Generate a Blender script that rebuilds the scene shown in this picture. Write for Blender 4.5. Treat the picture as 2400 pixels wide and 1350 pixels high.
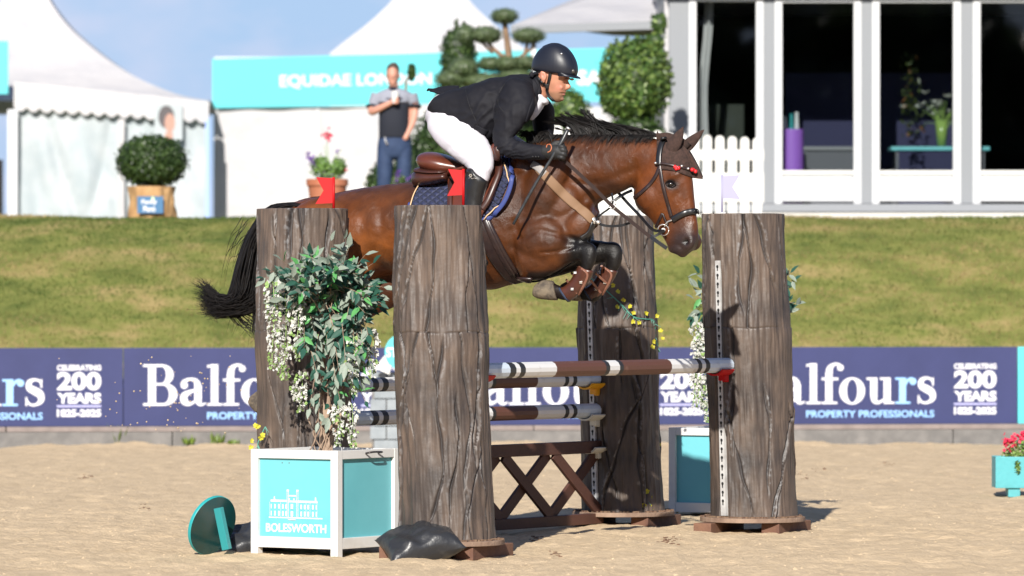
import bpy, bmesh, math, random
import numpy as np
from mathutils import Vector, Matrix, Euler
from mathutils.bvhtree import BVHTree
random.seed(7); rng = np.random.default_rng(7)
R = math.radians
sc = bpy.context.scene
for o in list(bpy.data.objects): bpy.data.objects.remove(o)
C = sc.collection
# ------------------------------------------------------------------ camera, world, sun, exposure
F = 12177.0; CZ = 1.385; HOR = 690.0          # focal length in photo pixels, eye height, horizon row
cam = bpy.data.cameras.new('camera'); cam_o = bpy.data.objects.new('camera', cam); C.objects.link(cam_o)
cam.sensor_width = 36; cam.lens = F/2400*36; cam.shift_y = (HOR-675)/2400
cam_o.location = (0, 0, CZ); cam_o.rotation_euler = (R(90), 0, 0)
cam.clip_start = 0.5; cam.clip_end = 3000
cam.dof.use_dof = True; cam.dof.focus_distance = 28.7; cam.dof.aperture_fstop = 4.2
sc.camera = cam_o
SUN = Vector((-.155, -1, .525)).normalized()
w = bpy.data.worlds.new('World'); sc.world = w; w.use_nodes = True
nt = w.node_tree; nt.nodes.clear()
sky = nt.nodes.new('ShaderNodeTexSky'); sky.sky_type = 'NISHITA'; sky.sun_disc = False
sky.sun_elevation = math.asin(SUN.z); sky.sun_rotation = math.atan2(SUN.x, SUN.y)
sky.air_density = 1.0; sky.dust_density = .6; sky.ozone_density = 3.0
tc = nt.nodes.new('ShaderNodeTexCoord'); mp = nt.nodes.new('ShaderNodeMapping'); mp.inputs['Scale'].default_value = (1, 1, 2.2)
ns = nt.nodes.new('ShaderNodeTexNoise'); ns.inputs['Scale'].default_value = 20; ns.inputs['Detail'].default_value = 5; ns.inputs['Roughness'].default_value = .55
cr = nt.nodes.new('ShaderNodeValToRGB'); cr.color_ramp.elements[0].position = .42; cr.color_ramp.elements[1].position = .68
cr.color_ramp.elements[0].color = (0, 0, 0, 1); cr.color_ramp.elements[1].color = (1, 1, 1, 1)
cl = nt.nodes.new('ShaderNodeMix'); cl.data_type = 'RGBA'; cl.inputs[6].default_value = (6.6, 9.4, 13.6, 1); cl.inputs[7].default_value = (10.6, 11.0, 14.0, 1)
sx = nt.nodes.new('ShaderNodeSeparateXYZ'); mk = nt.nodes.new('ShaderNodeMapRange'); mk.inputs[1].default_value = .02; mk.inputs[2].default_value = .30; mk.inputs[3].default_value = .9; mk.inputs[4].default_value = .12; mk.interpolation_type = 'SMOOTHSTEP'
mx = nt.nodes.new('ShaderNodeMix'); mx.data_type = 'RGBA'
tint = nt.nodes.new('ShaderNodeMix'); tint.data_type = 'RGBA'; tint.blend_type = 'MULTIPLY'; tint.inputs[0].default_value = 1
tint.inputs[7].default_value = (.98, 1.02, 1.30, 1)
bg = nt.nodes.new('ShaderNodeBackground'); bg.inputs[1].default_value = .045
ow = nt.nodes.new('ShaderNodeOutputWorld')
L = nt.links.new
L(tc.outputs['Generated'], mp.inputs[0]); L(mp.outputs[0], ns.inputs['Vector']); L(ns.outputs[0], cr.inputs[0])
L(sky.outputs[0], tint.inputs[6]); L(cr.outputs[0], cl.inputs[0]); L(cl.outputs[2], mx.inputs[7]); L(tc.outputs['Generated'], sx.inputs[0]); L(sx.outputs[2], mk.inputs[0]); L(mk.outputs[0], mx.inputs[0]); L(tint.outputs[2], mx.inputs[6]); L(mx.outputs[2], bg.inputs[0]); L(bg.outputs[0], ow.inputs[0])
sd = bpy.data.lights.new('sun', 'SUN'); sd.energy = 5.0; sd.angle = R(.5); sd.color = (1, .95, .87)
so = bpy.data.objects.new('sun', sd); C.objects.link(so); so.location = (-5, -10, 20)
so.rotation_euler = (-SUN).to_track_quat('-Z', 'Y').to_euler()
vs = sc.view_settings; vs.view_transform = 'Standard'; vs.look = 'None'; vs.gamma = 1; vs.exposure = .62; vs.use_curve_mapping = False
sc.cycles.max_bounces = 8; sc.cycles.transparent_max_bounces = 12
try: sc.cycles.use_denoising = True
except Exception: pass

# ------------------------------------------------------------------ helpers
def at(px, py, d): return Vector(((px-1200)*d/F, d, CZ-(py-HOR)*d/F))
PSI = R(13.3)
T = Vector((math.cos(PSI), -math.sin(PSI), 0)); N = Vector((-math.sin(PSI), -math.cos(PSI), 0)); UP = Vector((0, 0, 1))
PS2 = R(27); T2 = Vector((math.cos(PS2), -math.sin(PS2), 0)); N2 = Vector((-math.sin(PS2), -math.cos(PS2), 0))   # heading of the horse
HO = Vector((-60*28.62/F, 28.62, 0))
def P(px, py, v=0.0):                         # a point of the plane the horse jumps in, v metres to the camera side of it
    a = (px-1200)/F; d = (v + HO.dot(N2)) / (a*N2.x + N2.y)
    return Vector((a*d, d, CZ-(py-HOR)*d/F))
def lin(c):
    c = c/255.
    return c/12.92 if c <= .04045 else ((c+.055)/1.055)**2.4
def rgb(r, g, b): return (lin(r), lin(g), lin(b), 1)
MATS = {}
def mat(name, col, rough=.6, col2=None, scale=8, detail=4, contrast=(.35, .65), bump=0, bscale=60, spec=.5, metal=0, stretch=(1, 1, 1),
        attr=None, coat=0, sheen=0, trans=0, emission=None, bdist=.01, rvar=0):
    m = bpy.data.materials.new(name); m.use_nodes = True; t = m.node_tree; b = t.nodes['Principled BSDF']
    b.inputs['Base Color'].default_value = col; b.inputs['Roughness'].default_value = rough
    b.inputs['Specular IOR Level'].default_value = spec; b.inputs['Metallic'].default_value = metal
    if coat: b.inputs['Coat Weight'].default_value = coat; b.inputs['Coat Roughness'].default_value = .3
    if sheen: b.inputs['Sheen Weight'].default_value = sheen
    tcn = t.nodes.new('ShaderNodeTexCoord'); mpn = t.nodes.new('ShaderNodeMapping'); mpn.inputs['Scale'].default_value = stretch
    t.links.new(tcn.outputs['Object'], mpn.inputs[0])
    src = None
    if attr:
        an = t.nodes.new('ShaderNodeAttribute'); an.attribute_name = attr; src = an.outputs['Color']
    if col2 is not None:
        n = t.nodes.new('ShaderNodeTexNoise'); n.inputs['Scale'].default_value = scale; n.inputs['Detail'].default_value = detail; n.inputs['Roughness'].default_value = .6
        t.links.new(mpn.outputs[0], n.inputs['Vector'])
        r = t.nodes.new('ShaderNodeMapRange'); r.inputs[1].default_value = contrast[0]; r.inputs[2].default_value = contrast[1]
        t.links.new(n.outputs[0], r.inputs[0])
        x = t.nodes.new('ShaderNodeMix'); x.data_type = 'RGBA'
        x.inputs[6].default_value = col; x.inputs[7].default_value = col2
        if src is not None:
            x.blend_type = 'MULTIPLY'; t.links.new(src, x.inputs[6])
        t.links.new(r.outputs[0], x.inputs[0]); src = x.outputs[2]
        if rvar:
            r2 = t.nodes.new('ShaderNodeMapRange'); r2.inputs[3].default_value = rough-rvar; r2.inputs[4].default_value = rough+rvar
            t.links.new(n.outputs[0], r2.inputs[0]); t.links.new(r2.outputs[0], b.inputs['Roughness'])
    if src is not None: t.links.new(src, b.inputs['Base Color'])
    if bump:
        n2 = t.nodes.new('ShaderNodeTexNoise'); n2.inputs['Scale'].default_value = bscale; n2.inputs['Detail'].default_value = 5
        t.links.new(mpn.outputs[0], n2.inputs['Vector'])
        bn = t.nodes.new('ShaderNodeBump'); bn.inputs['Strength'].default_value = bump; bn.inputs['Distance'].default_value = bdist
        t.links.new(n2.outputs[0], bn.inputs['Height']); t.links.new(bn.outputs[0], b.inputs['Normal'])
    if trans:
        out = t.nodes['Material Output']; tl = t.nodes.new('ShaderNodeBsdfTranslucent'); ms = t.nodes.new('ShaderNodeMixShader'); ms.inputs[0].default_value = trans
        if src is not None: t.links.new(src, tl.inputs[0])
        else: tl.inputs[0].default_value = col
        t.links.new(b.outputs[0], ms.inputs[1]); t.links.new(tl.outputs[0], ms.inputs[2]); t.links.new(ms.outputs[0], out.inputs[0])
    MATS[name] = m
    return m
class MB:
    def __init__(s): s.v = []; s.f = []; s.m = []; s.c = []
    def add(s, v, f, mi=0, col=None):
        k = len(s.v); s.v.extend([tuple(p) for p in v]); s.f.extend([tuple(i+k for i in q) for q in f]); s.m.extend([mi]*len(f))
        if col is not None: s.c.extend([col]*len(v))
        return s
    def box(s, c, sz, mi=0, rot=None, col=None):
        hx, hy, hz = sz[0]/2, sz[1]/2, sz[2]/2
        vs = [Vector((x, y, z)) for x in (-hx, hx) for y in (-hy, hy) for z in (-hz, hz)]
        if rot is not None: vs = [rot @ p for p in vs]
        vs = [p+Vector(c) for p in vs]
        return s.add(vs, [(0, 1, 3, 2), (4, 6, 7, 5), (0, 4, 5, 1), (2, 3, 7, 6), (0, 2, 6, 4), (1, 5, 7, 3)], mi, col)
    def mesh(s, name, mats, smooth=False):
        me = bpy.data.meshes.new(name); me.from_pydata(s.v, [], s.f)
        for m in (mats if isinstance(mats, (list, tuple)) else [mats]): me.materials.append(m)
        if any(s.m): me.polygons.foreach_set('material_index', s.m)
        if smooth: me.polygons.foreach_set('use_smooth', [True]*len(s.f))
        if s.c:
            a = me.color_attributes.new('Col', 'FLOAT_COLOR', 'POINT'); a.data.foreach_set('color', np.array(s.c, dtype=np.float32).ravel())
        me.update(); return me
XF = {}
def thing(name, label, cat, loc=(0, 0, 0), rz=0, group=None):
    o = bpy.data.objects.new(name, None); C.objects.link(o); o.location = loc; o.rotation_euler = (0, 0, rz); o.empty_display_size = .1
    XF[o.name] = Matrix.Translation(Vector(loc)) @ Matrix.Rotation(rz, 4, 'Z')
    return tag(o, label, cat, group)
def tag(o, label=None, cat=None, group=None, kind=None):
    if label: o['label'] = label
    if cat: o['category'] = cat
    if group: o['group'] = group
    if kind: o['kind'] = kind
    return o
def link(name, me, parent=None, world=False, mods=None, label=None, kind=None):
    o = bpy.data.objects.new(name, me); C.objects.link(o)
    if parent is not None:
        o.parent = parent
        if world and parent.name in XF: o.matrix_parent_inverse = XF[parent.name].inverted()
    if label: o['label'] = label
    if kind: o['kind'] = kind
    return o
def obj(name, mb, m, parent=None, world=False, smooth=False, bevel=0, label=None, kind=None, seg=2):
    me = mb.mesh(name, m, smooth)
    if bevel: bevel_mesh(me, bevel, seg)
    return link(name, me, parent, world, label=label, kind=kind)
def bevel_mesh(me, w_, seg=2, ang=40):
    bm = bmesh.new(); bm.from_mesh(me); bmesh.ops.recalc_face_normals(bm, faces=bm.faces)
    es = [e for e in bm.edges if len(e.link_faces) == 2 and e.calc_face_angle(0) > R(ang)]
    bmesh.ops.bevel(bm, geom=es, offset=w_, segments=seg, affect='EDGES', profile=.6, clamp_overlap=True)
    bm.to_mesh(me); bm.free()
def boxo(name, c, sz, m, parent=None, world=False, bevel=0, rot=None, label=None):
    return obj(name, MB().box(c, sz, 0, rot), m, parent, world, False, bevel, label)
def cat_rom(rows, sub):
    a = np.array(rows, float)
    if sub <= 1 or len(a) < 3: return a
    e = np.vstack([2*a[0]-a[1], a, 2*a[-1]-a[-2]]); out = []
    for i in range(1, len(e)-2):
        p0, p1, p2, p3 = e[i-1], e[i], e[i+1], e[i+2]
        for k in range(sub):
            t = k/sub
            out.append(.5*((2*p1)+(-p0+p2)*t+(2*p0-5*p1+4*p2-p3)*t*t+(-p0+3*p1-3*p2+p3)*t**3))
    out.append(a[-1]); return np.array(out)
def loft(mb, rings, n=28, sub=5, mi=0, ex=2.0, pf=P, nv=None, capk=.55):
    """rings: (x1,y1,x2,y2,half width,v) in photo pixels of the profile; lateral direction nv"""
    nv = nv or N; rr = cat_rom(rings, sub); V = []; Fc = []
    e = 2/ex
    rows = []
    for i, r in enumerate(rr):
        A = pf(r[0], r[1], r[5]); B = pf(r[2], r[3], r[5]); c = (A+B)/2; a = (A-B)/2
        rows.append((c, a, max(r[4], .002)))
    # rounded ends
    def endcap(r0, r1):
        d = (r0[0]-r1[0]); d = d.normalized() if d.length > 1e-6 else Vector((0, 0, 1)); h = min(r0[1].length, r0[2])*capk
        return [(r0[0]+d*h*math.sin(t), r0[1]*math.cos(t), r0[2]*math.cos(t)) for t in (.5, 1.0, 1.35)]
    s = endcap(rows[0], rows[1]); t_ = endcap(rows[-1], rows[-2])
    rows = s[::-1]+rows+t_
    for c, a, w_ in rows:
        for k in range(n):
            th = 2*math.pi*k/n; cs, sn = math.cos(th), math.sin(th)
            V.append(c + a*(abs(cs)**e)*math.copysign(1, cs) + nv*w_*(abs(sn)**e)*math.copysign(1, sn))
    m_ = len(rows)
    for i in range(m_-1):
        for k in range(n):
            k2 = (k+1) % n
            Fc.append((i*n+k, i*n+k2, (i+1)*n+k2, (i+1)*n+k))
    Fc.append(tuple(range(n))); Fc.append(tuple((m_-1)*n+k for k in range(n))[::-1])
    return mb.add(V, Fc, mi)
def ell(mb, c, rx, ry, rz, mi=0, rot=None, n=14, m_=20, col=None):
    c = Vector(c); V = [Vector((0, 0, rz))]; Fc = []
    for i in range(1, n):
        for k in range(m_):
            a, b = math.pi*i/n, 2*math.pi*k/m_
            V.append(Vector((rx*math.sin(a)*math.cos(b), ry*math.sin(a)*math.sin(b), rz*math.cos(a))))
    V.append(Vector((0, 0, -rz)))
    for k in range(m_): Fc.append((0, 1+k, 1+(k+1) % m_))
    for i in range(n-2):
        for k in range(m_): Fc.append((1+i*m_+k, 1+(i+1)*m_+k, 1+(i+1)*m_+(k+1) % m_, 1+i*m_+(k+1) % m_))
    b = 1+(n-2)*m_
    for k in range(m_): Fc.append((b+k, len(V)-1, b+(k+1) % m_))
    if rot is not None: V = [rot @ p for p in V]
    return mb.add([p+c for p in V], Fc, mi, col)
def tube(mb, pts, rad, n=8, mi=0, sub=1, flat=None, col=None):
    pts = [Vector(p) for p in pts]
    if not isinstance(rad, (list, tuple, np.ndarray)): rad = [rad]*len(pts)
    if sub > 1:
        a = cat_rom([tuple(p)+(r,) for p, r in zip(pts, rad)], sub); pts = [Vector(q[:3]) for q in a]; rad = [max(q[3], 1e-4) for q in a]
    V = []; Fc = []; up = None
    for i, p in enumerate(pts):
        t = (pts[min(i+1, len(pts)-1)]-pts[max(i-1, 0)])
        t = t.normalized() if t.length > 1e-9 else Vector((0, 0, 1))
        if up is None: up = t.orthogonal().normalized()
        up = (up - t*up.dot(t)); up = up.normalized() if up.length > 1e-6 else t.orthogonal().normalized()
        sd_ = t.cross(up)
        for k in range(n):
            th = 2*math.pi*k/n
            V.append(p + (up*math.cos(th)+sd_*math.sin(th))*rad[i])
    for i in range(len(pts)-1):
        for k in range(n):
            k2 = (k+1) % n; Fc.append((i*n+k, i*n+k2, (i+1)*n+k2, (i+1)*n+k))
    Fc.append(tuple(range(n))[::-1]); Fc.append(tuple((len(pts)-1)*n+k for k in range(n)))
    return mb.add(V, Fc, mi, col)
def remesh(mb, voxel, smooth=6, name='tmp'):
    me = bpy.data.meshes.new(name); me.from_pydata(mb.v, [], mb.f)
    bm = bmesh.new(); bm.from_mesh(me); bmesh.ops.recalc_face_normals(bm, faces=bm.faces); bm.to_mesh(me); bm.free()
    o = bpy.data.objects.new(name, me); C.objects.link(o)
    md = o.modifiers.new('r', 'REMESH'); md.mode = 'VOXEL'; md.voxel_size = voxel
    if smooth:
        s = o.modifiers.new('s', 'SMOOTH'); s.iterations = smooth; s.factor = .5
    bpy.context.view_layer.update()
    out = bpy.data.meshes.new_from_object(o.evaluated_get(bpy.context.evaluated_depsgraph_get()))
    bpy.data.objects.remove(o); bpy.data.meshes.remove(me)
    out.name = name; out.polygons.foreach_set('use_smooth', [True]*len(out.polygons))
    return out
def coords(me):
    a = np.empty(len(me.vertices)*3, np.float32); me.vertices.foreach_get('co', a); return a.reshape(-1, 3)
def normals(me):
    a = np.empty(len(me.vertices)*3, np.float32); me.vertices.foreach_get('normal', a); return a.reshape(-1, 3)
def setco(me, a): me.vertices.foreach_set('co', a.astype(np.float32).ravel()); me.update()
def setcol(me, c, name='Col'):
    a = me.color_attributes.new(name, 'FLOAT_COLOR', 'POINT')
    if c.shape[1] == 3: c = np.hstack([c, np.ones((len(c), 1))])
    a.data.foreach_set('color', c.astype(np.float32).ravel())
def bvh_of(me):
    return BVHTree.FromPolygons([v.co.copy() for v in me.vertices], [tuple(p.vertices) for p in me.polygons])
CAM = Vector((0, 0, CZ))
def hit(bvh, px, py, fb=0.0):
    d = (at(px, py, 10)-CAM).normalized(); r = bvh.ray_cast(CAM, d)
    if r[0] is None: return P(px, py, fb), N.copy(), False
    n_ = r[1];
    if n_.dot(d) > 0: n_ = -n_
    return r[0], n_, True
def strap(mb, pts, width, thick, bvh, off=.002, steps=8, mi=0, fb=0.0, rnd=False):
    a = cat_rom(pts, steps); H = [hit(bvh, p[0], p[1], fb) for p in a]
    pos = [h[0] for h in H]; nn = []
    for i in range(len(H)):
        s = Vector((0, 0, 0))
        for j in range(max(0, i-2), min(len(H), i+3)): s += H[j][1]
        nn.append(s.normalized())
    pos = [pos[0]]+[(pos[i-1]+pos[i]*2+pos[i+1])/4 for i in range(1, len(pos)-1)]+[pos[-1]]
    V = []; Fc = []
    for i, p in enumerate(pos):
        t = (pos[min(i+1, len(pos)-1)]-pos[max(i-1, 0)]).normalized(); s = t.cross(nn[i]).normalized(); n_ = s.cross(t).normalized()
        if n_.dot(nn[i]) < 0: n_ = -n_
        wd = width if not isinstance(width, (list, tuple)) else width[0]+(width[1]-width[0])*i/(len(pos)-1)
        prof = [(-.5, -.004), (-.5, thick*.6), (-.38, thick), (.38, thick), (.5, thick*.6), (.5, -.004)]
        if rnd: prof = [(.5*math.cos(q), thick*.5+thick*.5*math.sin(q)) for q in np.linspace(math.pi*1.15, -math.pi*.15, 8)]
        for (q, h_) in prof: V.append(p+s*wd*q+n_*(h_+off))
    k = len(V)//len(pos)
    for i in range(len(pos)-1):
        for j in range(k):
            j2 = (j+1) % k; Fc.append((i*k+j, i*k+j2, (i+1)*k+j2, (i+1)*k+j))
    Fc.append(tuple(range(k))[::-1]); Fc.append(tuple((len(pos)-1)*k+j for j in range(k)))
    return mb.add(V, Fc, mi)
def patch(mb, top, bot, nu, nv_, off, th, bvh, fb=0.0, mi=0, sub=5, smooth=2):
    A = cat_rom(top, sub); B = cat_rom(bot, sub)
    def rs(a, n_):
        d = np.r_[0, np.cumsum(np.linalg.norm(np.diff(a, axis=0), axis=1))]; t = np.linspace(0, d[-1], n_)
        return np.stack([np.interp(t, d, a[:, i]) for i in range(2)], 1)
    A = rs(A, nu); B = rs(B, nu); G = []; NN = []
    for j in range(nv_):
        for i in range(nu):
            q = A[i]+(B[i]-A[i])*j/(nv_-1); p, n_, ok = hit(bvh, q[0], q[1], fb); G.append(p); NN.append(n_)
    G = np.array([tuple(p) for p in G]).reshape(nv_, nu, 3); NN = np.array([tuple(p) for p in NN]).reshape(nv_, nu, 3)
    for _ in range(smooth):
        for K in (G, NN):
            K[1:-1] = (K[:-2]+2*K[1:-1]+K[2:])/4; K[:, 1:-1] = (K[:, :-2]+2*K[:, 1:-1]+K[:, 2:])/4
    NN /= np.linalg.norm(NN, axis=2, keepdims=True)+1e-9
    lo = (G+NN*(off-.012)).reshape(-1, 3); hi = (G+NN*(off+th)).reshape(-1, 3); n0 = nu*nv_; Fc = []
    for j in range(nv_-1):
        for i in range(nu-1):
            a = j*nu+i; Fc.append((a+n0, a+1+n0, a+nu+1+n0, a+nu+n0)); Fc.append((a, a+nu, a+nu+1, a+1))
    rim = [i for i in range(nu)]+[j*nu+nu-1 for j in range(1, nv_)]+[(nv_-1)*nu+i for i in range(nu-2, -1, -1)]+[j*nu for j in range(nv_-2, 0, -1)]
    for i in range(len(rim)):
        a, b = rim[i], rim[(i+1) % len(rim)]; Fc.append((a, b, b+n0, a+n0))
    return mb.add([tuple(p) for p in lo]+[tuple(p) for p in hi], Fc, mi)
def vnoise(x, y, seed=0):
    r_ = np.random.default_rng(seed); G = r_.random((256, 256)); xi = np.floor(x).astype(int); yi = np.floor(y).astype(int)
    fx = x-xi; fy = y-yi; fx = fx*fx*(3-2*fx); fy = fy*fy*(3-2*fy)
    a = G[xi % 256, yi % 256]; b = G[(xi+1) % 256, yi % 256]; c = G[xi % 256, (yi+1) % 256]; d = G[(xi+1) % 256, (yi+1) % 256]
    return (a*(1-fx)+b*fx)*(1-fy)+(c*(1-fx)+d*fx)*fy-.5
def fbm(x, y, octs=4, seed=0, lac=2.0, gain=.5):
    s = 0; a = 1
    for o in range(octs): s = s+a*vnoise(x*lac**o+13*o, y*lac**o+7*o, seed+o); a *= gain
    return s
def grid_mesh(name, X, Y, Z, m, smooth=True):
    ny, nx = X.shape; me = bpy.data.meshes.new(name); V = np.stack([X, Y, Z], 2).reshape(-1, 3)
    idx = np.arange(ny*nx).reshape(ny, nx); q = np.stack([idx[:-1, :-1], idx[:-1, 1:], idx[1:, 1:], idx[1:, :-1]], 2).reshape(-1, 4)
    me.vertices.add(len(V)); me.vertices.foreach_set('co', V.astype(np.float32).ravel())
    me.loops.add(q.size); me.loops.foreach_set('vertex_index', q.ravel().astype(np.int32))
    me.polygons.add(len(q)); me.polygons.foreach_set('loop_start', np.arange(0, q.size, 4, dtype=np.int32)); me.polygons.foreach_set('loop_total', np.full(len(q), 4, dtype=np.int32))
    me.update(calc_edges=True); me.validate()
    if smooth: me.polygons.foreach_set('use_smooth', [True]*len(q))
    me.materials.append(m); return me
def tri_mesh(name, V, m, cols=None, k=3):
    """V: (n,k,3) separate polygons"""
    n_ = len(V); me = bpy.data.meshes.new(name); me.vertices.add(n_*k); me.vertices.foreach_set('co', V.astype(np.float32).ravel())
    me.loops.add(n_*k); me.loops.foreach_set('vertex_index', np.arange(n_*k, dtype=np.int32))
    me.polygons.add(n_); me.polygons.foreach_set('loop_start', np.arange(0, n_*k, k, dtype=np.int32)); me.polygons.foreach_set('loop_total', np.full(n_, k, dtype=np.int32))
    me.update(calc_edges=True); me.materials.append(m)
    if cols is not None: setcol(me, np.repeat(cols, k, axis=0))
    return me
def text(name, s, size, m, parent, loc, bold=0.0, sx=1.0, align='LEFT', rot=(R(90), 0, 0), ext=.0015, space=1.0, fit=None):
    c = bpy.data.curves.new(name, 'FONT'); c.body = s; c.size = size; c.offset = bold; c.extrude = ext; c.align_x = align; c.space_character = space; c.resolution_u = 4
    o = bpy.data.objects.new(name, c); C.objects.link(o); bpy.context.view_layer.update()
    me = bpy.data.meshes.new_from_object(o.evaluated_get(bpy.context.evaluated_depsgraph_get())); bpy.data.objects.remove(o)
    a = coords(me)
    if fit:                                     # (width, cap height)
        mn, mxx = a.min(0), a.max(0); k = np.array([fit[0]/(mxx[0]-mn[0]), fit[1]/(mxx[1]-mn[1]), 1]); a = (a-np.array([mn[0], mn[1], 0]))*k; setco(me, a)
    elif sx != 1: a[:, 0] *= sx; setco(me, a)
    me.materials.clear(); me.materials.append(m); me.name = name
    o = bpy.data.objects.new(name, me); C.objects.link(o); o.parent = parent; o.location = loc; o.rotation_euler = rot
    return o
# ------------------------------------------------------------------ materials
sand_m = mat('sand', (.63, .485, .315, 1), .95, (.46, .35, .225, 1), scale=4.5, detail=11, contrast=(.3, .75), bump=.5, bscale=46, spec=.1, bdist=.025)
def grass_material():
    m = mat('grass', (.19, .20, .040, 1), .9, None, spec=.15)
    t = m.node_tree; b = t.nodes['Principled BSDF']; tcn = t.nodes['Texture Coordinate']
    n = t.nodes.new('ShaderNodeTexNoise'); n.inputs['Scale'].default_value = 1.3; n.inputs['Detail'].default_value = 8; n.inputs['Roughness'].default_value = .68
    t.links.new(tcn.outputs['Object'], n.inputs['Vector'])
    r = t.nodes.new('ShaderNodeValToRGB'); e = r.color_ramp.elements
    e[0].position = .34; e[0].color = (.095, .120, .028, 1); e[1].position = .66; e[1].color = (.33, .25, .105, 1)
    k = e.new(.5); k.color = (.185, .195, .050, 1)
    t.links.new(n.outputs[0], r.inputs[0]); t.links.new(r.outputs[0], b.inputs['Base Color'])
    return m
grass_m = grass_material()
blade_m = mat('grass_blade', (.2, .2, .04, 1), .85, None, attr='Col', spec=.2, trans=.3)
white_m = mat('white_paint', (.62, .61, .59, 1), .45, (.45, .43, .39, 1), scale=5, detail=6, contrast=(.58, .85))
frame_m = mat('white_frame', (.53, .54, .56, 1), .45)
alu_m = mat('grey_aluminium', (.20, .212, .23, 1), .55, None, metal=.2)
teal_m = mat('teal_panel', (.135, .45, .50, 1), .45, (.115, .41, .46, 1), scale=3, contrast=(.4, .7))
tealw_m = mat('teal_weathered', (.07, .34, .37, 1), .5, (.055, .27, .29, 1), scale=9, detail=6, contrast=(.5, .8), bump=.1)
dteal_m = mat('dark_teal_paint', (.02, .22, .23, 1), .35)
dteal2_m = mat('disc_underside', (.004, .040, .042, 1), .22, (.012, .036, .03, 1), scale=6, contrast=(.4, .7))  # far darker than the rim: the unlit look of this face is put into the colour
cyan_m = mat('cyan_banner', (.085, .50, .545, 1), .6, trans=.0)
canvas_m = mat('tent_canvas', (.53, .515, .52, 1), .7, (.455, .45, .47, 1), scale=1.2, contrast=(.4, .7), trans=.12, bump=.5, bscale=1.6, bdist=.12)
pvc_m = mat('tent_window_vinyl', (.35, .40, .425, 1), .5, (.44, .47, .49, 1), scale=1.5, contrast=(.4, .65), trans=.1)
navy_m = mat('navy_board', (.036, .043, .125, 1), .6, (.030, .036, .105, 1), spec=.3, scale=2, detail=6, contrast=(.4, .7))
print_m = mat('white_print', (.66, .66, .70, 1), .5)
blue_print_m = mat('light_blue_print', (.28, .50, .80, 1), .5)
lav_print_m = mat('lavender_print', (.38, .38, .62, 1), .5)
kerb_m = mat('grey_sleeper', (.135, .13, .125, 1), .85, (.20, .19, .18, 1), scale=7, detail=8, contrast=(.4, .7), bump=.3)
kerb2_m = mat('pink_timber_cap', (.24, .20, .185, 1), .85, (.17, .14, .13, 1), scale=6, detail=8, contrast=(.4, .7))
brown_m = mat('brown_paint', (.105, .042, .026, 1), .5, (.17, .085, .06, 1), scale=16, detail=9, contrast=(.62, .72), bump=.15)
gate_m = mat('brown_stained_timber', (.085, .034, .022, 1), .6, (.06, .025, .017, 1), scale=6, detail=6, bump=.2)
polew_m = mat('pole_white', (.66, .655, .64, 1), .4, (.45, .42, .39, 1), scale=14, detail=8, contrast=(.6, .75))
poleblk_m = mat('pole_black', (.02, .02, .02, 1), .45)
ply_m = mat('ply_base', (.30, .21, .15, 1), .8, (.16, .10, .07, 1), scale=8, detail=8, contrast=(.35, .65), bump=.3)
skid_m = mat('timber_skid', (.17, .085, .05, 1), .8, (.10, .045, .03, 1), scale=9, detail=6, bump=.3)
track_m = mat('steel_track', (.60, .60, .59, 1), .45, (.42, .41, .40, 1), scale=12, metal=.15)
hole_m = mat('slot_dark', (.008, .008, .008, 1), .8)
red_m = mat('red_plastic', (.42, .006, .008, 1), .55, spec=.25)
yel_m = mat('yellow_plastic', (.75, .36, .01, 1), .45)
cream_m = mat('cream_plastic', (.66, .65, .58, 1), .5)
flagw_m = mat('white_flag', (.32, .31, .42, 1), .6)
bagb_m = mat('black_bag', (.022, .023, .026, 1), .38, (.07, .068, .063, 1), scale=7, detail=8, contrast=(.52, .75), bump=.35, bscale=16, bdist=.02)
leafd_m = mat('leaf_dark', (.014, .066, .048, 1), .55, (.024, .095, .062, 1), scale=30, trans=.15)
leafm_m = mat('leaf_grey', (.17, .225, .18, 1), .6, (.29, .33, .275, 1), scale=30, trans=.15)
leafl_m = mat('leaf_light', (.10, .33, .10, 1), .45, trans=.2)
wist_m = mat('wisteria_white', (.60, .60, .56, 1), .6, trans=.15)
wistg_m = mat('wisteria_green', (.22, .34, .10, 1), .6)
stem_m = mat('twisted_stem', (.20, .13, .09, 1), .85, (.34, .25, .18, 1), scale=25, stretch=(1, 1, .3), bump=.4)
vine_m = mat('green_wire', (.06, .24, .18, 1), .6)
yflow_m = mat('yellow_petal', (.55, .50, .03, 1), .6, trans=.2)
pink_m = mat('pink_petal', (.75, .04, .10, 1), .6, trans=.2)
purp_m = mat('purple_petal', (.14, .045, .30, 1), .6)
foli_m = mat('foliage', (.06, .1, .03, 1), .42, None, attr='Col', trans=.2, spec=.5)
terra_m = mat('terracotta', (.33, .105, .05, 1), .8, (.40, .15, .08, 1), scale=6)
burlap_m = mat('burlap', (.44, .27, .125, 1), .9, (.32, .175, .07, 1), scale=5, contrast=(.4, .7), bump=.4, bscale=12, bdist=.04)
signb_m = mat('blue_label', (.030, .125, .26, 1), .5)
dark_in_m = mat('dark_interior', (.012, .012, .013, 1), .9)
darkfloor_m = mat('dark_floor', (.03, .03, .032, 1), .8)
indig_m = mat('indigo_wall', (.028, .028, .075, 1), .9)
greyf_m = mat('grey_furniture', (.10, .10, .12, 1), .7)
purpc_m = mat('purple_drum', (.30, .12, .55, 1), .45)
glassv_m = mat('vase_green', (.20, .30, .08, 1), .2)
bark_pine_m = mat('pine_bark', (.26, .17, .11, 1), .9, (.16, .10, .06, 1), scale=14, bump=.4)
stone_m = mat('grey_block', (.27, .30, .32, 1), .85, (.20, .225, .245, 1), scale=6, detail=8, bump=.3)
dirt_m = mat('dark_debris', (.09, .045, .03, 1), .9, (.2, .13, .08, 1), scale=40)
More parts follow.
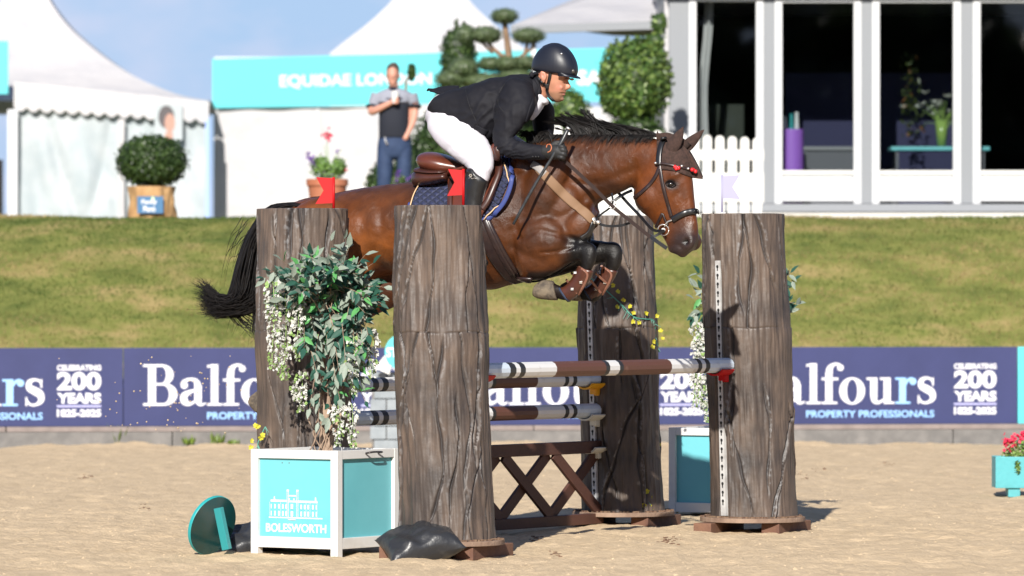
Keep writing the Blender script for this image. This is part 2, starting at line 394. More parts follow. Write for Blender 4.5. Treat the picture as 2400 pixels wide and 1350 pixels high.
skin_m = mat('skin', (.47, .235, .16, 1), .5, None, attr='Col')
skin2_m = mat('skin_tanned', (.45, .22, .15, 1), .55)
hairb_m = mat('brown_hair', (.06, .035, .022, 1), .7)
jeans_m = mat('blue_denim', (.014, .030, .078, 1), .8, (.024, .046, .105, 1), scale=12)
polo_g_m = mat('grey_polo', (.24, .25, .30, 1), .85)
polo_n_m = mat('navy_polo', (.009, .011, .020, 1), .85)
def glass_material():
    m = bpy.data.materials.new('window_glass'); m.use_nodes = True; t = m.node_tree; t.nodes.clear()
    o = t.nodes.new('ShaderNodeOutputMaterial'); g = t.nodes.new('ShaderNodeBsdfGlossy'); g.inputs['Roughness'].default_value = .02
    tr = t.nodes.new('ShaderNodeBsdfTransparent'); tr.inputs[0].default_value = (.82, .85, .85, 1); fr = t.nodes.new('ShaderNodeFresnel'); fr.inputs[0].default_value = 1.45
    ms = t.nodes.new('ShaderNodeMixShader'); t.links.new(fr.outputs[0], ms.inputs[0]); t.links.new(tr.outputs[0], ms.inputs[1]); t.links.new(g.outputs[0], ms.inputs[2]); t.links.new(ms.outputs[0], o.inputs[0])
    return m
glass_m = glass_material()
# ------------------------------------------------------------------ terrain
BL, BR_ = 46.9, 48.0                                   # depth of the sand edge at the left and right border of the photograph
def by(x): return 47.45 + x*.12                        # line of the timber edging
def crest_z(x): return 2.235 - .016*x
def arena_height(X, Y):
    h = fbm(X*.8, Y*.5, 3, 3)*.028 + fbm(X*6, Y*4, 3, 11)*.017
    h += fbm(X*22, Y*13, 2, 21)*.009
    for cx, cy, sx, sy, dp in foot:
        h -= dp*np.exp(-(((X-cx)/sx)**2+((Y-cy)/sy)**2))
    h += .022*np.exp(-((by(X)-Y)/.4)**2)*(1+2*vnoise(X*3, Y*0+.5, 5))+.01*np.exp(-((by(X)-Y)/.4)**2)*vnoise(X*14, Y*0+.5, 6)
    return h
foot = [(rng.uniform(-4, 4), rng.uniform(25, 44), rng.uniform(.05, .11), rng.uniform(.08, .2), rng.uniform(.008, .028)) for _ in range(300)]
nx, ny = 640, 620
X, Y = np.meshgrid(np.linspace(-4.6, 4.6, nx), np.r_[np.linspace(23.5, 34, 420), np.linspace(34.05, 47.9, 200)])
Z = arena_height(X, Y)
edge = np.clip(np.minimum.reduce([(4.6-np.abs(X))/.6, (Y-23.5)/.6]), 0, 1); Z *= edge; Z += .006*edge - .0
sand_o = link('arena_sand', grid_mesh('arena_sand', X, Y, Z, sand_m)); tag(sand_o, 'raked pale tan riding surface pitted with hoof marks', kind='structure')
def terrain():
    xs = np.array([-900, -300, -80, -30, -15, -9, -5, 0, 5, 9, 15, 30, 80, 300, 900.])
    g = MB(); ys = [-300, -30, 10, 20, 40, 48.05]
    V = [(x, y, -.012 if y < 48 else -.012) for y in ys for x in xs]; n_ = len(xs)
    g.add(V, [(j*n_+i, j*n_+i+1, (j+1)*n_+i+1, (j+1)*n_+i) for j in range(len(ys)-1) for i in range(n_-1)])
    return tag(obj('ground', g, sand_m), 'flat sandy ground of the show arena reaching far out', kind='structure')
terrain()
def bank():
    xs = np.r_[-900, -200, -60, -20, np.linspace(-8, 8, 161), 20, 60, 200, 900]
    prof = [(0.0, .0), (.10, .50), (1.2, .86), (3.0, 1.38), (5.0, 1.90), (6.3, 2.13), (6.9, 2.19), (7.6, 2.16), (9.0, 2.10), (14, 2.08), (60, 2.08), (250, 2.1), (1500, 2.1)]
    pp = cat_rom(prof[:9], 8); pr = list(map(tuple, pp))+prof[9:]
    X = np.array([[x for x in xs] for _ in pr]); 
    Yb = np.array([[47.75+np.clip(x, -20, 20)*.12*(1-min(1, s/7)) + s for x in xs] for s, z in pr])
    Z = np.array([[z-(.003*np.clip(x, -9, 9) if s > .2 else 0)*min(1, s/6.9)*(1 if s < 20 else 0) for x in xs] for s, z in pr])
    nz = fbm(X*1.3, Yb*1.3, 3, 31)*.05; nz[0] = 0; nz[1] *= .2; nz[Yb > 62] = 0; Z = Z+nz
    o = link('grass_bank', grid_mesh('grass_bank', X, Yb, Z, grass_m)); tag(o, 'sloping mown grass bank, yellow green with dry patches', kind='structure')
    # blades
    n_ = 110000; bx_ = rng.uniform(-6, 6, n_); s = rng.uniform(.15, 8.2, n_); ps = np.array([p[0] for p in pr]); pz = np.array([p[1] for p in pr])
    byy = 47.75+bx_*.12*(1-np.minimum(1, s/7))+s; bz = np.interp(s, ps, pz)-.003*bx_*np.minimum(1, s/6.9)+fbm(bx_*1.3, byy*1.3, 3, 31)*.05-.01
    patch_ = fbm(bx_*.55, byy*1.3, 4, 77); t = np.clip(patch_*2.1+.5+rng.normal(0, .16, n_), 0, 1)[:, None]
    cg = np.array([.095, .140, .032]); cm = np.array([.19, .20, .058]); cy = np.array([.36, .275, .125])
    col = np.where(t < .5, cg+(cm-cg)*t*2, cm+(cy-cm)*(t-.5)*2)*rng.uniform(.75, 1.2, (n_, 1))
    h = rng.uniform(.018, .042, n_)*(1+.6*np.clip(patch_, 0, 1)); a = rng.uniform(0, math.pi, n_); w_ = rng.uniform(.004, .010, n_); lean = rng.normal(0, .025, (n_, 2))
    base = np.stack([bx_, byy, bz], 1); d = np.stack([np.cos(a)*w_, np.sin(a)*w_, 0*a], 1)
    tip = base+np.stack([lean[:, 0], lean[:, 1], h], 1)
    g = link('grass', tri_mesh('grass', np.stack([base-d, base+d, tip], 1), blade_m, col)); tag(g, 'short tufty grass covering the sloping bank', 'grass', kind='stuff')
bank()
def clods():
    n_ = 5200; P0 = []
    V = []; 
    base = np.array([(1, 0, 0), (-1, 0, 0), (0, 1, 0), (0, -1, 0), (0, 0, 1), (0, 0, -1)], float)
    fcs = [(0, 2, 4), (2, 1, 4), (1, 3, 4), (3, 0, 4), (2, 0, 5), (1, 2, 5), (3, 1, 5), (0, 3, 5)]
    x = rng.uniform(-4.2, 4.2, n_); y = 24.5+(rng.random(n_)**1.5)*17; z = arena_height(x, y)
    mb = MB()
    for i in range(n_):
        s = rng.uniform(.003, .010)*(1.5 if rng.random() < .08 else 1); b = base*rng.uniform(.6, 1.2, (6, 1))*s*np.array([1.2, 1.2, .7])
        mb.add(b+np.array([x[i], y[i], z[i]+.004]), fcs)
    # kicked up grit in the air near the hind hooves
    o = obj('sand_clods', mb, sand_m, kind='stuff'); tag(o, 'loose crumbs of sand scattered over the arena', 'sand clods')
    mb = MB()
    for i in range(70):
        s = rng.uniform(.003, .007); p = at(rng.normal(400, 100), rng.uniform(830, 1030), rng.uniform(29, 32)); mb.add(base*s+np.array(tuple(p)), fcs)
    tag(obj('flying_sand', mb, sand_m, kind='stuff'), 'specks of sand kicked up in front of the navy boards', 'flying sand')
clods()
mb = MB()
for i in range(150):
    k_ = [(1925, 1105), (1880, 1118), (830, 1180), (1560, 1270), (1575, 1272), (1300, 1300), (330, 1190), (200, 1120), (2080, 1090), (1260, 1268)][i % 10]
    dd_ = CZ*F/(k_[1]-HOR+rng.normal(0, 3)); x_ = (k_[0]+rng.normal(0, 12)-1200)*dd_/F; s_ = rng.uniform(.004, .011); z_ = float(arena_height(np.array(x_), np.array(dd_)))
    mb.box((x_, dd_, z_+.006), (s_*2, s_*1.6, s_), 0, Matrix.Rotation(rng.uniform(0, 3), 3, 'Z'))
tag(obj('dark_debris', mb, dirt_m, kind='stuff'), 'small dark crumbs of soil lying on the sand', 'debris')
# timber edging under the boards
def line_frame(x0, y0): return Matrix.Translation((x0, y0, 0))
RB = math.atan(.12)
EDG = thing('retaining_edge', 'low grey and pinkish timber edging between the sand and the advertising boards', 'edging', (0, 47.45, 0), RB)
for k in range(-3, 4):
    x = k*2.4+.5
    boxo('sleeper', (x, .05, .04), (2.392, .10, .20), kerb_m, EDG, bevel=.006)
    boxo('timber_cap', (x+.9, .07, .165), (2.39, .15, .045), kerb2_m, EDG, bevel=.004)
# ------------------------------------------------------------------ lettering: heavy serif alphabet as flat plates
def strip2(mb, outer, inner, z, y):
    n_ = len(outer); V = [(p[0], y-z, p[1]) for p in outer]+[(p[0], y-z, p[1]) for p in inner]
    mb.add(V, [(i, i+1, n_+i+1, n_+i) for i in range(n_-1)])
def rect2(mb, x0, z0, x1, z1, k, y): mb.add([(x0, y-k, z0), (x1, y-k, z0), (x1, y-k, z1), (x0, y-k, z1)], [(0, 1, 2, 3)])
def poly2(mb, pts, k, y): mb.add([(p[0], y-k, p[1]) for p in pts], [tuple(range(len(pts)))])
def arc2(mb, cx, cz, ro, rzo, ri, rzi, a0, a1, k, y, ix=0, n=26):
    t = np.linspace(R(a0), R(a1), n)
    strip2(mb, [(cx+ro*math.cos(q), cz+rzo*math.sin(q)) for q in t], [(cx+ix+ri*math.cos(q), cz+rzi*math.sin(q)) for q in t], k, y)
def brush(mb, pts, k, y, sub=8):
    a = cat_rom(pts, sub); L1, L2 = [], []
    for i in range(len(a)):
        t = a[min(i+1, len(a)-1)][:2]-a[max(i-1, 0)][:2]; t = t/(np.linalg.norm(t)+1e-9); nn = np.array([-t[1], t[0]])*a[i][2]/2
        L1.append(tuple(a[i][:2]+nn)); L2.append(tuple(a[i][:2]-nn))
    strip2(mb, L1, L2, k, y)
def disc2(mb, cx, cz, r, k, y): poly2(mb, [(cx+r*math.cos(t), cz+r*math.sin(t)) for t in np.linspace(0, 2*math.pi, 20)[:-1]], k, y)
def glyph(ch, ox, s, y=0):
    """units: x-height 1, cap height 1.5; returns mesh builder and advance"""
    m_ = MB(); e = .0004
    K = [0]
    def k(): K[0] += e; return K[0]
    if ch == 'B':
        rect2(m_, .18, 0, .46, 1.5, k(), y); rect2(m_, 0, 0, .3, .09, k(), y); rect2(m_, 0, 1.41, .3, 1.5, k(), y)
        rect2(m_, .4, 1.41, .72, 1.5, k(), y); rect2(m_, .4, .74, .78, .82, k(), y); rect2(m_, .4, 0, .78, .09, k(), y)
        arc2(m_, .68, 1.12, .42, .38, .15, .29, -90, 90, k(), y); arc2(m_, .74, .41, .50, .41, .20, .32, -90, 90, k(), y); adv = 1.34
    elif ch == 'a':
        rect2(m_, .52, .12, .78, .74, k(), y); brush(m_, [(.10, .76, .2), (.16, .88, .14), (.36, .96, .10), (.56, .90, .17), (.65, .72, .26)], k(), y); disc2(m_, .15, .74, .13, k(), y)
        brush(m_, [(.62, .58, .06), (.36, .50, .14), (.15, .36, .24), (.16, .16, .26), (.34, .06, .13), (.56, .16, .07)], k(), y); brush(m_, [(.65, .2, .25), (.70, .06, .14), (.82, .04, .08), (.94, .10, .04)], k(), y); adv = .98
    elif ch == 'l':
        rect2(m_, .14, 0, .40, 1.5, k(), y); rect2(m_, 0, 0, .54, .08, k(), y); poly2(m_, [(0, 1.38), (.2, 1.40), (.2, 1.5), (0, 1.46)], k(), y); adv = .58
    elif ch == 'f':
        rect2(m_, .14, 0, .40, 1.15, k(), y); rect2(m_, 0, 0, .58, .08, k(), y); rect2(m_, 0, .88, .62, .97, k(), y)
        brush(m_, [(.27, 1.1, .26), (.31, 1.32, .22), (.46, 1.46, .11), (.62, 1.46, .10), (.70, 1.38, .12)], k(), y); disc2(m_, .70, 1.34, .12, k(), y); adv = .66
    elif ch == 'o':
        arc2(m_, .48, .48, .48, .50, .20, .43, 0, 360, k(), y, n=44); adv = 1.02
    elif ch == 'u':
        rect2(m_, .14, .28, .40, .97, k(), y); rect2(m_, .0, .89, .3, .97, k(), y); rect2(m_, .64, 0, .90, .97, k(), y); rect2(m_, .50, .89, .8, .97, k(), y); rect2(m_, .8, 0, 1.04, .08, k(), y)
        brush(m_, [(.27, .32, .26), (.30, .12, .2), (.45, .05, .11), (.64, .16, .08)], k(), y); adv = 1.08
    elif ch == 'r':
        rect2(m_, .14, 0, .40, .97, k(), y); rect2(m_, 0, 0, .56, .08, k(), y); rect2(m_, 0, .89, .3, .97, k(), y)
        brush(m_, [(.36, .66, .05), (.46, .86, .10), (.60, .92, .12), (.68, .86, .14)], k(), y); disc2(m_, .66, .83, .13, k(), y); adv = .80
    else:
        brush(m_, [(.62, .74, .05), (.54, .90, .08), (.36, .95, .10), (.18, .86, .18), (.18, .66, .24), (.38, .54, .28), (.56, .42, .27), (.60, .20, .20), (.42, .05, .10), (.20, .06, .08), (.06, .26, .05)], k(), y, 6)
        rect2(m_, .58, .66, .64, .97, k(), y); rect2(m_, .04, 0, .10, .32, k(), y); adv = .74
    m_.v = [(p[0]*s+ox, p[1], p[2]*s) for p in m_.v]
    return m_, adv*s
def board(x0, w_, label, teal=False, first=0.0, print_=True):
    """a board panel in the frame of the edging line: x0 = left end in metres along the line"""
    org = Matrix.Rotation(RB, 4, 'Z') @ Vector((x0, .10, 0)); b = thing('advertising_board', label, 'advertising board', (org.x, 47.45+org.y, .19), RB, 'advertising boards along the grass bank')
    h = .71
    boxo('board_panel', (w_/2, 0, h/2), (w_-.006, .02, h), cyan_m if teal else navy_m, b, bevel=.002)
    for q in (.12, w_-.12): boxo('post', (q, .045, h/2-.15), (.05, .06, h+.2), skid_m, b)
    if not print_: return b
    s = .250; x = .18; y = -.0125
    for ch in 'Balfours':
        g, a = glyph(ch, x, s, y); g.v = [(p[0], p[1], p[2]+.185) for p in g.v]
        obj('letter', g, blue_print_m if ch == 'r' else print_m, b); x += a
    text('lettering', 'PROPERTY PROFESSIONALS', .08, blue_print_m, b, (.76, y, .06), bold=.002, fit=(x-.78, .066))
    xx = w_-.52-.08
    text('lettering', 'CELEBRATING', .07, print_m, b, (xx, y, .505), bold=.003, fit=(.40, .052))
    text('lettering', '200', .2, print_m, b, (xx, y, .325), bold=.008, fit=(.40, .168))
    text('lettering', 'YEARS', .12, print_m, b, (xx, y, .205), bold=.006, fit=(.40, .098))
    boxo('rule', (xx+.2, y, .182), (.40, .003, .018), lav_print_m, b)
    text('lettering', '1825-2025', .08, print_m, b, (xx, y, .085), bold=.004, fit=(.40, .070))
    return b
def line_x(px):                                # abscissa along the edging line of a photo column
    a = (px-1200)/F; d = 47.45/(1-.12*a); return a*d/math.cos(RB)
bxs = [line_x(-412), line_x(290), line_x(1002), line_x(1702), line_x(2390)]
labs = ['navy advertising board at the left edge of the photo ending in the letters rs', 'navy board with white Balf lettering left of the foliage covered pillar',
        'navy board seen behind the poles between the two middle pillars', 'navy board with alfours lettering right of the rightmost pillar']
for i in range(4): board(bxs[i], bxs[i+1]-bxs[i], labs[i])
board(bxs[4], 2.7, 'plain turquoise board starting at the right edge of the photo', teal=True, print_=False)
# weeds at the edging
def weed(px, py, h, label):
    p = at(px, py, 47.1); p.z = .02; mb = MB()
    for i in range(34):
        a = rng.uniform(0, 6.28); l = h*rng.uniform(.5, 1); q = p+Vector((rng.normal(0, .03), rng.normal(0, .03), 0)); t = q+Vector((math.cos(a)*l*.4, math.sin(a)*l*.4, l)); m_ = (q+t)/2; s = Vector((math.sin(a), -math.cos(a), 0))*.010
        mb.add([q, m_+s, t, m_-s], [(0, 1, 2, 3)], col=tuple(np.array([.16, .24, .04])*rng.uniform(.6, 1.3))+(1,))
    return tag(obj('weed', mb, foli_m), label, 'weed', 'weeds growing along the timber edging')
weed(282, 1040, .22, 'tall dark weed at the joint of the two left boards'); weed(507, 1040, .14, 'bushy pale green weed before the edging under the Balf board')
weed(440, 1040, .10, 'small upright weed just left of the bushy pale weed'); weed(345, 1043, .07, 'tiny weed to the right of the tall dark weed'); weed(540, 1042, .06, 'tiny weed to the right of the bushy pale weed'); weed(2, 1046, .08, 'small weed at the left edge of the photo by the edging')
# tree belt on the far side of the arena, behind the camera (mirrored in the pavilion glass)
def belt():
    n_ = 16000; x = rng.uniform(-90, 110, n_); top = 13+4*fbm(x*.06+30, x*0+3, 3, 9)*2+3*np.abs(np.sin(x*.33)); z = rng.uniform(0, 1, n_)**.8*top; y = -62+rng.normal(0, 3, n_)
    p = np.stack([x, y, z], 1); a = rng.normal(0, 1, (n_, 3)); a /= np.linalg.norm(a, axis=1, keepdims=True); b = np.cross(a, rng.normal(0, 1, (n_, 3))); b /= np.linalg.norm(b, axis=1, keepdims=True); s = rng.uniform(.7, 1.5, (n_, 1))
    c = np.array([.035, .06, .018])*rng.uniform(.6, 1.4, (n_, 1)); tag(link('tree_belt', tri_mesh('tree_belt', np.stack([p-a*s, p+b*s*.6, p+a*s, p-b*s*.6], 1), foli_m, c, 4)), 'dark belt of trees on the far side of the arena', 'trees', kind='stuff')
belt()
# ------------------------------------------------------------------ tents and pavilion behind the bank
GZ = 2.08
def sheet(mb, fn, nu, nv, mi=0, th=0):
    V = [fn(u/(nu-1), v/(nv-1)) for v in range(nv) for u in range(nu)]
    mb.add(V, [(j*nu+i, j*nu+i+1, (j+1)*nu+i+1, (j+1)*nu+i) for j in range(nv-1) for i in range(nu-1)], mi)
def pagoda(name, label, cx, cy, half, zeave, zpeak, parentcat='tent', rot=0.0, group=None, k=.30):
    t = thing(name, label, parentcat, (cx, cy, GZ), rot, group)
    mb = MB(); ze, zp = zeave-GZ, zpeak-GZ
    cs = [(-half, -half), (half, -half), (half, half), (-half, half)]
    for i in range(4):
        a, b = cs[i], cs[(i+1) % 4]
        def fn(u, v):
            s = (1-v); q = (a[0]+(b[0]-a[0])*u, a[1]+(b[1]-a[1])*u); s2 = max(s, .012)
            z = ze+(zp-ze)*(k*v+(1-k)*v**3.2) - .10*math.sin(math.pi*u)*math.sin(math.pi*v)*s
            return (q[0]*s2, q[1]*s2, z)
        sheet(mb, fn, 15, 22)
    obj('canvas_roof', mb, canvas_m, t, smooth=True)
    return t, ze
# left pagoda tent: its front wall spans photo columns 40 to 490
d1 = 83.0; sc1 = F/d1
xl, xr = at(34, 0, d1).x, at(490, 0, d1).x; zl = at(0, 192, d1).z; zr = at(0, 237, d1).z
ze = at(0, 216, d1).z
t1 = thing('pagoda_tent', 'white peaked tent at the left with clear vinyl wall and scalloped valance', 'tent', ((xl+xr)/2, d1, GZ), 0)
def roof1():
    mb = MB()
    crv = [(492, 236), (440, 226), (400, 214), (350, 194), (300, 170), (250, 140), (210, 112), (170, 80), (130, 44), (95, 2), (70, -40), (40, -120), (20, -230)]
    c = cat_rom(crv, 3); zc = GZ; W = xr-at(-300, 0, d1).x
    ridge = [at(p[0], p[1], d1) for p in c]
    V = []; nr = len(ridge); fl = at(-420, 225, d1)
    for i, p in enumerate(ridge):
        # horizontal square section of the roof at this height: right edge follows the traced profile
        cxx = at(20, 0, d1).x; hw = p.x-cxx; yc = d1+3.26; V += [(cxx-hw, yc-hw, p.z), (cxx+hw, yc-hw, p.z), (cxx+hw, yc+hw, p.z), (cxx-hw, yc+hw, p.z)]
    Fc = []
    for i in range(nr-1):
        for k in range(4):
            k2 = (k+1) % 4; Fc.append((i*4+k, i*4+k2, (i+1)*4+k2, (i+1)*4+k))
    mb.add(V, Fc); return mb
obj('canvas_roof', roof1(), canvas_m, t1, world=True, smooth=False)
mb = MB()
def wall_fn(u, v):
    x = xl+(xr-xl)*u; z = GZ+(at(0, 200+40*u, d1).z-GZ)*v
    return (x, d1+.05*float(fbm(np.array(u*8+v*2.5+3), np.array(v*1.2+5), 3, 41))*2+.006*math.sin(u*61+v*2)+.06*math.exp(-((u-.12-.25*(1-v))/.03)**2)+.05*math.exp(-((u-.5+.2*(1-v)**2)/.03)**2), z)
sheet(mb, wall_fn, 90, 14); obj('vinyl_wall', mb, pvc_m, t1, world=True, smooth=True)
mb = MB()
def val_fn(u, v):
    x = xl+(xr-xl)*u; top = at(0, 192+46*u, d1).z; dip = .07*abs(math.sin(u*math.pi*15)); bot = at(0, 250+30*u, d1).z-dip
    return (x, d1-.10-.03*(1-v)+.015*math.sin(u*40), bot+(top-bot)*v)
sheet(mb, val_fn, 151, 5); obj('scalloped_valance', mb, canvas_m, t1, world=True, smooth=True)
for px, wd, m_ in ((30, 24, frame_m), (285, 15, canvas_m), (487, 10, mat('blue_trim', (.30, .42, .78, 1), .6))):
    p = at(px, 0, d1-.14); boxo('post', (p.x, d1-.16, GZ+1.05), (wd/sc1, .06, 2.1 if px > 100 else 2.4), m_, t1, world=True, bevel=.01)
# advertising print hung on the vinyl wall
pr = thing('tent_poster', 'pale grey hanging poster with a dark haired face, partly behind the ball bush', 'poster', tuple(at(395, 250, d1-.2)), 0)
mb = MB(); a, b = at(362, 328, d1-.2), at(428, 244, d1-.2); mb.box(((a.x+b.x)/2, d1-.2, (a.z+b.z)/2), (b.x-a.x, .01, b.z-a.z)); obj('sheet', mb, mat('poster_grey', (.36, .40, .42, 1), .6), pr, world=True)
def pell(nm, cx, cy, rx, ry, m_, off):
    mb = MB(); c = at(cx, cy, d1-.2); s = (d1)/F; mb.add([(c.x+rx*s*math.cos(t), d1-.2-.008-off, c.z+ry*s*math.sin(t)) for t in np.linspace(0, 2*math.pi, 24)[:-1]], [tuple(range(23))]); obj(nm, mb, m_, pr, world=True)
pell('printed_hair', 390, 274, 19, 27, mat('print_hair', (.07, .06, .065, 1), .6), 0); pell('printed_face', 398, 288, 12, 22, mat('print_face', (.40, .22, .17, 1), .6), .004); pell('printed_neck', 396, 318, 10, 10, MATS['print_face'], .002)
# dark gap and neighbour canopy at the far left
nb = thing('corner_marquee', 'marquee at the left edge of the photo with a turquoise fascia end', 'marquee', tuple(at(-60, 500, 82.8)), 0)
a, b = at(-260, 0, 82.7), at(19, 0, 82.7); boxo('fascia_board', ((a.x+b.x)/2, 82.7, (at(0, 96, 82.7).z+at(0, 220, 82.7).z)/2), (b.x-a.x, .05, at(0, 96, 82.7).z-at(0, 220, 82.7).z), cyan_m, nb, world=True)
boxo('side_wall', ((a.x+b.x)/2-.25, 82.8, GZ+1.0), (b.x-a.x-.1, .05, 2.0), canvas_m, nb, world=True)
boxo('door_opening', (at(-4, 0, 82.7).x, 82.72, GZ+.70), (.14, .06, 1.5), dark_in_m, nb, world=True)
# middle marquee with the long turquoise fascia
d2 = 84.0
mm = thing('marquee', 'long white walled marquee under a turquoise fascia with white lettering', 'marquee', tuple(at(950, 500, d2)), 0)
a, b = at(500, 0, d2), at(1585, 0, d2)
def wfn(u, v):
    return (a.x+(b.x-a.x)*u, d2+.1+.02*math.sin(u*50+v), GZ+(at(0, 250, d2).z-GZ)*v)
mb = MB(); sheet(mb, wfn, 120, 8); obj('wall_canvas', mb, canvas_m, mm, world=True, smooth=True)
for px in (508, 745, 1010, 1300, 1500): boxo('wall_pole', (at(px, 0, d2).x, d2+.07, GZ+1.2), (.03, .03, 2.4), frame_m, mm, world=True)
mb = MB(); a1, a2, a3, a4 = at(498, 253, d2), at(1440, 237, d2), at(1440, 112, d2), at(498, 138, d2)
mb.add([a1, a2, a3, a4]+[q+Vector((0, .06, 0)) for q in (a1, a2, a3, a4)], [(0, 1, 2, 3), (7, 6, 5, 4), (0, 4, 5, 1), (3, 2, 6, 7), (0, 3, 7, 4), (1, 5, 6, 2)])
obj('fascia_board', mb, cyan_m, mm, world=True)
o = text('lettering', 'EQUIDAE LONDON', .3, print_m, mm, (0, 0, 0), bold=.007, fit=((1012-656)*d2/F, 33*d2/F)); o.matrix_parent_inverse = XF[mm.name].inverted(); o.location = at(656, 209, d2-.02); o.rotation_euler = (R(90), R(-1.0), 0)
o = text('lettering', 'SA', .3, print_m, mm, (0, 0, 0), bold=.012, fit=(60*d2/F, 36*d2/F)); o.matrix_parent_inverse = XF[mm.name].inverted(); o.location = at(1352, 200, d2-.02)
boxo('eave_beam', ((a.x+b.x)/2, d2+.4, at(0, 140, d2).z), (b.x-a.x, .2, .12), frame_m, mm, world=True)
# concave peak behind the fascia
pk = thing('pagoda_roof_tent', 'white peaked tent roof rising behind the turquoise fascia', 'tent', tuple(at(1010, 500, 92)), 0)
def roofp():
    mb = MB(); c = cat_rom([(1245, 134), (1200, 96), (1160, 64), (1128, 34), (1100, 4), (1080, -30), (1062, -90), (1050, -180)], 3); V = []; cx = at(1010, 0, 92).x
    for p in c:
        q = at(p[0], p[1], 92); hw = q.x-cx; V += [(cx-hw, 92-hw*.6, q.z), (cx+hw, 92-hw*.6, q.z), (cx+hw, 92+hw, q.z), (cx-hw, 92+hw, q.z)]
    mb.add(V, [(i*4+k, i*4+(k+1) % 4, (i+1)*4+(k+1) % 4, (i+1)*4+k) for i in range(len(c)-1) for k in range(4)]); return mb
obj('canvas_roof', roofp(), canvas_m, pk, world=True)
cx = at(1010, 0, 92).x; boxo('side_canvas', (cx, 92, (GZ+at(0, 134, 92).z)/2), (3.5, 2.2, at(0, 134, 92).z-GZ), canvas_m, pk, world=True)
# canopy roof left of the pavilion
cn = thing('canopy', 'pale canopy roof with grey gutter joining the glazed pavilion', 'canopy', tuple(at(1560, 500, 66)), 0)
p0, p1, p2, p3 = at(1197, 60, 63), at(1620, 47, 63), at(1620, -140, 69), at(1330, -6, 69)
mb = MB(); mb.add([p0, p1, at(1620, -90, 66), at(1345, -3, 66)], [(0, 1, 2, 3)]); obj('canvas_roof', mb, canvas_m, cn, world=True)
mb = MB(); mb.box(tuple((p0+p1)/2-Vector((0, 0, .05))), ((p1-p0).length, .12, .10), 0, Matrix.Rotation(-math.atan2(p1.z-p0.z, p1.x-p0.x), 3, 'Y')); obj('gutter', mb, alu_m, cn, world=True)
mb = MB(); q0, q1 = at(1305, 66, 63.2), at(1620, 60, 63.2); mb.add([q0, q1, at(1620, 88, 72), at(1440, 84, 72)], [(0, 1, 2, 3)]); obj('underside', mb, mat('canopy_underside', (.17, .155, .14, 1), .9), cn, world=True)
for px in (1250, 1570): q = at(px, 60, 63.3); boxo('post', (q.x, q.y, (q.z+GZ)/2), (.07, .07, q.z-GZ-.05), frame_m, cn, world=True)
# glazed pavilion
D3 = 60.0; S3 = F/D3
pv = thing('pavilion', 'glazed white framed pavilion with tall dark windows at the right', 'pavilion', tuple(at(2000, 500, D3)), 0)
def X3(px): return at(px, 0, D3).x
def Z3(py): return at(0, py, D3).z
zt, zf, zs = Z3(-40), Z3(478), Z3(403)
posts = [(1562, 1627), (1776, 1828), (2005, 2056), (2238, 2292), (2470, 2524), (2700, 2754)]
for i, (x0, x1) in enumerate(posts):
    boxo('wall_post', ((X3(x0)+X3(x1))/2, D3, (zt+zf)/2), (X3(x1)-X3(x0)-.055, .12, zt-zf), alu_m, pv, world=True, bevel=.008)
for i in range(5):
    x0, x1 = X3(posts[i][1]), X3(posts[i+1][0]); xa, xb = x0-.045, x1+.045
    low = i == 0
    zb = Z3(490) if low else zs
    f = MB()
    for xx in (x0-.02, x1+.02): f.box((xx, D3-.03, (zt+zf)/2), (.085, .10, zt-zf))
    f.box(((x0+x1)/2, D3-.03, zt-.16 if not low else Z3(-2)+.04), (x1-x0+.02, .095, .14))
    fr = obj('window_frame', f, frame_m, pv, world=True, bevel=.006)
    boxo('pane', ((x0+x1)/2, D3+.01, (zt+zb)/2), (x1-x0-.04, .012, zt-zb), glass_m, fr)
    if not low:
        boxo('kick_panel', ((x0+x1)/2, D3-.02, (zs+zf)/2+.02), (x1-x0-.05, .07, zs-zf-.02), frame_m, pv, world=True, bevel=.01)
        boxo('panel_rail', ((x0+x1)/2, D3-.04, zs-.01), (x1-x0-.045, .09, .05), white_m, pv, world=True, bevel=.006)
boxo('floor_rail', ((X3(1560)+X3(2800))/2, D3-.07, zf-.05), (X3(2800)-X3(1560), .14, .09), alu_m, pv, world=True, bevel=.01)
boxo('plinth', ((X3(1740)+X3(2850))/2, D3-.2, zf-.17), (X3(2850)-X3(1700), .5, .12), mat('plinth_grey', (.55, .53, .50, 1), .8), pv, world=True, bevel=.01)
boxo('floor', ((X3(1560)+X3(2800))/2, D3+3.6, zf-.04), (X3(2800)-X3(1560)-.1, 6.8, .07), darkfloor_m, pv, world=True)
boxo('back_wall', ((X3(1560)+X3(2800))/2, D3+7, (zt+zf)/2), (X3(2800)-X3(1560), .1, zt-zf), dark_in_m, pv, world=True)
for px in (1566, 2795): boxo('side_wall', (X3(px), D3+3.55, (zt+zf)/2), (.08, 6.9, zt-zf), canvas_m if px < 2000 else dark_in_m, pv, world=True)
boxo('roof', ((X3(1560)+X3(2800))/2, D3+3.3, zt+.06), (X3(2800)-X3(1540), 7.6, .12), frame_m, pv, world=True)
boxo('fascia', ((X3(1540)+X3(2820))/2, D3-.2, zt+.24), (X3(2820)-X3(1530), .12, .5), frame_m, pv, world=True)
mb = MB()
def cur(u, v): return (X3(1640)+.08*v-.02+u*.10+.02*math.sin(v*9), D3+.35+.05*math.sin(u*9), zf+(zt-zf)*v)
sheet(mb, cur, 8, 14); obj('curtain', mb, canvas_m, pv, world=True, smooth=True)
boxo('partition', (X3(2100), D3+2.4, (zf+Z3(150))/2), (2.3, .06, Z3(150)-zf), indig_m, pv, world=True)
boxo('partition', (X3(1690), D3+2.0, (zf+Z3(230))/2), (.7, .06, Z3(230)-zf), mat('green_hanging', (.03, .035, .028, 1), .9), pv, world=True)
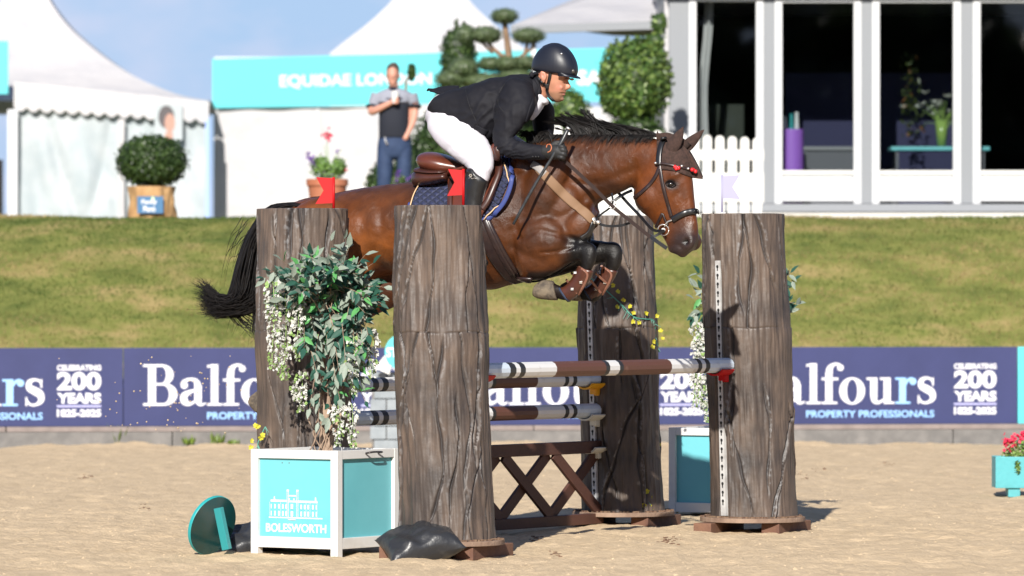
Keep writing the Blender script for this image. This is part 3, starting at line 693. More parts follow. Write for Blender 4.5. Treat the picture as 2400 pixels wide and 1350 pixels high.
# things standing inside
def cyl(mb, c, r, h, n=28, r2=None, mi=0):
    r2 = r if r2 is None else r2; c = Vector(c)
    V = [c+Vector((r*math.cos(t), r*math.sin(t), 0)) for t in np.linspace(0, 2*math.pi, n+1)[:-1]]+[c+Vector((r2*math.cos(t), r2*math.sin(t), h)) for t in np.linspace(0, 2*math.pi, n+1)[:-1]]
    mb.add(V, [(k, (k+1) % n, n+(k+1) % n, n+k) for k in range(n)]+[tuple(range(n))[::-1], tuple(range(n, 2*n))], mi)
dr = thing('purple_stand', 'purple cylindrical stand behind the second pavilion window', 'display stand', (X3(1860), D3+.45, zf))
mb = MB(); cyl(mb, (0, 0, 0), .14, Z3(300)-zf); obj('drum', mb, purpc_m, dr, smooth=False, bevel=.01)
for q, (dx, hh) in enumerate(((-.08, .15), (0, .18), (.06, .20))):
    mb = MB(); cyl(mb, (dx, 0, Z3(300)-zf), .028, hh, 12, .02); obj('bottle', mb, [frame_m, dteal_m, frame_m][q], dr)
tb = thing('teal_table', 'teal topped table behind the third pavilion window', 'table', (X3(2210), D3+.6, zf))
boxo('tabletop', (0, 0, Z3(346)-zf), (1.15, .5, .045), teal_m, tb, bevel=.008)
for sx in (-.5, .5):
    for sy in (-.2, .2): boxo('leg', (sx, sy, (Z3(346)-zf)/2-.01), (.035, .035, Z3(346)-zf-.02), greyf_m, tb)
vz = thing('flower_vase', 'green glass vase of white lilies on the teal table', 'vase of flowers', (X3(2215), D3+.5, Z3(346)+.03))
mb = MB(); cyl(mb, (0, 0, 0), .05, .30, 16, .075); obj('vase', mb, glassv_m, vz, smooth=True)
for i in range(16):
    c = Vector((rng.normal(0, .16), rng.normal(0, .06), rng.uniform(.36, .62))); mb = MB()
    for k in range(6):
        a = k*math.pi/3+rng.uniform(0, 1); d = Vector((math.cos(a), math.sin(a)*.6, rng.uniform(.2, .7))).normalized()*.075; s = d.cross(Vector((0, 0, 1))).normalized()*.02; mb.add([c, c+d*.6+s, c+d, c+d*.6-s], [(0, 1, 2, 3)])
    obj('lily', mb, wist_m, vz)
mb = MB()
for i in range(26):
    a = Vector((rng.normal(0, .03), 0, .2)); b_ = Vector((rng.normal(0, .17), rng.normal(0, .06), rng.uniform(.25, .55))); tube(mb, [a, (a+b_)/2+Vector((0, 0, .04)), b_], [.006, .005, .003], 4)
obj('stems', mb, glassv_m, vz)
cb = thing('indoor_counter', 'grey counter standing in the dark of the pavilion', 'counter', (X3(1950), D3+1.6, zf))
boxo('counter_body', (0, 0, .33), (1.2, .5, .66), greyf_m, cb, bevel=.01); boxo('counter_top', (0, 0, .68), (1.28, .56, .04), mat('counter_grey', (.2, .2, .22, 1), .5), cb)
pic = thing('hanging_plant', 'trailing plant with orange flowers hanging inside the third window', 'hanging plant', (X3(2155), D3+1.2, Z3(120)))
mb = MB()
for i in range(170):
    c = Vector((rng.normal(0, .06), rng.normal(0, .05), -rng.uniform(0, 1.0))); d = Vector(rng.normal(0, .03, 3)); e = Vector(rng.normal(0, .02, 3)); mb.add([c, c+d, c+d+e, c+e], [(0, 1, 2, 3)], col=(.05, .07, .02, 1) if rng.random() < .88 else (.22, .10, .03, 1))
obj('foliage', mb, foli_m, pic)
# ------------------------------------------------------------------ picket fence
pf = thing('picket_fence', 'white picket fence with round topped pales in front of the first window', 'fence', tuple(at(1660, 500, 57.5)))
DF = 57.5
def picket(px, top, wd=21):
    p = at(px, top, DF); r = wd/2*DF/F; mb = MB(); h = p.z-2.0; y = DF-.03
    pts = [(-r, -h), (r, -h)]+[(r*math.cos(t), -r+r*math.sin(t)) for t in np.linspace(0, math.pi, 9)]
    V = [(p.x+q[0], y, p.z+q[1]) for q in pts]+[(p.x+q[0], y+.022, p.z+q[1]) for q in pts]; n_ = len(pts)
    mb.add(V, [tuple(range(n_)), tuple(range(2*n_-1, n_-1, -1))]+[(i, n_+i, n_+(i+1) % n_, (i+1) % n_) for i in range(n_)])
    obj('picket', mb, white_m, pf, world=True)
for i in range(18):
    px = 1278+i*29.2; tp = 306+ (i-9)*1.6 + (4 if i > 9 else 0)
    picket(px, tp)
for z0, z1 in ((348, 372), (402, 470), (500, 530)):
    a, b = at(1265, (z0+z1)/2, DF+.02), at(1790, (z0+z1)/2+6, DF+.02); boxo('rail', ((a.x+b.x)/2, DF+.015, (a.z+b.z)/2), (b.x-a.x, .03, (z1-z0)*DF/F), white_m, pf, world=True)
# ------------------------------------------------------------------ shrubs and clipped trees
def foliage(ells, n_, size, cols, fuzz=.12, flat=1.0):
    """leaf quads spread over and inside ellipsoids: (centre, rx, ry, rz)"""
    vol = np.array([e[1]*e[3]+e[2]*e[3] for e in ells]); vol = vol/vol.sum(); Q = []; Cc = []
    for e, fr in zip(ells, vol):
        k = int(n_*fr); d = rng.normal(0, 1, (k, 3)); d /= np.linalg.norm(d, axis=1, keepdims=True)
        rr = 1-np.abs(rng.normal(0, fuzz, k)); rr *= 1+.07*np.sin(d[:, 0]*9)*np.sin(d[:, 2]*8+d[:, 1]*7)+.04*np.sin(d[:, 0]*21+2)*np.sin(d[:, 2]*19); st_ = rng.random(k) < .05; rr = np.where(st_, rng.uniform(1.0, 1.13, k), rr)
        p = np.array(tuple(e[0]))+d*rr[:, None]*np.array([e[1], e[2], e[3]])
        nrm = d+rng.normal(0, .55, (k, 3)); nrm /= np.linalg.norm(nrm, axis=1, keepdims=True)
        a = np.cross(nrm, rng.normal(0, 1, (k, 3))); a /= np.linalg.norm(a, axis=1, keepdims=True); b = np.cross(nrm, a)
        s = size*rng.uniform(.6, 1.3, (k, 1)); a *= s; b *= s*.5*flat
        Q.append(np.stack([p-a, p+b, p+a, p-b], 1)); c = np.array(cols)[rng.integers(0, len(cols), k)]*rng.uniform(.7, 1.25, (k, 1)); Cc.append(c)
    return np.concatenate(Q), np.concatenate(Cc)
BOXC = [(.030, .062, .012), (.045, .085, .018), (.062, .105, .024), (.022, .045, .012)]
PINC = [(.07, .115, .045), (.10, .15, .06), (.055, .09, .04), (.13, .17, .08)]
LAUR = [(.06, .12, .02), (.10, .17, .035), (.16, .23, .05), (.04, .08, .018)]
def crown(name, parent, ells, n_, size, cols, **k):
    q, c = foliage(ells, n_, size, cols, **k); o = link(name, tri_mesh(name, q, foli_m, c, 4), parent, True)
    mb = MB()
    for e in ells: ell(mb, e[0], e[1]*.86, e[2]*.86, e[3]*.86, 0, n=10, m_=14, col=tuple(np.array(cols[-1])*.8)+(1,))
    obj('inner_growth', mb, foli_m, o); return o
# clipped ball in a burlap pot
p = at(356, 500, 55.6); bb = thing('ball_shrub', 'round clipped box bush in a burlap wrapped pot before the left tent', 'potted shrub', (p.x, p.y, 2.05))
c = at(356, 379, 55.6); r_ = 82*55.6/F
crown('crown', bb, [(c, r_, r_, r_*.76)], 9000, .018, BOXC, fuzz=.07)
mb = MB(); n_ = 48
V = []; hs = np.linspace(0, .51, 12)
for j, h in enumerate(hs):
    for k in range(n_):
        t = 2*math.pi*k/n_; rr = .245+.012*math.sin(t*7+h*9)+.010*math.sin(t*13-h*20)+.015*math.sin(h*12+t*2)+(.02 if j < 2 else 0)
        V.append((c.x+rr*math.cos(t), c.y+rr*math.sin(t), 2.03+h))
mb.add(V, [(j*n_+k, j*n_+(k+1) % n_, (j+1)*n_+(k+1) % n_, (j+1)*n_+k) for j in range(11) for k in range(n_)]); pot = obj('burlap_pot', mb, burlap_m, bb, world=True, smooth=True)
s = at(352, 480, 55.3); lb = boxo('pot_label', (s.x, c.y-.285, s.z), (61*55.3/F, .01, 40*55.3/F), signb_m, bb, world=True)
for i, (wd, st) in enumerate(((.165, 'Fancy'), (.13, 'Plants'))):
    o = text('lettering', st, .1, print_m, bb, (0, 0, 0), bold=.003, fit=(wd, .062)); o.matrix_parent_inverse = XF[bb.name].inverted(); o.location = (s.x-wd/2-.01, c.y-.293, s.z-.005-i*.068)
mb = MB(); poly2(mb, [(s.x+.028+.020*math.sin(t)*(1 if math.cos(t) < 0 else .75), s.z+.058+.030*math.cos(t)) for t in np.linspace(0, 6.28, 16)[:-1]], 0, c.y-.293); obj('printed_leaf', mb, mat('pale_green_print', (.55, .70, .40, 1), .6), bb, world=True)
# round laurel by the pavilion corner
c = at(1487, 190, 58); lr = thing('laurel_ball', 'large round glossy evergreen bush at the left corner of the pavilion', 'bush', (c.x, c.y, GZ))
crown('crown', lr, [(c, .42, .42, .49), (at(1445, 232, 58), .17, .25, .20), (at(1512, 145, 58), .24, .3, .26)], 6500, .034, LAUR, fuzz=.13)
mb = MB(); q = []; 
crown('top_shoots', lr, [(at(1545, 55, 58), .10, .10, .13), (at(1535, 100, 58), .12, .1, .12)], 380, .035, LAUR, fuzz=.5)
tube(mb, [(c.x, c.y, GZ-.02), (c.x+.02, c.y, c.z-.3)], [.05, .035], 10); obj('trunk', mb, bark_pine_m, lr, world=True, smooth=True)
crown('lower_growth', lr, [(at(1490, 300, 58), .30, .3, .16), (at(1520, 330, 58), .24, .3, .2)], 1600, .034, BOXC, fuzz=.2)
# cloud pruned pine
dT = 62.0; cT = at(1150, 500, dT); pn = thing('cloud_pruned_pine', 'cloud pruned pine with flat foliage pads behind the rider', 'tree', (cT.x, cT.y, GZ))
pads = [(1183, 38, 34, 20), (1092, 82, 24, 26), (1138, 82, 42, 22), (1238, 84, 42, 20), (1086, 160, 40, 26), (1150, 150, 34, 18), (1190, 150, 40, 20), (1235, 148, 30, 18), (1058, 185, 40, 22), (1210, 180, 50, 22), (1130, 190, 60, 20)]
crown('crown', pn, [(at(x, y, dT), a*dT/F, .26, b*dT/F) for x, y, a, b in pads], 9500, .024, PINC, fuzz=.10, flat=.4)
mb = MB()
def br(pts, r0, r1): tube(mb, [at(x, y, dT+dd) for x, y, dd in pts], list(np.linspace(r0, r1, len(pts))), 8, sub=3)
br([(1185, 520, 0), (1190, 380, 0), (1180, 250, .05), (1192, 150, 0), (1190, 110, 0), (1182, 48, 0)], .075, .03)
br([(1190, 140, 0), (1160, 118, 0), (1140, 95, 0)], .03, .02); br([(1155, 125, 0), (1130, 100, 0), (1120, 90, 0)], .02, .013)
br([(1192, 150, 0), (1228, 128, 0), (1238, 92, 0)], .03, .018); br([(1225, 130, 0), (1250, 110, 0), (1255, 95, 0)], .02, .012)
br([(1182, 250, .05), (1120, 215, 0), (1095, 175, 0)], .04, .02); br([(1182, 230, 0), (1225, 190, 0), (1235, 160, 0)], .035, .02); br([(1100, 195, 0), (1075, 170, 0)], .02, .012)
obj('trunk', mb, bark_pine_m, pn, world=True, smooth=True)
# dark conical yew left of the pine and shrubbery behind the rider
yw = thing('curved_yew_hedge', 'tall dark green clipped yew behind the rider, bulging towards its foot', 'shrub', (at(1050, 500, 64).x, 64, GZ))
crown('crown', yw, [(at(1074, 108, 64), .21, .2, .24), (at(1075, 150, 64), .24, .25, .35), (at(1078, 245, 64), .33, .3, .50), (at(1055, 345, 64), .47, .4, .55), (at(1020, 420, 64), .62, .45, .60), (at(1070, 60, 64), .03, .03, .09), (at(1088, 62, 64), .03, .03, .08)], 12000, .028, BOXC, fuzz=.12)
for i, (px, py, a, b, lab, cc) in enumerate(((1180, 330, .5, .9, 'dark rounded shrub behind the pine trunk, mostly hidden by the rider', BOXC), (900, 440, .20, .30, 'small dark leafy bush between the two legs of the standing man and the flower pot', BOXC), (1335, 265, .24, .30, 'loose green shrub between the rider and the round laurel', LAUR), (965, 170, .045, .10, 'thin dark cypress tip rising beside the standing man', BOXC))):
    dd = 63 if i != 1 else 58.2; c_ = at(px, py, dd); s_ = thing('shrub', lab, 'shrub', (c_.x, c_.y, GZ)); crown('crown', s_, [(c_, a, a*.8, b)], int(14000*a*b)+500, .028, cc, fuzz=.15)
    mb = MB(); xo = -.07 if i == 3 else 0; tube(mb, [(c_.x+xo, c_.y, GZ-.05), (c_.x+xo, c_.y, c_.z-.1), (c_.x, c_.y, c_.z)], .03 if i != 3 else .015, 8); obj('trunk', mb, bark_pine_m, s_, world=True)
# terracotta pot with flowers
dP = 54.9; c = at(767, 500, dP); tp = thing('flower_pot', 'terracotta pot with a pink geranium and purple flowers before the white marquee', 'flower pot', (c.x, c.y, 2.1))
mb = MB(); z0 = 2.08; zt_ = at(0, 420, dP).z
prof = [(.15, z0), (.205, zt_-.07), (.222, zt_-.07), (.222, zt_), (.19, zt_), (.18, zt_-.04)]; n_ = 32
mb.add([(c.x+r*math.cos(2*math.pi*k/n_), c.y+r*math.sin(2*math.pi*k/n_), z) for r, z in prof for k in range(n_)], [(j*n_+k, j*n_+(k+1) % n_, (j+1)*n_+(k+1) % n_, (j+1)*n_+k) for j in range(5) for k in range(n_)]); obj('pot', mb, terra_m, tp, world=True, smooth=False)
q, cc = foliage([(at(770, 400, dP), .19, .15, .11), (at(750, 385, dP), .1, .1, .09), (at(795, 390, dP), .08, .1, .10)], 1500, .020, [(.07, .15, .03), (.13, .24, .05), (.18, .30, .07)], fuzz=.3); link('foliage', tri_mesh('foliage', q, foli_m, cc, 4), tp, True)
mb = MB()
for px, py in ((766, 318), (728, 372), (790, 358), (812, 375), (770, 370), (745, 360), (760, 340), (820, 400), (800, 350)): tube(mb, [at(770, 410, dP), at((770+px)/2, (410+py)/2-6, dP), at(px, py, dP)], [.004, .004, .003], 5)
obj('stems', mb, wistg_m, tp, world=True)
def blossom(px, py, r, m_, par, d, n_=26):
    mb = MB(); c = at(px, py, d)
    for i in range(n_):
        p = c+Vector(rng.normal(0, r*.45, 3)); a = Vector(rng.normal(0, 1, 3)).normalized()*r*.35; b = a.cross(Vector(rng.normal(0, 1, 3))).normalized()*r*.3; mb.add([p-a, p-b, p+a, p+b], [(0, 1, 2, 3)])
    return obj('blossom', mb, m_, par, world=True)
for px, py, r, m_ in ((766, 316, .055, pink_m), (728, 372, .05, purp_m), (736, 384, .04, purp_m), (722, 362, .03, purp_m), (790, 354, .03, purp_m), (810, 398, .02, pink_m), (795, 370, .02, wist_m), (752, 362, .02, wist_m)): blossom(px, py, r, m_, tp, dP-.05)
pb = thing('purple_flowers', 'low purple flowers in front of the standing man beside the yew', 'flowers', (at(945, 500, 55.6).x, 55.6, 2.1))
q, cc = foliage([(at(935, 425, 55.6), .10, .1, .07), (at(965, 440, 55.6), .12, .1, .07)], 500, .018, LAUR, fuzz=.3); link('foliage', tri_mesh('foliage', q, foli_m, cc, 4), pb, True)
for px, py in ((933, 410), (930, 422), (936, 402), (965, 415), (955, 420)): blossom(px, py, .03, purp_m, pb, 55.5, 16)
# ------------------------------------------------------------------ grey block filler and start sign by the boards
d4 = 45.2; c = at(925, 1040, d4); sb = thing('block_wall_filler', 'small grey block wall piece standing by the boards behind the foreground pillar', 'jump filler', (c.x, c.y, 0))
row = 0; z = 0; bh = .118
for row in range(6):
    for k in range(3):
        wd = .235; x = -.30+(k)*wd+(.0 if row % 2 else -.11); x1 = min(x+wd-.008, .36); x0_ = max(x, -.21)
        if x1-x0_ > .04: boxo('block', ((x0_+x1)/2, 0, .006+row*bh+bh/2), (x1-x0_, .22+.008*((row+k) % 2), bh-.008), stone_m, sb, bevel=.006)
boxo('core', (.07, .01, .35), (.53, .19, .69), kerb_m, sb)
ss = thing('start_sign', 'round turquoise sign with white letters on a white arrow post, half behind the pillar', 'sign', (at(945, 1000, d4-.3).x, d4-.3, 0))
c = at(944, 825, d4-.3); mb = MB(); r_ = 42*d4/F; n_ = 48
mb.add([(c.x+r_*math.cos(t), c.y+k, c.z+r_*math.sin(t)) for k in (0, .012) for t in np.linspace(0, 2*math.pi, n_+1)[:-1]], [tuple(range(n_)), tuple(range(2*n_-1, n_-1, -1))]+[(i, n_+i, n_+(i+1) % n_, (i+1) % n_) for i in range(n_)]); obj('disc', mb, cyan_m, ss, world=True)
o = text('lettering', 'START', .1, print_m, ss, (0, 0, 0), bold=.003, fit=(.27, .085)); o.matrix_parent_inverse = XF[ss.name].inverted(); o.location = (at(907, 0, d4).x, c.y-.004, c.z-.045)
boxo('post', (c.x, c.y+.03, c.z/2), (.05, .035, c.z), white_m, ss, world=True)
mb = MB(); a = at(878, 862, d4-.28); poly2(mb, [(a.x, a.z), (a.x+.13, a.z+.16), (a.x+.13, a.z-.06)], 0, d4-.27); poly2(mb, [(a.x, a.z), (a.x+.13, a.z-.06), (a.x+.13, a.z+.16)], 0, d4-.25); obj('arrow', mb, white_m, ss, world=True)
# ------------------------------------------------------------------ the jump: four sculpted tree-trunk pillars
def bark_material():
    m = bpy.data.materials.new('sculpted_bark'); m.use_nodes = True; t = m.node_tree; b = t.nodes['Principled BSDF']; l = t.links.new
    tc_ = t.nodes.new('ShaderNodeTexCoord'); mp_ = t.nodes.new('ShaderNodeMapping'); mp_.inputs['Scale'].default_value = (1, 1, .22); l(tc_.outputs['Object'], mp_.inputs[0])
    n1 = t.nodes.new('ShaderNodeTexNoise'); n1.inputs['Scale'].default_value = 26; n1.inputs['Detail'].default_value = 8; l(mp_.outputs[0], n1.inputs['Vector'])
    n2 = t.nodes.new('ShaderNodeTexNoise'); n2.inputs['Scale'].default_value = 3.2; n2.inputs['Detail'].default_value = 5; l(tc_.outputs['Object'], n2.inputs['Vector'])
    r1 = t.nodes.new('ShaderNodeValToRGB'); e = r1.color_ramp.elements; e[0].position = .22; e[0].color = (.058, .046, .041, 1); e[1].position = .76; e[1].color = (.132, .098, .078, 1); l(n1.outputs[0], r1.inputs[0])
    r2 = t.nodes.new('ShaderNodeValToRGB'); e = r2.color_ramp.elements; e[0].position = .35; e[0].color = (.50, .53, .57, 1); e[1].position = .62; e[1].color = (1.10, 1.05, .98, 1); l(n2.outputs[0], r2.inputs[0])
    mu = t.nodes.new('ShaderNodeMix'); mu.data_type = 'RGBA'; mu.blend_type = 'MULTIPLY'; mu.inputs[0].default_value = 1; l(r1.outputs[0], mu.inputs[6]); l(r2.outputs[0], mu.inputs[7])
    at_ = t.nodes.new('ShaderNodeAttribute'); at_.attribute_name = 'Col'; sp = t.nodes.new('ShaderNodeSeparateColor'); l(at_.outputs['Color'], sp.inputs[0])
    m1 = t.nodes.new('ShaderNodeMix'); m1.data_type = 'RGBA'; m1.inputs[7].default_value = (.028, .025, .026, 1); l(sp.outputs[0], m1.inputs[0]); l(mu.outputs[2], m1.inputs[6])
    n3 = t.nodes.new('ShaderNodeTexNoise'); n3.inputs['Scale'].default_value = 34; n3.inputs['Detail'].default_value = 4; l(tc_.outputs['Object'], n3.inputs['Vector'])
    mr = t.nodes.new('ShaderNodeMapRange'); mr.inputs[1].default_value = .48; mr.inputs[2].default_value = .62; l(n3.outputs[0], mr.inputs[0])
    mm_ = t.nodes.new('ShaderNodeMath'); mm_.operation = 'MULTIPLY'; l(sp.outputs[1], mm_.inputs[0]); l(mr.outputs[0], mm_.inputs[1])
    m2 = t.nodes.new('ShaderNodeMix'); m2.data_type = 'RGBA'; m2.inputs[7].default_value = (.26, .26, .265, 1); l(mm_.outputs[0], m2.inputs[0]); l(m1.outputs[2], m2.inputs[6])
    l(m2.outputs[2], b.inputs['Base Color']); b.inputs['Roughness'].default_value = .5; b.inputs['Specular IOR Level'].default_value = .45
    bn = t.nodes.new('ShaderNodeBump'); bn.inputs['Strength'].default_value = .3; bn.inputs['Distance'].default_value = .006
    ad = t.nodes.new('ShaderNodeMath'); ad.operation = 'ADD'; l(n1.outputs[0], ad.inputs[0]); l(n3.outputs[0], ad.inputs[1]); l(ad.outputs[0], bn.inputs['Height']); l(bn.outputs[0], b.inputs['Normal'])
    return m
bark_m = bark_material()
UJ = Vector((.524, .852, 0))                                   # direction along the poles
def pillar(label, d, pxt, pxb, rt, rb, seed, side, htop=1.85, track=True, tz=(.11, 1.58)):
    r_ = np.random.default_rng(seed); xt, xb = at(pxt, 0, d).x, at(pxb, 0, d).x
    t = thing('tree_trunk_pillar', label, 'jump pillar', (xb, d, 0), 0, 'sculpted tree trunk pillars of the jump')
    nth, nz = 300, 380; th = np.linspace(0, 2*np.pi, nth+1)[:-1]; z = np.linspace(.10, htop, nz); TH, ZZ = np.meshgrid(th, z)
    rad = rt+(rb-rt)*(1-(ZZ-.1)/(htop-.1))**1.0
    rad = rad + .010*np.exp(-((ZZ-1.17)/.22)**2)+.006*np.sin(TH*2+seed)+.004*np.sin(TH*3+ZZ*2)
    fl = np.clip((.24-ZZ)/.16, 0, 1); rad += .006*fl*(1+np.sin(TH*5+seed))
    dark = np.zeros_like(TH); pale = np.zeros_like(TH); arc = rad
    seg = 1.185+.01*r_.random()
    for half in (0, 1):
        z0, z1 = ((.1, seg) if half == 0 else (seg, htop)); inz = (ZZ >= z0) & (ZZ < z1+1e-6)
        for k in range(16):
            a0 = r_.uniform(0, 2*np.pi); zs = r_.uniform(z0-.3, z1-.25); ze_ = zs+r_.uniform(.45, 1.3)
            amp = r_.uniform(.10, .34); f1, f2, p1, p2 = r_.uniform(2, 4.5), r_.uniform(7, 13), r_.uniform(0, 6), r_.uniform(0, 6); sl = r_.normal(0, .5)
            cth = a0+sl*(ZZ-zs)+amp*np.sin(f1*ZZ+p1)+.05*np.sin(f2*ZZ+p2)+.012*np.sin(31*ZZ+p1)
            dd = (TH-cth+np.pi) % (2*np.pi)-np.pi; s = dd*arc
            fade = np.clip((ZZ-zs)/.08, 0, 1)*np.clip((ze_-ZZ)/.08, 0, 1)*inz
            wd = r_.uniform(.0035, .0065)*(1+.5*np.sin(ZZ*17+p2)); dep = r_.uniform(.011, .021)
            rad = rad - dep*np.exp(-(s/wd)**2)*fade
            sg = 1 if r_.random() < .5 else -1
            step = np.where(s*sg > 0, np.exp(-np.abs(s)/.04), 0); rad = rad+.0095*step*fade*(1-np.exp(-(s/wd)**2))
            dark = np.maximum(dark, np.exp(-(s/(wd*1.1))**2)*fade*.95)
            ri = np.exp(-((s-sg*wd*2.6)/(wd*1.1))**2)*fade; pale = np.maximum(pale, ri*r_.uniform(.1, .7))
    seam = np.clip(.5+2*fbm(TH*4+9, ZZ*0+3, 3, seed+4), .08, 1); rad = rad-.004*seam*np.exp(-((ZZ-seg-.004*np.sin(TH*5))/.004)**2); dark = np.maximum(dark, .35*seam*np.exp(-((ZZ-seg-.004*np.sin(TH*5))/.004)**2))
    rad += fbm(TH*4+20, ZZ*2.2, 4, seed)*.020 + fbm(TH*26+20, ZZ*4, 3, seed+9)*.0045
    # channel for the steel track
    ta = math.atan2(side.y, side.x); dd = (TH-ta+np.pi) % (2*np.pi)-np.pi; s = dd*rad; chn = np.clip(1-(np.abs(s)-.030)/.006, 0, 1)
    rad = rad*(1-chn)+np.minimum(rad, (rt+(rb-rt)*(1-(ZZ-.1)/(htop-.1)))-.012)*chn; dark *= (1-chn); pale *= (1-chn)
    cx = (xt-xb)*((ZZ-.1)/(htop-.1)); wv = .006*np.sin(ZZ*2.1+seed)
    X = cx+wv+rad*np.cos(TH); Y = rad*np.sin(TH)
    V = np.stack([X, Y, ZZ], 2).reshape(-1, 3); idx = np.arange(nz*nth).reshape(nz, nth); nxt = np.roll(idx, -1, 1)
    q = np.stack([idx[:-1], nxt[:-1], nxt[1:], idx[1:]], 2).reshape(-1, 4)
    me = bpy.data.meshes.new('bark'); nv = len(V)
    top = V[idx[-1]]; cen = top.mean(0); rings = [cen+(top-cen)*k for k in (.965,)]; rings[0][:, 2] += .002
    V = np.vstack([V]+rings+[cen[None]+np.array([[0, 0, .003]])])
    faces = q.tolist(); a = nv
    for k in range(nth): k2 = (k+1) % nth; faces.append([idx[-1][k], idx[-1][k2], a+k2, a+k]); faces.append([a+k, a+k2, a+nth])
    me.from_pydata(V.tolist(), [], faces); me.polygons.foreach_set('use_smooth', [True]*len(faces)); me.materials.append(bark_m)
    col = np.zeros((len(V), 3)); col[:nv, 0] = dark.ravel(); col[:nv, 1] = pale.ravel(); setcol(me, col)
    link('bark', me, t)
    # base plate and skids
    mb = MB(); cyl(mb, (0, 0, .072), .305, .026, 40); obj('base_plate', mb, ply_m, t, bevel=.003)
    for s_ in (-.17, .17):
        boxo('skid', (s_*1.15, 0, .034), (.11, .52, .072), skid_m, t, bevel=.006, rot=Matrix.Rotation(-.42, 3, 'Z'))
    mb = MB()
    for k in range(160):
        a = r_.uniform(0, 6.28); rr = r_.uniform(.245, .295); c = Vector((rr*math.cos(a), rr*math.sin(a), .102)); s = r_.uniform(.006, .016); mb.box(c, (s*2, s, s*.7), 0, Matrix.Rotation(r_.uniform(0, 3), 3, 'Z'))
    obj('bark_chips', mb, dirt_m, t, kind='stuff')
    if track:
        rot = Matrix.Rotation(ta, 3, 'Z'); zz0, zz1 = tz
        def rp(zq): return (rt+(rb-rt)*(1-(zq-.1)/(htop-.1)))-.004
        pts = [zz0, zz1]; c0 = Vector((rp(zz0), 0, zz0)); c1 = Vector((rp(zz1), 0, zz1)); mb = MB()
        def off(zq): return Vector(((xt-xb)*((zq-.1)/(htop-.1)), 0, 0))
        a_, b_ = rot@c0+off(zz0), rot@c1+off(zz1); tv = rot@Vector((0, 1, 0)); ov = rot@Vector((1, 0, 0)); V = []
        for q in (a_, b_):
            for i, j in ((-.019, -.02), (-.019, .008), (.019, .008), (.019, -.02)): V.append(q+tv*i+ov*j)
        mb.add(V, [(0, 1, 5, 4), (1, 2, 6, 5), (2, 3, 7, 6), (3, 0, 4, 7), (0, 3, 2, 1), (4, 5, 6, 7)]); tr = obj('steel_track', mb, track_m, t)
        mb = MB(); k = int((zz1-zz0-.06)/.05)
        for i in range(k):
            f = (zz1-.035-i*.05-zz0)/(zz1-zz0); q = a_+(b_-a_)*f+ov*.0092; u_ = (b_-a_).normalized()
            mb.add([q+tv*.0095*math.cos(w2)+u_*.0095*math.sin(w2) for w2 in np.linspace(0, 6.2832, 11)[:-1]], [tuple(range(10))])
            mb.add([q+tv*.0042-u_*.006+ov*.0003, q-tv*.0042-u_*.006+ov*.0003, q-tv*.0042-u_*.024+ov*.0003, q+tv*.0042-u_*.024+ov*.0003], [(0, 1, 2, 3)])
        obj('keyholes', mb, hole_m, tr)
    return t
SR = Vector((-.72, -.69, 0)).normalized(); SL = Vector((.65, .76, 0)).normalized()
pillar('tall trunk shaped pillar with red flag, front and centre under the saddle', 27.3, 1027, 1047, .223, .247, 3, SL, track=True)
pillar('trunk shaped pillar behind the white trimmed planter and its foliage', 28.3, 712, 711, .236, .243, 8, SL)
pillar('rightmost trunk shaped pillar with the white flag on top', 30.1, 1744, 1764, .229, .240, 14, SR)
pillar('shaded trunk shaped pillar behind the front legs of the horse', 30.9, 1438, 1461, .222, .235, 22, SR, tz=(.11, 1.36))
# ------------------------------------------------------------------ poles
PB = mat('pole_pale_blue', (.55, .63, .72, 1), .4, (.44, .50, .57, 1), scale=14, detail=6, contrast=(.5, .75))
NLc, Rc = Vector((-.359, 27.3, 0)), Vector((1.364, 30.1, 0)); FLc, BRc = Vector((-1.134, 28.3, 0)), Vector((.634, 30.9, 0))
def px_t(A, B, px):
    a = (px-1200)/F; return (a*A.y-A.x)/((B.x-A.x)-a*(B.y-A.y))
def pole(A, B, z, bands, label, r=.0435, tilt=0):
    u = (B-A); L_ = u.length; un = u.normalized(); sdv = un.cross(UP).normalized(); n_ = 12; mb = MB(); mats = [polew_m, brown_m, poleblk_m, PB]
    ts = []; 
    for (p0, p1, c) in bands: ts.append((px_t(A, B, p0), px_t(A, B, p1), c))
    def ring(t, k=1.0): c = A+u*t+UP*(z+tilt*(t-.5)); return [c+(sdv*math.cos(q)+UP*math.sin(q))*r*k for q in np.linspace(0, 2*math.pi, n_+1)[:-1]+.26]
    c = .012/L_
    t0, t1 = ts[0][0], ts[-1][1]
    mb.add(ring(t0, .72)+ring(t0+c*.4, .93)+ring(t0+c), [(j*n_+k, j*n_+(k+1) % n_, (j+1)*n_+(k+1) % n_, (j+1)*n_+k) for j in range(2) for k in range(n_)]+[tuple(range(n_))[::-1]], ts[0][2])
    for i, (a, b, m_) in enumerate(ts):
        a2 = a+c if i == 0 else a; b2 = b-c if i == len(ts)-1 else b
        mb.add(ring(a2)+ring(b2), [(k, (k+1) % n_, n_+(k+1) % n_, n_+k) for k in range(n_)], m_)
    mb.add(ring(t1-c)+ring(t1-c*.4, .93)+ring(t1, .72), [(j*n_+k, j*n_+(k+1) % n_, (j+1)*n_+(k+1) % n_, (j+1)*n_+k) for j in range(2) for k in range(n_)]+[tuple(range(2*n_, 3*n_))], ts[-1][2])
    me = mb.mesh('jump_pole', mats); me.polygons.foreach_set('use_smooth', [True]*len(me.polygons))
    try: me.set_sharp_from_angle(angle=R(25))
    except Exception: pass
    return tag(link('jump_pole', me), label, 'jump pole', 'striped poles of the jump')
W_, BN, BK, PL = 0, 1, 2, 3
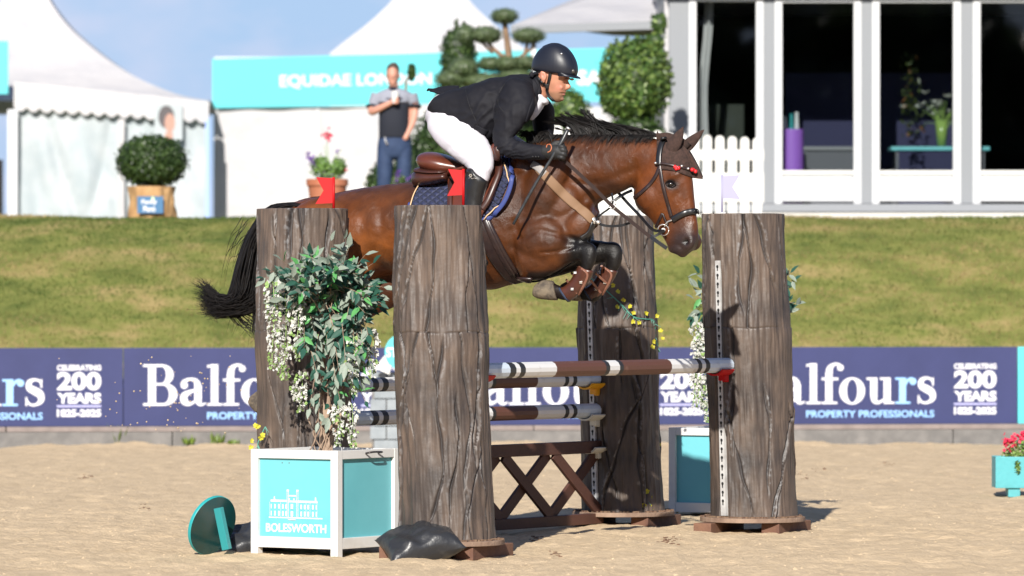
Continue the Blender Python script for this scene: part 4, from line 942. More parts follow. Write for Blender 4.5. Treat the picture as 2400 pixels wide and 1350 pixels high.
pole(NLc, Rc, .978, [(1105, 1181, PL), (1181, 1195, BK), (1195, 1205, W_), (1205, 1217, BK), (1217, 1290, W_), (1290, 1406, BN), (1406, 1415, BK), (1415, 1438, W_), (1438, 1447, BK), (1447, 1560, BN), (1560, 1622, W_), (1622, 1631, BK), (1631, 1640, W_), (1640, 1650, BK), (1650, 1708, PL)],
     'brown and white striped pole resting in the red cup of the rightmost pillar')
bb_ = [(800, 861, PL), (861, 875, BK), (875, 885, W_), (885, 898, BK), (898, 985, W_), (985, 1110, BN), (1110, 1120, BK), (1120, 1142, W_), (1142, 1150, BK), (1150, 1248, BN), (1248, 1312, W_), (1312, 1321, BK), (1321, 1331, W_), (1331, 1340, BK), (1340, 1398, PL)]
pole(FLc, BRc, .884, bb_, 'upper of the two rear striped poles, ending on the yellow cup', .041)
pole(FLc, BRc, .700, bb_, 'lower of the two rear striped poles, ending on the cream cup', .0425)
def cup(pc, u, m_, label):
    """pc = point on the pole axis; u = outward horizontal direction along the pole away from the pillar"""
    t = thing('jump_cup', label, 'jump cup', tuple(pc), 0, 'cups that carry the poles'); s = u.cross(UP).normalized(); mb = MB(); n_ = 12; V = []
    for j in (-.05, .085):
        for rr in (.050, .060):
            for k in range(n_+1):
                a = R(205+130*k/n_); V.append(s*rr*math.cos(a)*1.15+UP*rr*math.sin(a)+u*j)
    m1 = n_+1; Fc = []
    for k in range(n_): Fc += [(k, k+1, 2*m1+k+1, 2*m1+k), (m1+k, 3*m1+k, 3*m1+k+1, m1+k+1), (k, m1+k, m1+k+1, k+1), (2*m1+k, 2*m1+k+1, 3*m1+k+1, 3*m1+k)]
    Fc += [(0, 2*m1, 3*m1, m1), (n_, m1+n_, 3*m1+n_, 2*m1+n_)]
    mb.add(V, Fc); obj('cup_dish', mb, m_, t)
    rot = Matrix((u, s, UP)).transposed()
    mb = MB(); mb.box(-UP*.072-u*.028, (.045, .046, .034), 0, rot); mb.box(-UP*.062-u*.052, (.02, .036, .07), 0, rot); obj('cup_bracket', mb, m_, t, bevel=.005)
un = (Rc-NLc).normalized(); ub = (BRc-FLc).normalized()
tR = px_t(NLc, Rc, 1690); cup(NLc+(Rc-NLc)*tR+UP*.978, -un, red_m, 'red plastic cup holding the front pole on the rightmost pillar')
tB = px_t(FLc, BRc, 1388); Bp = FLc+(BRc-FLc)*tB
cup(Bp+UP*.884, -ub, yel_m, 'yellow cup under the upper rear pole'); cup(Bp+UP*.700, -ub, cream_m, 'cream cup under the lower rear pole')
cup(Bp+UP*.505+ub*.03, -ub, cream_m, 'cream cup holding the brown lattice gate')
tN = px_t(NLc, Rc, 1120); cup(NLc+(Rc-NLc)*tN+UP*.978, un, red_m, 'red cup hidden beside the front centre pillar')
# ------------------------------------------------------------------ lattice gate
g0, g1 = FLc+(BRc-FLc)*.105, FLc+(BRc-FLc)*.935; gl = (g1-g0).length; ga = math.atan2(ub.y, ub.x)
gt = thing('lattice_gate', 'low brown gate of crossed bars under the rear poles', 'jump gate', tuple(g0), ga)
boxo('top_rail', (gl/2, 0, .485), (gl, .055, .072), gate_m, gt, bevel=.004); boxo('bottom_rail', (gl/2, 0, .062), (gl, .055, .062), gate_m, gt, bevel=.004)
for i in range(5):
    for s in (1, -1):
        w0 = gl/5-.03; a = math.atan2(.36, w0)*s; boxo('cross_bar', ((i+.5)*gl/5, .012*s, .2735), (math.hypot(w0, .36)+.005, .022, .068), gate_m, gt, bevel=.003, rot=Matrix.Rotation(-a, 3, 'Y'))
# ------------------------------------------------------------------ planters
def planter(px, d, rz, label, logo=True):
    s = .567; cxv = at(px, 0, d); ax = Vector((math.cos(rz), math.sin(rz), 0)); ay = Vector((-math.sin(rz), math.cos(rz), 0)); c = Vector((cxv.x, d, 0))-ax*s/2+ay*s/2
    t = thing('planter_box', label, 'planter', tuple(c), rz, 'turquoise and white planter boxes'); h = .565; k = .046
    for sx in (-1, 1):
        for sy in (-1, 1): boxo('corner_post', (sx*(s-k)/2, sy*(s-k)/2, h/2), (k, k, h), white_m, t, bevel=.003)
    for z_, hh in ((h-.024, .046), (.075, .058)):
        for sy in (-1, 1): boxo('rail', (0, sy*(s/2-.019), z_), (s-2*k, .034, hh), white_m, t, bevel=.003)
        for sx in (-1, 1): boxo('rail', (sx*(s/2-.019), 0, z_), (.034, s-2*k, hh), white_m, t, bevel=.003)
    for sy in (-1, 1): boxo('side_panel', (0, sy*(s/2-.026), .315), (s-2*k+.004, .01, .43), teal_m, t)
    for sx in (-1, 1): boxo('side_panel', (sx*(s/2-.026), 0, .315), (.01, s-2*k+.004, .43), teal_m, t)
    boxo('lid', (0, 0, h-.055), (s-2*k, s-2*k, .012), white_m, t)
    y = -s/2+.0195
    if logo:
        text('lettering', 'BOLESWORTH', .05, print_m, t, (-.197, y, .128), bold=.0012, fit=(.394, .046), ext=.001)
        L_ = MB(); pk = [0]
        def r_(x0, z0, x1, z1): pk[0] += .00006; rect2(L_, x0, z0, x1, z1, pk[0], y)
        r_(-.178, .202, .172, .208); r_(-.166, .288, -.06, .299); r_(-.052, .287, .003, .296); r_(.010, .286, .150-.01, .297); r_(-.05, .318, .0, .325)
        for x_ in (-.060, .003): r_(x_, .208, x_+.003, .345); r_(x_+.009, .208, x_+.012, .345); r_(x_-.001, .345, x_+.014, .354)
        for x_ in (-.141, .128): r_(x_-.004, .304, x_+.004, .316); r_(x_-.007, .300, x_+.007, .303)
        for x_ in (-.165, -.142, -.116, -.090, -.068, .030, .053, .076, .106, .130):
            wq = .010 if x_ not in (-.165, .130) else .006
            r_(x_, .214, x_+wq, .240); r_(x_, .252, x_+wq, .276)
        for x_ in (-.172, -.100, .066, .092, .138): r_(x_, .208, x_+.0018, .288)
        r_(-.033, .212, -.017, .240); r_(-.033, .252, -.017, .278); r_(-.047, .300, -.038, .308); r_(-.016, .300, -.007, .308); r_(-.05, .193, .0, .197)
        obj('printed_hall', L_, print_m, t)
        for q in (-.09, -.045): boxo('screw', (q, -s/2+.0195, .495), (.005, .003, .005), kerb_m, t)
    mb = MB(); hp = [(s/2+.002, .02, .545), (s/2+.03, .02, .55), (s/2+.035, .06, .552), (s/2+.03, .13, .55), (s/2+.002, .13, .545)]
    tube(mb, [Vector((p[0], p[1]-.05, p[2])) for p in hp], .005, 8, sub=4); obj('handle', mb, mat('handle_metal'+label[:3], (.06, .05, .05, 1), .4, metal=.6), t, smooth=True)
    return t, c
RZ1 = math.atan2(-.315, .471)
pt, pc = planter(791, 27.25, RZ1, 'turquoise planter box with white trim and printed hall emblem at the lower left')
pt2, pc2 = planter(1762, 31.75, R(-28), 'turquoise planter box mostly hidden behind the rightmost pillar', logo=False)
# leaves
def leaf_mesh(m_, nm):
    l_, w_ = 1.0, .19; V = [(0, 0, 0), (.30, w_, .03), (.62, w_*.85, .02), (1.0, 0, -.10), (.62, -w_*.85, .02), (.30, -w_, .03), (.32, 0, -.035), (.64, 0, -.055)]
    me = bpy.data.meshes.new(nm); me.from_pydata(V, [], [(0, 6, 1), (1, 6, 7, 2), (2, 7, 3), (0, 5, 6), (5, 4, 7, 6), (4, 3, 7)]); me.materials.append(m_); me.polygons.foreach_set('use_smooth', [True]*6); return me
LM = [leaf_mesh(leafd_m, 'leaf'), leaf_mesh(leafm_m, 'leaf'), leaf_mesh(leafl_m, 'leaf')]
LV = [np.array([tuple(v.co) for v in m_.vertices]) for m_ in LM]; LF = [tuple(p.vertices) for p in LM[0].polygons]
def frame(d, nrm):
    d = d.normalized(); s = d.cross(nrm); s = s.normalized() if s.length > 1e-4 else d.orthogonal().normalized(); return Matrix((d, s, s.cross(d).normalized())).transposed()
def wist_plant(label, cen, d, sprays, racemes, nmax, seed):
    r_ = np.random.default_rng(seed); t = thing('artificial_wisteria', label, 'artificial plant', (cen[0], cen[1], .51), 0, 'artificial wisteria in the planters')
    G = at(cen[2], cen[3], d) if False else None
    mb = MB(); base = Vector((cen[0], cen[1], .50))
    for k in range(7):
        a = r_.uniform(0, 6.28); pts = []
        top = sprays[r_.integers(0, len(sprays))][0]
        for f in np.linspace(0, 1, 7):
            q = base.lerp(top, f); tw = a+f*7; pts.append(q+Vector((math.cos(tw), math.sin(tw), 0))*.022*(1-f*.3))
        tube(mb, pts, list(np.linspace(.013, .007, 7)), 7, sub=4)
    for k in range(6):
        x = r_.uniform(-.08, .03); pts = [base+Vector((x+.02*math.sin(f*9+k*2), r_.uniform(-.01, .01)-.03, f*.3)) for f in np.linspace(0, 1, 9)]; tube(mb, pts, [.0035]*9, 5, sub=3)
    obj('twisted_stem', mb, stem_m, t, world=True, smooth=True)
    leaves = []; tw = MB()
    for (a, b, droop, n_) in sprays:
        ctrl = [a, a.lerp(b, .35)+Vector((0, 0, droop)), a.lerp(b, .7)+Vector((0, 0, droop*.9)), b]
        c = cat_rom([tuple(q) for q in ctrl], 6); tube(tw, [Vector(q) for q in c], list(np.linspace(.003, .0012, len(c))), 4)
        for i in range(n_):
            f = r_.uniform(.12, 1)*(len(c)-1); j = int(min(f, len(c)-2)); q = Vector(c[j]).lerp(Vector(c[j+1]), f-j); dr = (Vector(c[j+1])-Vector(c[j])).normalized()
            s = dr.cross(Vector((r_.normal(0, .4), -1, r_.normal(0, .4)))).normalized()*(1 if i % 2 else -1)
            if i == 0: q = Vector(c[-1]); s = dr
            dirv = (dr*r_.uniform(.3, .8)+s*r_.uniform(.5, 1)+Vector((r_.normal(0, .2), r_.normal(0, .3)-.15, r_.normal(-.25, .25)))).normalized()
            nrm = Vector((r_.normal(0, .45), -1+r_.normal(0, .3), r_.uniform(.0, 1.0)))
            leaves.append((q, dirv, nrm, r_.uniform(.058, .090)))
    leaves.sort(key=lambda l: l[0].y)
    left = MB(); lc = MB()
    for i, (q, dv, nr, s) in enumerate(leaves):
        u_ = r_.random(); k = 0 if u_ < .42 else (1 if u_ < .90 else 2); M_ = frame(dv, nr)
        if i < nmax:
            o = bpy.data.objects.new('leaf', LM[k]); C.objects.link(o); o.parent = t; mw = Matrix.Translation(q)@M_.to_4x4()@Matrix.Diagonal((s, s, s, 1)); o.matrix_local = XF[t.name].inverted()@mw
        else:
            V = [q+(M_@Vector(v))*s for v in LV[k]]; left.add(V, LF, k)
    if left.v: obj('leaves', left, [leafd_m, leafm_m, leafl_m], t, world=True, kind='stuff')
    obj('twigs', tw, stem_m, t, world=True)
    for (px, py0, py1, dd, rw) in racemes:
        mb = MB(); nfl = int((py1-py0)*.95); tube(mb, [at(px+3*math.sin(f*5), py0+(py1-py0)*f, dd) for f in np.linspace(0, 1, 6)], [.0025]*6, 4, mi=1)
        for i in range(nfl):
            f = r_.random(); wq = rw*(1-f*.75)*(.5+.5*min(1, f*6)); c = at(px+r_.normal(0, 1)*2, py0+(py1-py0)*f, dd); a = r_.uniform(0, 6.28); c = c+Vector((math.cos(a)*wq*r_.uniform(.4, 1), math.sin(a)*wq*.8, 0))
            mi = 1 if (r_.random() < .16+.3*(f > .8)) else 0; sz = r_.uniform(.017, .029)*(1-.4*f)
            for k in range(2):
                out = Vector((math.cos(a), math.sin(a)*.8, r_.uniform(-.8, .4))).normalized(); sd_ = out.cross(Vector(r_.normal(0, 1, 3))).normalized()
                mb.add([c, c+out*sz*.6+sd_*sz*.55, c+out*sz+Vector((0, 0, -.3*sz)), c+out*sz*.6-sd_*sz*.55], [(0, 1, 2), (0, 2, 3)], mi)
        obj('flower_cluster', mb, [wist_m, wistg_m], t, world=True)
    return t
rs = np.random.default_rng(42); sp = []
def A_(px, py, dd=27.62): return at(px, py, dd)
for i in range(84):                                     # crown: sprays fan out of the stem head and droop
    a = rs.uniform(R(-25), R(205)); l = rs.uniform(.55, 1.0); ox, oy = math.cos(a), math.sin(a)
    st = A_(765+rs.normal(0, 14), 700+rs.normal(0, 30), 27.66); ex_, ey = 768+ox*122*l, 688-oy*98*l+rs.uniform(0, 26)
    ey = max(ey, 600) if abs(ox) > .5 else ey
    sp.append((st, A_(ex_, ey, 27.60+rs.normal(-.06, .15)), .03, 12))
for i in range(40):                                     # skirt hanging on the right and down the stem
    x0 = rs.uniform(720, 860); y0 = rs.uniform(680, 800); sp.append((A_(x0-8, y0, 27.62), A_(x0+rs.normal(8, 18), y0+rs.uniform(60, 125), 27.6+rs.normal(-.05, .1)), .02, 10))
for ex_, ey in ((612, 645), (630, 630), (655, 605), (702, 612), (722, 590), (893, 668), (886, 706), (868, 612), (850, 592), (770, 560), (800, 556), (812, 575), (840, 640), (740, 985), (765, 975), (720, 950), (850, 935), (790, 930)):
    st = A_(765+(ex_-765)*.45, 690 if ey < 720 else 860, 27.64); sp.append((st, A_(ex_+6, ey+5, 27.5), .02, 7))
wist_plant('large artificial wisteria spilling out of the near planter box', (pc.x+.01, pc.y, 0, 0), 27.6, sp,
    [(640, 660, 868, 27.46, .045), (668, 690, 890, 27.5, .045), (697, 690, 845, 27.5, .035), (655, 760, 880, 27.52, .03), (828, 790, 925, 27.45, .036), (872, 770, 890, 27.5, .034), (706, 872, 962, 27.45, .034), (694, 900, 940, 27.45, .02), (792, 950, 1046, 27.45, .034), (824, 945, 1050, 27.42, .036), (845, 800, 870, 27.5, .024)], 300, 5)
sp2 = []
for i in range(34):
    a = rs.uniform(0, 2*math.pi); st = at(1725+rs.normal(0, 20), 720+rs.normal(0, 30), 32.1); l = rs.uniform(.5, 1); sp2.append((st, at(1738+math.cos(a)*112*l, 720-math.sin(a)*70*l, 32.05+rs.normal(0, .1)), .03, 8))
for ex_, ey in ((1627, 700), (1622, 742), (1630, 672), (1640, 640), (1860, 655), (1866, 712), (1852, 640), (1650, 830), (1655, 880)): sp2.append((at(1690 if ex_ < 1750 else 1800, 720, 32.05), at(ex_, ey, 31.95), .02, 9))
wist_plant('artificial wisteria mostly hidden behind the rightmost pillar', (pc2.x, pc2.y, 0, 0), 32.0, sp2,
    [(1632, 755, 900, 31.9, .040), (1650, 760, 960, 31.95, .036), (1628, 860, 955, 31.9, .022), (1658, 900, 990, 31.95, .02), (1640, 780, 950, 31.9, .035)], 90, 6)
# ------------------------------------------------------------------ flags
def flag(label, px, ptop, pbot, d, x0, x1, y0, y1, m_, right=False):
    t = thing('swallowtail_flag', label, 'flag', tuple(at(px, pbot, d)), 0, 'flags on the pillars'); mb = MB()
    tube(mb, [at(px, pbot+2, d), at(px, ptop, d)], .0075, 10); obj('flag_pole', mb, m_, t, world=True, smooth=True)
    e0, e1 = (x0, x1) if not right else (x1, x0)       # e0 = notched edge
    nch = e0+(.42 if not right else -.42)*abs(x1-x0)
    q = [at(e1, y0+3, d-.004), at(e0, y0, d-.004), at(nch, (y0+y1)/2, d-.004), at(e0-(2 if not right else -1), y1, d-.004), at(e1, y1-2, d-.004)]
    b_ = [p+Vector((0, .006, 0)) for p in q]; mb = MB(); mb.add(q+b_, [(0, 1, 2), (0, 2, 4), (2, 3, 4), (5, 7, 6), (5, 9, 7), (7, 9, 8)]+[(i, (i+1) % 5, 5+(i+1) % 5, 5+i) for i in range(5)]); obj('flag_plate', mb, m_, t, world=True)
    return t
flag('red swallowtail flag on the pillar behind the foliage', 782, 415, 490, 28.3, 741, 782, 415, 478, red_m)
flag('red swallowtail flag on the front centre pillar beside the riding boot', 1086, 396, 480, 27.3, 1050, 1086, 396, 459, red_m)
fw = flag('white swallowtail flag on the rightmost pillar', 1692, 410, 505, 30.0, 1694, 1734, 410, 467, flagw_m, right=True)
boxo('flag_socket', tuple(at(1691, 507, 29.98)), (.05, .03, .045), white_m, fw, world=True, bevel=.003)
# ------------------------------------------------------------------ sandbags, disc, trough
def sandbag(name, label, c, size, rot, seed):
    r_ = np.random.default_rng(seed); mb = MB(); n_ = 34; U, Vv = np.meshgrid(np.linspace(-1, 1, n_), np.linspace(-1, 1, n_)); e = np.clip((1-np.abs(U)**3.2), 0, 1)**.55*np.clip((1-np.abs(Vv)**3.0), 0, 1)**.55
    wr = fbm(U*3+9, Vv*3+9, 4, seed)*.22+.10*np.sin(U*6+Vv*9*np.abs(U)); pin = 1-.10*(1-np.abs(Vv)**2)*np.abs(U)**3; pin2 = 1-.14*(1-np.abs(U)**2)*np.abs(Vv)**3
    V = []; 
    for sg in (1, -1):
        zz = sg*(e*(1+wr*e*1.2)+.015+.02*(1-e)*np.sin(U*19+Vv*17))*size[2]; V.append(np.stack([U*size[0]*pin, Vv*size[1]*pin2, zz], 2).reshape(-1, 3))
    V = np.vstack(V); n0 = n_*n_; Fc = []
    for j in range(n_-1):
        for i in range(n_-1): a = j*n_+i; Fc += [(a, a+1, a+n_+1, a+n_), (n0+a, n0+a+n_, n0+a+n_+1, n0+a+1)]
    rim = [i for i in range(n_)]+[j*n_+n_-1 for j in range(1, n_)]+[(n_-1)*n_+i for i in range(n_-2, -1, -1)]+[j*n_ for j in range(n_-2, 0, -1)]
    for i in range(len(rim)): a, b = rim[i], rim[(i+1) % len(rim)]; Fc.append((a, n0+a, n0+b, b))
    mb.add([rot@Vector(p)+c for p in V], Fc); return tag(obj(name, mb, bagb_m, smooth=True), label, 'sandbag', 'black weight bags on the sand')
bc = at(985, 1262, 27.02); sandbag('sandbag', 'black plastic weight bag between the planter and the front centre pillar', Vector((bc.x, 27.02, .088)), (.205, .155, .085), Euler((R(24), R(-13), R(14))).to_matrix(), 4)
bc = at(572, 1262, 27.75); sandbag('sandbag', 'dark weight bag half hidden behind the left side of the planter', Vector((bc.x+.05, 27.78, .075)), (.20, .15, .075), Euler((R(18), R(-14), R(10))).to_matrix(), 12)
dn = Vector((.707, -.65, -.289)).normalized(); dc = at(497, 1231, 27.55)
ds = thing('fallen_marker_disc', 'round dark turquoise disc tipped on its edge at the lower left, batten showing', 'marker disc', (dc.x, dc.y, 0)); fr = Matrix((dn.cross(UP).normalized(), dn.cross(dn.cross(UP)).normalized(), dn)).transposed()
mb = MB(); r_ = .163; n_ = 64; mb.add([dc+fr@Vector((r_*k2*math.cos(t), r_*k2*math.sin(t), z_)) for (z_, k2) in ((-.012, .985), (-.009, 1), (.006, 1), (.009, .985)) for t in np.linspace(0, 2*math.pi, n_+1)[:-1]],
    [(j*n_+k, j*n_+(k+1) % n_, (j+1)*n_+(k+1) % n_, (j+1)*n_+k) for j in range(3) for k in range(n_)]+[tuple(range(n_))[::-1]]); obj('disc', mb, mat('disc_rim_teal', (.02, .30, .31, 1), .4), ds, world=True)
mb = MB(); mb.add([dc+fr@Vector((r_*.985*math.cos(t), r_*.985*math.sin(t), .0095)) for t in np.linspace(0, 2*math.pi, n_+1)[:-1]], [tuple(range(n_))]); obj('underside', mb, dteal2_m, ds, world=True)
q0, q1 = at(513, 1196, 27.36), at(531, 1282, 27.46); mb = MB(); dv = (q1-q0); mb.box((q0+q1)/2, (.042, .035, dv.length), 0, Matrix.Rotation(-.20, 3, 'Y')@Matrix.Rotation(-.5, 3, 'Z')); obj('batten', mb, dteal_m, ds, world=True, bevel=.003)
# trough with geraniums at the right border
d5 = 35.6; tr = thing('flower_trough', 'turquoise wooden trough with pink geraniums at the right edge of the photo', 'flower trough', (at(2400, 0, d5).x, d5, 0)); x0 = at(2333, 0, d5).x; xw = .70
boxo('trough_front', (x0+xw/2, d5, .165), (xw, .022, .215), tealw_m, tr, world=True, bevel=.004); boxo('trough_back', (x0+xw/2, d5+.26, .165), (xw, .022, .215), tealw_m, tr, world=True)
for q in (x0+.011, x0+xw-.011): boxo('trough_end', (q, d5+.13, .165), (.022, .24, .21), tealw_m, tr, world=True)
for q in (x0+.13, x0+xw-.13): boxo('foot', (q, d5+.12, .028), (.08, .22, .062), tealw_m, tr, world=True)
boxo('soil', (x0+xw/2, d5+.13, .235), (xw-.05, .23, .02), dirt_m, tr, world=True)
q, cc = foliage([(at(2375, 1070, d5+.1), .07, .08, .06), (at(2400, 1055, d5+.1), .09, .08, .09), (at(2450, 1050, d5+.1), .14, .08, .10), (at(2385, 1095, d5-.03), .02, .02, .05)], 900, .016, [(.08, .15, .03), (.14, .24, .05), (.24, .36, .10)], fuzz=.35); link('foliage', tri_mesh('foliage', q, foli_m, cc, 4), tr, True)
for px, py, r_ in ((2362, 1038, .045), (2378, 1030, .04), (2400, 1022, .04), (2430, 1030, .05)): blossom(px, py, r_, pink_m, tr, d5+.08, 34)
mb = MB()
for px, py in ((2362, 1038), (2378, 1030), (2400, 1022), (2430, 1030)): tube(mb, [at(2390, 1090, d5+.1), at(px, py, d5+.08)], [.004, .003], 5)
obj('stems', mb, wistg_m, tr, world=True)
# yellow flowered garlands hanging on pillars
def garland(label, pts, fl, d, near):
    t = thing('yellow_garland', label, 'garland', tuple(at(pts[0][0], pts[0][1], d)), 0, 'yellow flower garlands on the pillars'); mb = MB(); g = [at(x, y, d+near(x)) for x, y in pts]; tube(mb, g, [.0035]*len(g), 5, sub=4)
    for i in range(len(pts)*3):
        a = cat_rom([tuple(q) for q in g], 4); q = Vector(a[rng.integers(0, len(a))]); e = Vector((rng.normal(0, .02), -.01, -rng.uniform(.0, .05))); tube(mb, [q, q+e], [.0025, .001], 4)
    obj('vine', mb, vine_m, t, world=True)
    for x, y in fl:
        c = at(x, y, d+near(x)-.015); mb = MB(); n0 = Vector((rng.normal(0, .35), -1, rng.normal(.1, .35))).normalized(); a_ = n0.orthogonal().normalized(); b_ = n0.cross(a_)
        for k in range(5):
            w0 = k*2*math.pi/5+rng.uniform(0, .4); r1 = .016*rng.uniform(.8, 1.15); e = a_*math.cos(w0)+b_*math.sin(w0); s = a_*-math.sin(w0)+b_*math.cos(w0)
            mb.add([c, c+e*r1*.6+s*r1*.42+n0*.004, c+e*r1+n0*.006, c+e*r1*.6-s*r1*.42+n0*.004], [(0, 1, 2, 3)])
        obj('flower', mb, yflow_m, t, world=True)
cyl_near = lambda x: -math.sqrt(max(0.0, .245**2-((x-1445)*30.9/F)**2))-.012
garland('garland with yellow flowers draped round the shaded pillar behind the front legs', [(1385, 652), (1420, 680), (1455, 712), (1485, 742), (1515, 748), (1533, 752), (1536, 790), (1545, 825)],
    [(1413, 683), (1448, 684), (1462, 703), (1477, 718), (1446, 720), (1485, 733), (1514, 734), (1484, 754), (1498, 756), (1539, 741), (1549, 776), (1553, 794), (1532, 800), (1529, 813), (1437, 668)], 30.9, cyl_near)
garland('short garland with yellow flowers low on the shaded pillar', [(1545, 1090), (1530, 1110), (1520, 1150), (1512, 1180), (1528, 1200)], [(1538, 1110), (1536, 1122), (1516, 1152), (1524, 1164), (1522, 1186), (1526, 1195), (1545, 1042), (1510, 1183)], 30.9, cyl_near)
nl = lambda x: -.16
garland('small garland with yellow flowers at the foot of the pillar left of the foliage', [(622, 1000), (612, 1020), (604, 1042), (608, 1056)], [(598, 998), (604, 1000), (590, 1034), (588, 1048), (612, 1026), (616, 1020)], 28.2, nl)
# ------------------------------------------------------------------ the horse
def bump_ell(mb, px, py, v, a, b, w_, ang=0):
    """ellipsoid muscle: a,b half axes in photo pixels in the profile plane, w_ half thickness in metres"""
    px = px+(2*abs(v)*math.sin(PS2)*F/28.6 if v < 0 else 0); c = P(px, py, v); k = 28.6/F; rot = Matrix((T2/math.cos(PS2), N, UP)).transposed()@Matrix.Rotation(R(ang), 3, 'Y'); ell(mb, c, a*k, w_, b*k, 0, rot, 14, 22)
H = MB()
loft(H, [(650, 500, 640, 610, .13, 0), (700, 470, 690, 665, .22, 0), (760, 458, 765, 680, .265, 0), (830, 444, 850, 662, .28, 0), (900, 433, 905, 642, .275, 0), (960, 428, 962, 642, .275, 0), (1030, 426, 1035, 662, .29, 0),
         (1090, 418, 1092, 678, .30, 0), (1140, 396, 1145, 680, .295, 0), (1190, 366, 1195, 668, .27, 0), (1232, 343, 1248, 656, .235, 0), (1275, 338, 1305, 640, .21, 0), (1320, 352, 1352, 612, .185, 0), (1350, 390, 1378, 570, .15, 0), (1366, 430, 1390, 535, .11, 0)], n=36, sub=4)
loft(H, [(1215, 345, 1330, 560, .19, 0), (1245, 333, 1378, 520, .165, 0), (1285, 323, 1392, 487, .135, 0), (1335, 318, 1412, 470, .112, 0), (1395, 315, 1445, 456, .098, 0), (1450, 316, 1468, 445, .088, 0), (1500, 320, 1485, 436, .082, 0), (1545, 326, 1500, 430, .080, 0), (1575, 336, 1512, 430, .076, 0)], n=32, sub=5)
# head
loft(H, [(1556, 329, 1497, 392, .066, 0), (1590, 338, 1487, 425, .088, 0), (1610, 362, 1485, 452, .098, 0), (1619, 395, 1489, 478, .100, 0), (1624, 425, 1503, 497, .092, 0), (1627, 455, 1521, 511, .076, 0), (1630, 485, 1535, 530, .064, 0), (1634, 512, 1545, 545, .058, 0), (1637, 540, 1556, 560, .058, 0), (1636, 566, 1566, 578, .060, 0), (1627, 584, 1574, 591, .052, 0), (1612, 596, 1590, 598, .030, 0)], n=30, sub=4, ex=2.25)
bump_ell(H, 1520, 455, .052, 33, 38, .055, 0); bump_ell(H, 1520, 455, -.052, 33, 38, .055, 0)      # jaw
bump_ell(H, 1577, 412, .068, 22, 9, .030, -20); bump_ell(H, 1577, 412, -.068, 22, 9, .030, -20)     # brow
bump_ell(H, 1575, 455, .060, 40, 5, .018, 62); bump_ell(H, 1575, 455, -.060, 40, 5, .018, 62)       # facial crest
bump_ell(H, 1612, 566, .042, 17, 22, .024, 0); bump_ell(H, 1612, 566, -.042, 17, 22, .024, 0)       # nostril
bump_ell(H, 1578, 586, 0, 13, 8, .030, 20)                                                        # chin
# shoulder, chest and hindquarter muscles
for s in (1, -1):
    bump_ell(H, 1268, 455, .135*s, 52, 120, .105, 20); bump_ell(H, 1262, 560, .165*s, 66, 60, .095, 10); (bump_ell(H, 1345, 530, .10*s, 48, 58, .08, 30) if s > 0 else None); bump_ell(H, 1230, 395, .10*s, 38, 46, .10, 0)
    bump_ell(H, 760, 545, .15*s, 95, 85, .14, 0); bump_ell(H, 800, 585, .15*s, 75, 58, .13, 15);  bump_ell(H, 1050, 560, .13*s, 110, 90, .165, 0); None
# near foreleg (folded)
def fore(dx, dy, v, top):
    q = lambda a: tuple((a[0]+dx, a[1]+dy, a[2]+dx, a[3]+dy, a[4], v))
    loft(H, [(1215+dx*.1, 560, 1232+dx*.1, 658, .105, v), (1262+dx*.3, 556+dy*.3, 1262+dx*.3, 655+dy*.3, .10, v), (1305+dx*.6, 552+dy*.6, 1300+dx*.6, 641+dy*.6, .080, v), q((1340, 562, 1336, 620, .058, v)), q((1366, 566, 1360, 612, .048, v)), q((1384, 566, 1362, 618, .046, v)), q((1397, 578, 1360, 626, .046, v)), q((1400, 596, 1361, 634, .044, v)), q((1396, 618, 1358, 640, .038, v)), q((1384, 640, 1348, 650, .031, v))], n=22, sub=4)
    loft(H, [q((1396, 604, 1362, 622, .040, v)), q((1386, 640, 1350, 645, .031, v)), q((1370, 664, 1340, 658, .028, v)), q((1354, 690, 1330, 670, .029, v)), q((1338, 704, 1320, 674, .034, v)), q((1318, 703, 1310, 668, .034, v)), q((1300, 700, 1298, 662, .030, v)), q((1288, 702, 1285, 657, .036, v))], n=18, sub=4)
fore(0, 0, .13, 0); fore(58, 2, -.10, 0)
# near hind leg stretched back
loft(H, [(680, 500, 890, 560, .11, .13), (632, 560, 875, 640, .125, .14), (622, 640, 815, 700, .10, .14), (630, 710, 770, 745, .075, .14), (640, 765, 722, 790, .055, .14), (640, 800, 696, 822, .042, .14), (640, 835, 684, 846, .032, .14), (634, 870, 668, 878, .028, .14), (622, 900, 656, 912, .033, .14), (612, 916, 640, 932, .030, .14), (604, 922, 630, 944, .034, .14)], n=24, sub=4)
loft(H, [(820, 560, 960, 640, .10, -.13), (800, 620, 945, 705, .12, -.14), (752, 690, 880, 740, .085, -.14), (720, 760, 806, 782, .058, -.14), (708, 806, 764, 826, .044, -.14), (704, 850, 742, 858, .031, -.14), (690, 890, 726, 900, .028, -.14), (672, 918, 710, 934, .033, -.14), (662, 930, 690, 950, .030, -.14)], n=24, sub=4)
horse_me = remesh(H, .0095, 10, 'body')
